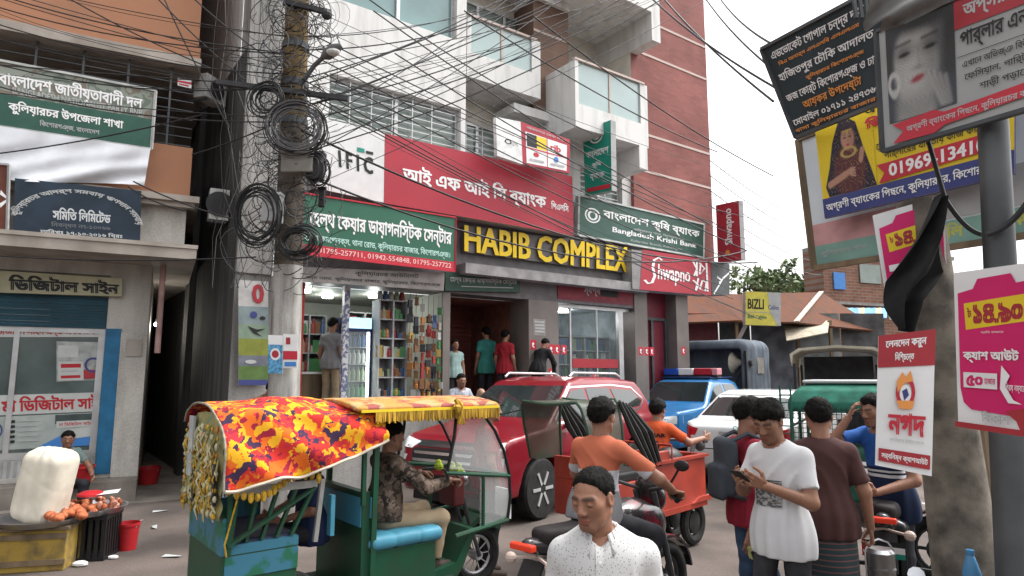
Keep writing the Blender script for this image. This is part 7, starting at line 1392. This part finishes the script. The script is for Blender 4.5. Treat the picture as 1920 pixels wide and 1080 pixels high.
# hood: olive plastic between two bowed hoops, black folded struts
HOOD = M('hood_olive_plastic', (.06, .068, .05), .4, var=.2, scale=3, alpha=.88, spec=.3); V = []; F = []
tl_, tr_, bl_, br_ = cr(1088, 758), cr(1160, 752), cr(1112, 872), cr(1168, 872)
for i in range(13):
    u = i / 12
    for j in range(17):
        a = math.pi * j / 16; y = -.48 * math.cos(a); k = min(1, 2.2 * math.sin(a)); zz = k ** .6
        top_ = (tl_[0] + (tr_[0] - tl_[0]) * u, tl_[1] + (tr_[1] - tl_[1]) * u); bot_ = (bl_[0] + (br_[0] - bl_[0]) * u, bl_[1] + (br_[1] - bl_[1]) * u)
        V.append((bot_[0] + (top_[0] - bot_[0]) * zz, y, bot_[1] + (top_[1] - bot_[1]) * zz + .012 * math.sin(6 * u + a * 3)))
for i in range(12):
    for j in range(16): a = i * 17 + j; F.append((a, a + 1, a + 18, a + 17))
mesh_obj('hood', V, F, HOOD, RC, smooth=True)
m = MB()
for i in (0, 12): m.tube([V[i * 17 + j] for j in range(17)], .016, 6)
cpart('hood_hoop', m, M('hoop_green', (.03, .06, .04), .5), smooth=True)
m = MB()
for y in (-.47, .47):
    m = MB()
    for q in range(4):
        a, z = cr(1158 + 6 * q, 752 + 3 * q); c, z2 = cr(1216 + 7 * q, 872); b_ = ((a + c) / 2 + .05 * q - .06, (z + z2) / 2 + .03); m.tube([(a, y, z), (b_[0], y * 1.02, b_[1]), (c, y, z2)], [.02, .035, .02], 6)
    cpart('folded_hood_strut', m, M('hood_black_cloth', (.018, .018, .017), .7, var=.3), smooth=True)
# ================================================================== street stall on the left and small things
def lathe_obj(name, prof, mat, parent=None, loc=None, n=24, **k): m = MB(); m.lathe(prof, n=n); return m.build(name, mat, parent, loc=loc, smooth=True, **k)
PLR = M('bucket_red', (.42, .02, .025), .4, var=.08); STL = M('stainless', (.45, .45, .46), .3, .9, var=.1, scale=6)
def bucket(label, loc, r_, h_):
    t = thing('bucket', label, 'bucket', loc); m = MB(); m.lathe([(r_ * .78, 0), (r_, h_), (r_ * 1.06, h_), (r_ * 1.06, h_ - .03), (r_ * .99, h_ - .03), (r_ * .94, h_ - .002), (r_ * .74, .02), (.001, .02)], n=26); m.build('pail', PLR, t, smooth=True, fix=False)
    m = MB(); m.tube([(r_ * math.cos(a), -.02 - r_ * .9 * math.sin(a) * .35, h_ - .02 - r_ * math.sin(a) * .5) for a in np.linspace(0, math.pi, 10)], .005, 5); m.build('handle', ALU, t)
p = B.w(-.62, -.28, .3); bucket('red plastic bucket standing on the shop plinth', p, .19, .23)
p = gnd(278, 893); bucket('red plastic bucket at the alley entrance', (p[0] * .93, p[1] * .93, 0.006), .19, .28)
p = gnd(238, 1030); bucket('red plastic pail on the ground beside the black crate', (p[0], p[1], 0), .11, .28)
YB = np.array(gnd(22, 1078)); YB[1] += .3
yb = thing('wooden_box', 'yellow painted wooden box with black marks under the white sack', 'box', (YB[0], YB[1], 0), R(14)); YWD = M('box_yellow', (.36, .24, .05), .75, scale=5, col2=(.12, .09, .05), lo=.5, hi=.72, bump=.2)
m = MB(); m.box(-.34, -.25, .0, .34, .25, .38); m.build('body', YWD, yb, bevel=.01); m = MB(); m.box(-.36, -.27, .381, .36, .27, .41); m.build('lid', WOOD, yb)
for z in (.06, .3): m = MB(); m.box(-.345, -.262, z, .345, -.251, z + .05); m.build('batten', WOOD, yb)
CP = np.array(gnd(138, 1052)); CP[1] += .15; ck = thing('plastic_crate', 'black slatted plastic crate holding up the snack tray', 'crate', (CP[0], CP[1], 0), R(10)); m = MB()
for k in range(9): x = -.25 + .0625 * k; m.box(x - .018, -.2, .03, x + .018, -.18, .4); m.box(x - .018, .18, .03, x + .018, .2, .4)
for k in range(7): y = -.18 + .06 * k; m.box(-.268, y - .016, .03, -.25, y + .016, .4); m.box(.25, y - .016, .03, .268, y + .016, .4)
m.build('slats', BLKP, ck); m = MB(); m.box(-.27, -.205, .0, .27, .205, .03); m.build('base', BLKP, ck); m = MB(); m.box(-.275, -.21, .4, .275, -.175, .44); m.box(-.275, .175, .4, .275, .21, .44); m.box(-.275, -.175, .4, -.24, .175, .44); m.box(.24, -.175, .4, .275, .175, .44); m.build('rim', BLKP, ck)
def tray(label, loc, r_): t = thing('tray', label, 'tray', loc); m = MB(); m.lathe([(.001, 0), (r_ * .85, 0), (r_, .05), (r_ * 1.03, .05), (r_ * .87, -.012), (.001, -.012)], n=36); m.build('dish', STL, t, smooth=True, fix=False)
tray('round steel tray of fried snacks on the black crate', (CP[0], CP[1], .455), .36); tray('round steel tray under the puffed rice sack', (YB[0] + .05, YB[1], .425), .4)
SN = [M('snack_orange', (.42, .12, .05), .7, var=.4, scale=30), M('snack_brown', (.3, .09, .04), .7, var=.4, scale=30), M('snack_pink', (.5, .22, .15), .7, var=.3, scale=30)]; r = np.random.RandomState(8)
for k in range(70):
    a, q = r.uniform(0, 6.28), .3 * math.sqrt(r.rand()); m = MB(); s = r.uniform(.025, .045); m.ball((0, 0, 0), (s, s * r.uniform(.6, 1), s * .7), 8, 6); o = m.build('snack', SN[k % 3], smooth=True, loc=(CP[0] + q * math.cos(a), CP[1] + q * math.sin(a), .475 + r.uniform(0, .06) + (.3 - q) * .1)); o.rotation_euler = (r.uniform(0, 3), r.uniform(0, 3), 0); tag(o, 'fried snack in the heap on the steel tray', 'snack', 'fried snacks on the steel tray')
for k in range(16):
    m = MB(); s = r.uniform(.04, .06); m.ball((0, 0, 0), (s, s, s * .8), 9, 6); o = m.build('snack', SN[0], smooth=True, loc=(YB[0] + .36 + r.normal(0, .05), YB[1] - .05 + r.normal(0, .12), .48 + r.uniform(0, .05))); tag(o, 'orange snack at the right edge of the sack tray', 'snack', 'orange snacks beside the sack')
o = lathe_obj('lid', [(.001, .05), (.08, .045), (.13, .02), (.135, 0), (.125, 0), (.001, .03)], PLR, loc=(CP[0] - .02, CP[1] + .08, .60), fix=False); tag(o, 'red plastic lid lying on the snack heap', 'lid')
m = MB(); m.add([(-.11, -.08, 0), (.11, -.08, .015), (.12, .08, .03), (-.1, .08, .01)], [(0, 1, 2, 3)]); o = m.build('paper', PW, loc=(CP[0] + .13, CP[1] + .1, .615), rotz=.4, fix=False); tag(o, 'white sheet of paper on top of the snacks', 'paper')
fS = lambda x, y, z: smin(ell(x, y, z, (0, 0, .36), (.285, .25, .46)), rbox(x, y, z, (0, 0, .36), (.265, .23, .35), .11), .05) + .004 * snoise(x, y, z * .8, 13, 3) + .0015 * snoise(x, y, z * .4, 60, 1) + .004 * np.sin(8 * np.arctan2(y, x) + 5 * z) * np.clip(1.2 - z, 0, 1) + .004 * (1 - np.abs(np.sin(7 * z + 3 * x))) ** 4 + .012 * np.clip((z - .6) * 5, 0, 1) * np.sin(14 * np.arctan2(y, x))
fS2 = lambda x, y, z: np.maximum(fS(x, y, z), (z - .73))
sk = thing('sack', 'tall bulging white sack of puffed rice leaning on the yellow box', 'sack', (YB[0] - .02, YB[1], .43)); V, F = nets(fS2, (-.36, -.34, -.05), (.36, .34, .86), .014); so_ = mesh_obj('bag', V, F, M('sack_white', (.62, .57, .47), .5, var=.06, scale=9, spec=.35), sk, smooth=True); so_.rotation_euler = (0, R(9), 0)
so_.scale = (.78, .8, .96)
for k, (px, py, s) in enumerate(((150, 1062, .05), (212, 1048, .035), (236, 1030, .03))):
    g_ = gnd(px, py); m = MB(); m.ball((0, 0, s * .5), (s * 1.6, s, s * .6), 8, 5); tag(m.build('paper_scrap', PW, loc=(g_[0], g_[1], 0), smooth=True), 'crumpled white scrap on the ground by the black crate', 'scrap', 'white scraps by the crate')
for k, (px, py) in enumerate(((322, 1045), (300, 960), (255, 980), (290, 990))):
    g_ = gnd(px, py); m = MB(); m.add([(-.1, -.02, .01), (.1, -.03, .02), (.09, .03, .01), (-.08, .03, .025)], [(0, 1, 2, 3)]); tag(m.build('paper_scrap', PGREY, loc=(g_[0], g_[1], 0), rotz=k * .7, fix=False), 'flat torn scrap of paper on the pavement', 'scrap', 'paper scraps on the pavement')
# things at the lower right
tb = at(1945, 1010, 3.9); tt = thing('table', 'small stall table draped with a white sheet at the lower right', 'table', (tb[0], 4.1, 0), R(-12)); zt_ = at(1880, 968, 4.1)[2]
m = MB(); m.box(-.34, -.3, zt_ - .03, .5, .3, zt_); m.build('top', WOOD, tt)
for x in (-.3, .46):
    for y in (-.26, .26): m = MB(); m.bar((x, y, 0), (x, y, zt_ - .031), .04); m.build('leg', WOOD, tt)
V = []; F = []
for i in range(21):
    for j in range(13):
        x = -.37 + .9 * i / 20; t = j / 12; y = .31 - .66 * min(1, t / .55) - .02 * math.sin(x * 20) * max(0, t - .55); z = zt_ + .008 + .004 * math.sin(9 * x) - max(0, t - .55) * .9; V.append((x, y, z))
for i in range(20):
    for j in range(12): a = i * 13 + j; F.append((a, a + 1, a + 14, a + 13))
o = mesh_obj('tablecloth', V, F, M('sheet_white', (.62, .62, .64), .8, var=.08, scale=5), None, smooth=True, loc=tt.location, rotz=R(-12)); tag(o, 'white sheet covering the stall table at the lower right', 'cloth')
bt = at(1822, 1075, 3.2); o = lathe_obj('water_bottle', [(.035, 0), (.04, .02), (.04, .14), (.037, .15), (.04, .16), (.02, .23), (.016, .24), (.018, .245), (.018, .265), (.001, .265)], M('bottle_blue', (.08, .25, .45), .15, var=.1, alpha=.75), loc=(bt[0], bt[1], bt[2] - .16)); tag(o, 'blue water bottle at the foot of the concrete post', 'bottle')
o = lathe_obj('wash_basin', [(.12, 0), (.2, .1), (.21, .1), (.13, -.01)], DARK, loc=(bt[0] + .04, bt[1] - .02, bt[2] - .27), fix=False); tag(o, 'dark round basin under the blue water bottle', 'basin')
m = MB(); zz = bt[2] - .29; m.box(-.25, -.12, 0, .25, .25, zz); tag(m.build('wooden_stand', WOOD, loc=(bt[0] + .04, bt[1], 0), bevel=.01), 'low wooden stand holding the basin by the concrete post', 'stand')
# ================================================================== the people, posed as in the photograph
def M_cloth(n, c, var=.12, scale=9, **k): return M(n, c, .85, var=var, scale=scale, spec=.2, **k)
def M_zbands(name, stops, rough=.85):
    m = bpy.data.materials.new(name); m.use_nodes = True; t = m.node_tree; b = t.nodes['Principled BSDF']; b.inputs['Roughness'].default_value = rough; b.inputs['Specular IOR Level'].default_value = .2
    tc = t.nodes.new('ShaderNodeTexCoord'); sp = t.nodes.new('ShaderNodeSeparateXYZ'); mu = t.nodes.new('ShaderNodeMath'); mu.operation = 'MULTIPLY'; mu.inputs[1].default_value = .5; rp = t.nodes.new('ShaderNodeValToRGB'); cr = rp.color_ramp; cr.interpolation = 'CONSTANT'
    while len(cr.elements) < len(stops): cr.elements.new(.5)
    for e, (z, c) in zip(cr.elements, stops): e.position = z / 2; e.color = (*c, 1)
    t.links.new(tc.outputs['Object'], sp.inputs[0]); t.links.new(sp.outputs['Z'], mu.inputs[0]); t.links.new(mu.outputs[0], rp.inputs[0]); t.links.new(rp.outputs[0], b.inputs['Base Color']); MATS[name] = m; return m
CLW = M_ramp('shirt_dotted_white', [(0, (.2, .21, .22)), (.24, (.55, .545, .54))], 105, .85, tex='vor')
JEANS = M_cloth('jeans_blue', (.045, .075, .13), .4, 9); JEANSG = M_cloth('jeans_grey', (.045, .045, .05), .5, 4); TEEW = M_cloth('tee_white', (.62, .62, .63), .04); MARN = M_cloth('shirt_maroon', (.22, .015, .03)); BRN = M_cloth('shirt_brown', (.065, .03, .028)); DKT = M_cloth('trousers_dark', (.025, .025, .03)); NAVYC = M_cloth('shirt_navy', (.02, .03, .08))
BLKC = M_cloth('clothes_black', (.014, .014, .016)); KHAKI = M_cloth('trousers_khaki', (.30, .23, .15), .1); GREYS = M_cloth('shirt_grey', (.2, .2, .21))
def X(px, Y): return at(px, 704, Y)[0]
SIT = dict(pel=(0, 0, .5), neck=(0, .03, .99), head=(0, .07, 1.135), shL=(-.16, .02, .945), shR=(.16, .02, .945), elL=(-.25, .1, .7), elR=(.25, .1, .7), wrL=(-.16, .33, .64), wrR=(.16, .33, .64), hipL=(-.09, .02, .47), hipR=(.09, .02, .47), knL=(-.14, .42, .5), knR=(.14, .42, .5), anL=(-.13, .42, .08), anR=(.13, .42, .08))
def sit(dz, **k): j = {a: (x, y, z + dz) for a, (x, y, z) in SIT.items()}; j.update(k); return j
# 1 closest man in white
_, j1, f1 = person('man in a white dotted shirt looking down, closest to the camera', (X(1126, 2.6), 2.6, 0), 176, 1.515, dict(head=(.045, .08, 1.55), neck=(.02, .0, 1.40), shL=(-.172, 0, 1.315), shR=(.172, 0, 1.315)), yaw=-34, pitch=-13, roll=2, top=CLW, sleeve=.62, bottom=DKT, hair='crew', near=2, skin=(.29, .142, .09), beard=1, collar=CLW, bulk=1.0)
rt1 = _; s1 = f1['shirt']
patch('placket', s1, [(-.016 + .02, .95), (.016 + .02, .95), (.016 + .02, 1.25), (-.016 + .02, 1.25)], 1, .4, 0, .003, CLW, rt1, .02)
for z in (1.0, 1.09, 1.18): patch('button', s1, [(.02 + .006 * math.cos(a), z + .006 * math.sin(a)) for a in np.linspace(0, 5.5, 8)], 1, .4, 0, .006, PW, rt1, .01)
# 2 white tee with phone
pd = (X(1452, 4.2), 4.2, 0)
_, j2, f2 = person('man in a white printed tee shirt looking at the phone in his hands', pd, 124, 1.69, dict(head=(0, .09, 1.56), neck=(0, .02, 1.43), elL=(-.23, .04, 1.10), elR=(.22, .07, 1.12), wrL=(-.085, .27, 1.20), wrR=(.07, .29, 1.20), knL=(-.11, .04, .49), anL=(-.13, -.06, .08), knR=(.11, .08, .5), anR=(.11, .1, .08)), yaw=10, pitch=-28, top=TEEW, sleeve=.72, hem=.17, bottom=JEANSG, hair='full', near=1, skin=(.28, .14, .088), hands=dict(L=dict(d=(.35, .75, .35), n=(.8, -.4, .4), curl=.75), R=dict(d=(-.3, .8, .3), n=(-.7, -.4, .5), curl=.8)))
r2 = _
patch('shirt_print', f2['shirt'], [(-.09, 1.22), (.1, 1.22), (.1, 1.06), (-.09, 1.06)], 1, .45, 0, .004, M('shirt_print_grey', (.09, .09, .09), .8, var=.5, scale=40, col2=(.4, .4, .4), lo=.45, hi=.6, stretch=(1, 1, 2)), r2, .03)
def phone(label, loc, rotv, mat=BLKP, sz=(.075, .15, .009)):
    m = MB(); m.box(-sz[0] / 2, -sz[1] / 2, -sz[2] / 2, sz[0] / 2, sz[1] / 2, sz[2] / 2); t = thing('mobile_phone', label, 'phone', loc); b = m.build('case', mat, t, bevel=.004); m = MB(); m.quad((-sz[0] * .45, -sz[1] * .46, sz[2] * .52), (sz[0] * .45, -sz[1] * .46, sz[2] * .52), (sz[0] * .45, sz[1] * .46, sz[2] * .52), (-sz[0] * .45, sz[1] * .46, sz[2] * .52)); m.build('screen', CGLASS, t); t.rotation_euler = rotv; return t
def local(pd, rot, q): c, s = math.cos(R(rot)), math.sin(R(rot)); return (pd[0] + q[0] * c - q[1] * s, pd[1] + q[0] * s + q[1] * c, q[2] + pd[2])
phone('dark phone held by the man in the white tee', local(pd, 124, (-.01, .385, 1.255)), (R(35), 0, R(124)))
# 3 backpack man
pd = (X(1396, 4.75), 4.75, 0); _, j3, f3 = person('man in a maroon shirt and jeans carrying a grey backpack', pd, -82, 1.67, dict(elR=(.235, -.08, 1.08), wrR=(.25, -.13, .84), elL=(-.22, .1, 1.1), wrL=(-.1, .3, 1.1), knR=(.1, .06, .49), anR=(.1, -.1, .08)), yaw=0, pitch=-14, top=MARN, sleeve=1.93, bottom=JEANS, hair='full', near=1)
b = thing('backpack', 'slate blue backpack worn by the man in maroon', 'backpack', local(pd, -82, (0, -.15, 1.02)), R(-82)); fb = lambda x, y, z: smin(rbox(x, y, z, (0, -.02, .2), (.125, .05, .2), .045), rbox(x, y, z, (0, -.09, .1), (.11, .03, .12), .03), .02) + .004 * snoise(x, y, z, 30)
V, F = nets(fb, (-.2, -.22, -.1), (.2, .08, .46), .012); mesh_obj('bag', V, F, M_cloth('backpack_slate', (.05, .058, .07)), b, smooth=True)
for s in (-.1, .1): m = MB(); m.tube([(s, -.02, .38), (s, .1, .43), (s, .27, .36), (s * 1.2, .33, .22), (s * 1.5, .28, .05), (s * 1.5, .1, -.02), (s, -.02, .02)], .016, 6); m.build('strap', MATS['backpack_slate'], b, smooth=True)
wq = local(pd, -82, (.25, -.10, .72)); m = MB(); m.box(-.06, -.02, -.04, .06, .02, .04); m.mat(1).box(-.055, -.022, -.035, .02, -.0205, .01); o = m.build('packet', [M('packet_lime', (.5, .5, .2), .6, var=.2, scale=20), PBLK], loc=wq, rotz=R(10)); o.rotation_euler = (0, R(-18), R(10)); tag(o, 'yellow green packet held in the hand of the backpack wearer', 'packet')
# 4 brown shirt, lungi
LUN = M_ramp('lungi_stripes', [(0, (.018, .035, .04)), (.86, (.14, .06, .06))], 9, .85, .3, tex='Z')
pd = (X(1532, 4.5), 4.5, 0); person('man in a dark brown shirt and striped lungi seen from behind', pd, -14, 1.68, dict(elR=(.24, -.02, 1.1), wrR=(.27, .02, .86)), yaw=-6, pitch=-4, top=BRN, sleeve=.8, hem=.13, bottom=LUN, lungi=True, hair='short', near=1, bulk=.92, hands=dict(R=dict(curl=1.2)))
tq = local(pd, -14, (.32, .05, .42)); t = thing('tiffin_carrier', 'ribbed steel food carrier hanging from the hand of the lungi wearer', 'food carrier', tq)
for k in range(3): m = MB(); m.lathe([(.001, 0), (.082, 0), (.088, .01), (.088, .085), (.092, .09), (.092, .096), (.001, .096)], (0, 0, .097 * k), 24); m.build('tin', STL, t, smooth=True)
m = MB(); m.lathe([(.09, 0), (.07, .02), (.001, .025)], (0, 0, .292), 24); m.build('lid', STL, t, smooth=True); m = MB(); m.tube([(-.09, 0, .1), (-.092, 0, .3), (-.06, 0, .35), (0, 0, .37), (.06, 0, .35), (.092, 0, .3), (.09, 0, .1)], .006, 6); m.build('handle', STL, t, smooth=True)
# 5 blue polo
POLO = M_zbands('polo_blue_navy', [(0, (.012, .02, .05)), (1.07, (.55, .55, .56)), (1.09, (.012, .02, .05)), (1.105, (.55, .55, .56)), (1.125, (.012, .02, .05)), (1.145, (.02, .085, .3))])
pd = (X(1655, 5.3), 5.3, 0); person('man in a blue and navy polo with one hand raised to his face', pd, 108, 1.70, dict(neck=(0, .06, 1.42), head=(0, .12, 1.56), elR=(.2, .36, 1.3), wrR=(.1, .27, 1.5), elL=(-.27, .06, 1.06), wrL=(-.2, .36, .98), shL=(-.16, .05, 1.37), shR=(.16, .05, 1.37)), yaw=0, pitch=-14, top=POLO, sleeve=.72, hem=.2, bottom=DKT, hair='short', near=1, hands=dict(R=dict(d=(-.2, -.3, .8), n=(-.6, -.7, 0), curl=.5), L=dict(d=(.1, .95, .1), n=(.9, 0, .3), curl=.8)))
phone('white phone held by the man in the blue polo', local(pd, 108, (-.17, .47, 1.01)), (R(60), 0, R(108)), PW)
# 6 orange polo on the motorbike
OPOL = M_zbands('polo_orange_white', [(0, (.2, .2, .21)), (1.08, (.5, .5, .53)), (1.215, (.46, .13, .07))])
pd = tuple(bike_c - np.array([math.cos(R(bike_r)), math.sin(R(bike_r)), 0]) * .22); ro = bike_r - 90
person('motorcycle rider in an orange and white polo seen from behind', pd, ro, 1.68, dict(pel=(0, 0, .92), neck=(0, .1, 1.42), head=(0, .125, 1.565), shL=(-.168, .08, 1.36), shR=(.168, .08, 1.36), elL=(-.33, .24, 1.14), elR=(.36, .26, 1.16), wrL=(-.34, .44, 1.05), wrR=(.35, .45, 1.06), hipL=(-.1, .02, .89), hipR=(.1, .02, .89), knL=(-.22, .4, .76), knR=(.22, .4, .76), anL=(-.2, .17, .38), anR=(.2, .17, .38)), yaw=8, pitch=-6, top=OPOL, sleeve=.78, hem=.04, bottom=DKT, hair='full', near=1, hands=dict(L=dict(d=(0, .9, -.2), n=(0, -.2, -1), curl=1.2), R=dict(d=(0, .9, -.2), n=(0, -.2, -1), curl=1.2)))
# 7 rickshaw driver and passenger
def RXL(x, y, z=0): return local((-2.118, 4.709, 0), 39, (x, y, z))
CAMO = M_patch('camouflage_jacket', [(0, (.03, .022, .018)), (.25, (.10, .07, .05)), (.55, (.17, .125, .10)), (.8, (.05, .045, .035))], 30, .05, .85)
pd = RXL(1.3, -.1); person('rickshaw driver in a camouflage jacket and khaki trousers', pd, -51, 1.66, sit(.245, elL=(-.27, .26, .98), elR=(.27, .26, .97), wrL=(-.24, .5, 1.02), wrR=(.24, .5, 1.01), knL=(-.13, .46, .72), knR=(.17, .46, .7), anL=(-.12, .42, .38), anR=(.16, .4, .36), neck=(0, .05, 1.22), head=(0, .08, 1.37), shL=(-.16, .04, 1.17), shR=(.16, .04, 1.17)), yaw=0, pitch=-3, top=CAMO, sleeve=1.9, hem=.02, bottom=KHAKI, short=.05, hair='full', near=1, hands=dict(L=dict(d=(.1, 1, -.1), n=(0, -.2, -1), curl=1.1), R=dict(d=(-.1, 1, -.1), n=(0, -.2, -1), curl=1.1)))
pd = RXL(.8, .1); person('rickshaw passenger in navy sitting under the flame canopy', pd, 128, 1.45, sit(.28), pitch=-20, top=NAVYC, sleeve=.9, bottom=DKT, hair='short')
# 8 cargo rickshaw rider
ca, _z = cf.uv(1226, 800, 0); pd = local((RO[0] - .25, 8.0, 0), ra_, (ca, 0, 0)); hb_ = xh - ca
ORT = M_cloth('tee_orange_red', (.55, .09, .03)); rk, jk, fk = person('rider in an orange jersey with a name and number on the back', pd, -24, 1.70, sit(.30, neck=(.02, .06, 1.29), head=(.03, .1, 1.435), shL=(-.165, .05, 1.235), shR=(.175, .03, 1.235), elL=(-.22, .28, 1.05), elR=(.36, .12, 1.08), wrL=(.05, .46, zh + .03), wrR=(.5, .32, zh + .04)), yaw=-8, pitch=-2, top=ORT, sleeve=.75, hem=.0, bottom=DKT, hair='full', near=1)
def to_rc(q):      # world point -> cargo rickshaw's own axes
    d = np.array(q) - np.array(RC.location); c_, s_ = math.cos(R(ra_)), math.sin(R(ra_)); return np.array([d[0] * c_ + d[1] * s_, (-d[0] * s_ + d[1] * c_) / .82, d[2]])
hl, hr = to_rc(local(pd, -24, (.05, .53, zh + .0))), to_rc(local(pd, -24, (.53, .39, zh + .01))); hm = (hl + hr) / 2; fwd_ = np.array([.16, -.03, 0])
m = MB(); m.tube([hl - fwd_ * .4, hl, hl * .7 + hr * .3 + fwd_, hl * .3 + hr * .7 + fwd_, hr, hr - fwd_ * .4], .016, 8); m.build('handlebar', STEEL, RC, smooth=True)
m = MB(); m.tube([hm + fwd_, (x0 + .95, 0, .28)], .03, 8); m.ball(hm + fwd_ * 1.5 + [0, 0, -.06], (.07, .08, .08), 10, 7); m.build('steering_column', STEEL, RC, smooth=True)
P_, T_ = text_tris('OMAR', .04); Q = project(fk['shirt'], np.stack([-.1 + .24 * P_[:, 0], 1.155 + .045 * P_[:, 1]], 1), 1, -.4, 0, .004); mesh_obj('lettering', Q, T_, BLKC, rk)
P_, T_ = text_tris('9', .08); Q = project(fk['shirt'], np.stack([-.035 + .11 * P_[:, 0], .97 + .15 * P_[:, 1]], 1), 1, -.4, 0, .004); mesh_obj('number', Q, T_, BLKC, rk)
# 9 people on the steps, in the shops, by the pole
def stand(px, ytop, off): s, z = A.uv(px, ytop, off); return A.w(s, -off, 0), z
def standing(label, px, ytop, off, rot, base=1.125, **k):
    p, z = stand(px, ytop, off); return person(label, (p[0], p[1], base), rot, min(1.75, max(.95, (z - base))), **k)
TEAL = M_cloth('shirt_teal', (.05, .24, .21)); REDC = M_cloth('shirt_bright_red', (.3, .02, .03))
standing('man in a teal shirt standing in the building entrance', 912, 609, -1.0, 30, top=TEAL, sleeve=.7, hem=.2, bottom=DKT)
standing('person in a red shirt beside the man in teal', 947, 620, -.35, -30, top=REDC, sleeve=.7, hem=.15, bottom=DKT)
standing('boy in a pale mint tee on the entrance steps', 853, 638, -.25, 205, base=1.125, top=M_cloth('tee_mint', (.3, .42, .4)), bottom=DKT)
standing('person in dark clothes half hidden in the entrance shadow', 836, 628, -1.3, 200, top=NAVYC, bottom=DKT)
p, z = stand(1008, 628, .3); person('person in black bending beside the brown tiled column', (p[0], p[1], 1.125 - .0), -40, 1.55, dict(neck=(0, .2, 1.36), head=(0, .28, 1.48), shL=(-.16, .19, 1.3), shR=(.16, .19, 1.3), elL=(-.22, .3, 1.05), elR=(.22, .3, 1.05), wrL=(-.18, .35, .8), wrR=(.18, .35, .8)), pitch=-35, top=BLKC, sleeve=1.9, bottom=BLKC)
p, z = stand(862, 700, .75); person('man in a grey and white shirt sitting on the entrance steps', (p[0], p[1], z - 1.25), 215, 1.66, sit(0), yaw=-10, pitch=-8, top=M_cloth('shirt_pale_check', (.38, .4, .45), .3, 30), bottom=DKT)
p, z = stand(900, 724, 1.0); person('bald man sitting low on the entrance steps', (p[0], p[1], max(0, z - 1.25)), 200, 1.62, sit(0), pitch=-25, top=GREYS, bottom=DKT, hair='bald', skin=(.32, .19, .13))
pd = (X(915, 6.4), 6.4, 0); person('man in a dull red shirt walking between the rickshaw and the red car', pd, -72, 1.63, yaw=0, pitch=-4, top=M_cloth('shirt_dull_red', (.25, .05, .05)), sleeve=.7, bottom=DKT, hair='short', near=1)
p, z = stand(482, 704, .95); person('man in brown crouching by the poster wall', (p[0], p[1], z - 1.1), 250, 1.6, sit(-.08, neck=(0, .2, .84), head=(0, .3, .94), shL=(-.19, .18, .79), shR=(.19, .18, .79)), pitch=-30, top=M_cloth('vest_brown', (.14, .07, .045)), bottom=DKT)
standing('shop customer in a grey shirt and beige trousers', 624, 597, -.45, -20, top=GREYS, sleeve=.6, hem=.12, bottom=KHAKI)
pv_ = B.pt(126, 800, .42); VT = M_cloth('shirt_grey_teal', (.17, .23, .22)); person('street vendor in a grey teal shirt sitting behind the white sack', (pv_[0], pv_[1], pv_[2] - 1.27), 232, 1.62, sit(0, elL=(-.3, .15, .7), wrL=(-.25, .42, .6)), yaw=-20, pitch=-6, top=VT, sleeve=.62, bottom=DKT, hair='short', near=1, skin=(.25, .12, .075))
CHK = M_ramp('shirt_black_white', [(0, (.02, .02, .02)), (.5, (.5, .5, .5)), (.58, (.02, .02, .022))], 9, .85, 1, 1)
pd = (X(1872, 5.6), 5.6, 0); person('person in a black and white patterned shirt behind the steel post', pd, 150, 1.62, dict(elR=(.2, .25, 1.2), wrR=(.05, .3, 1.4)), pitch=-10, top=CHK, bottom=DKT)
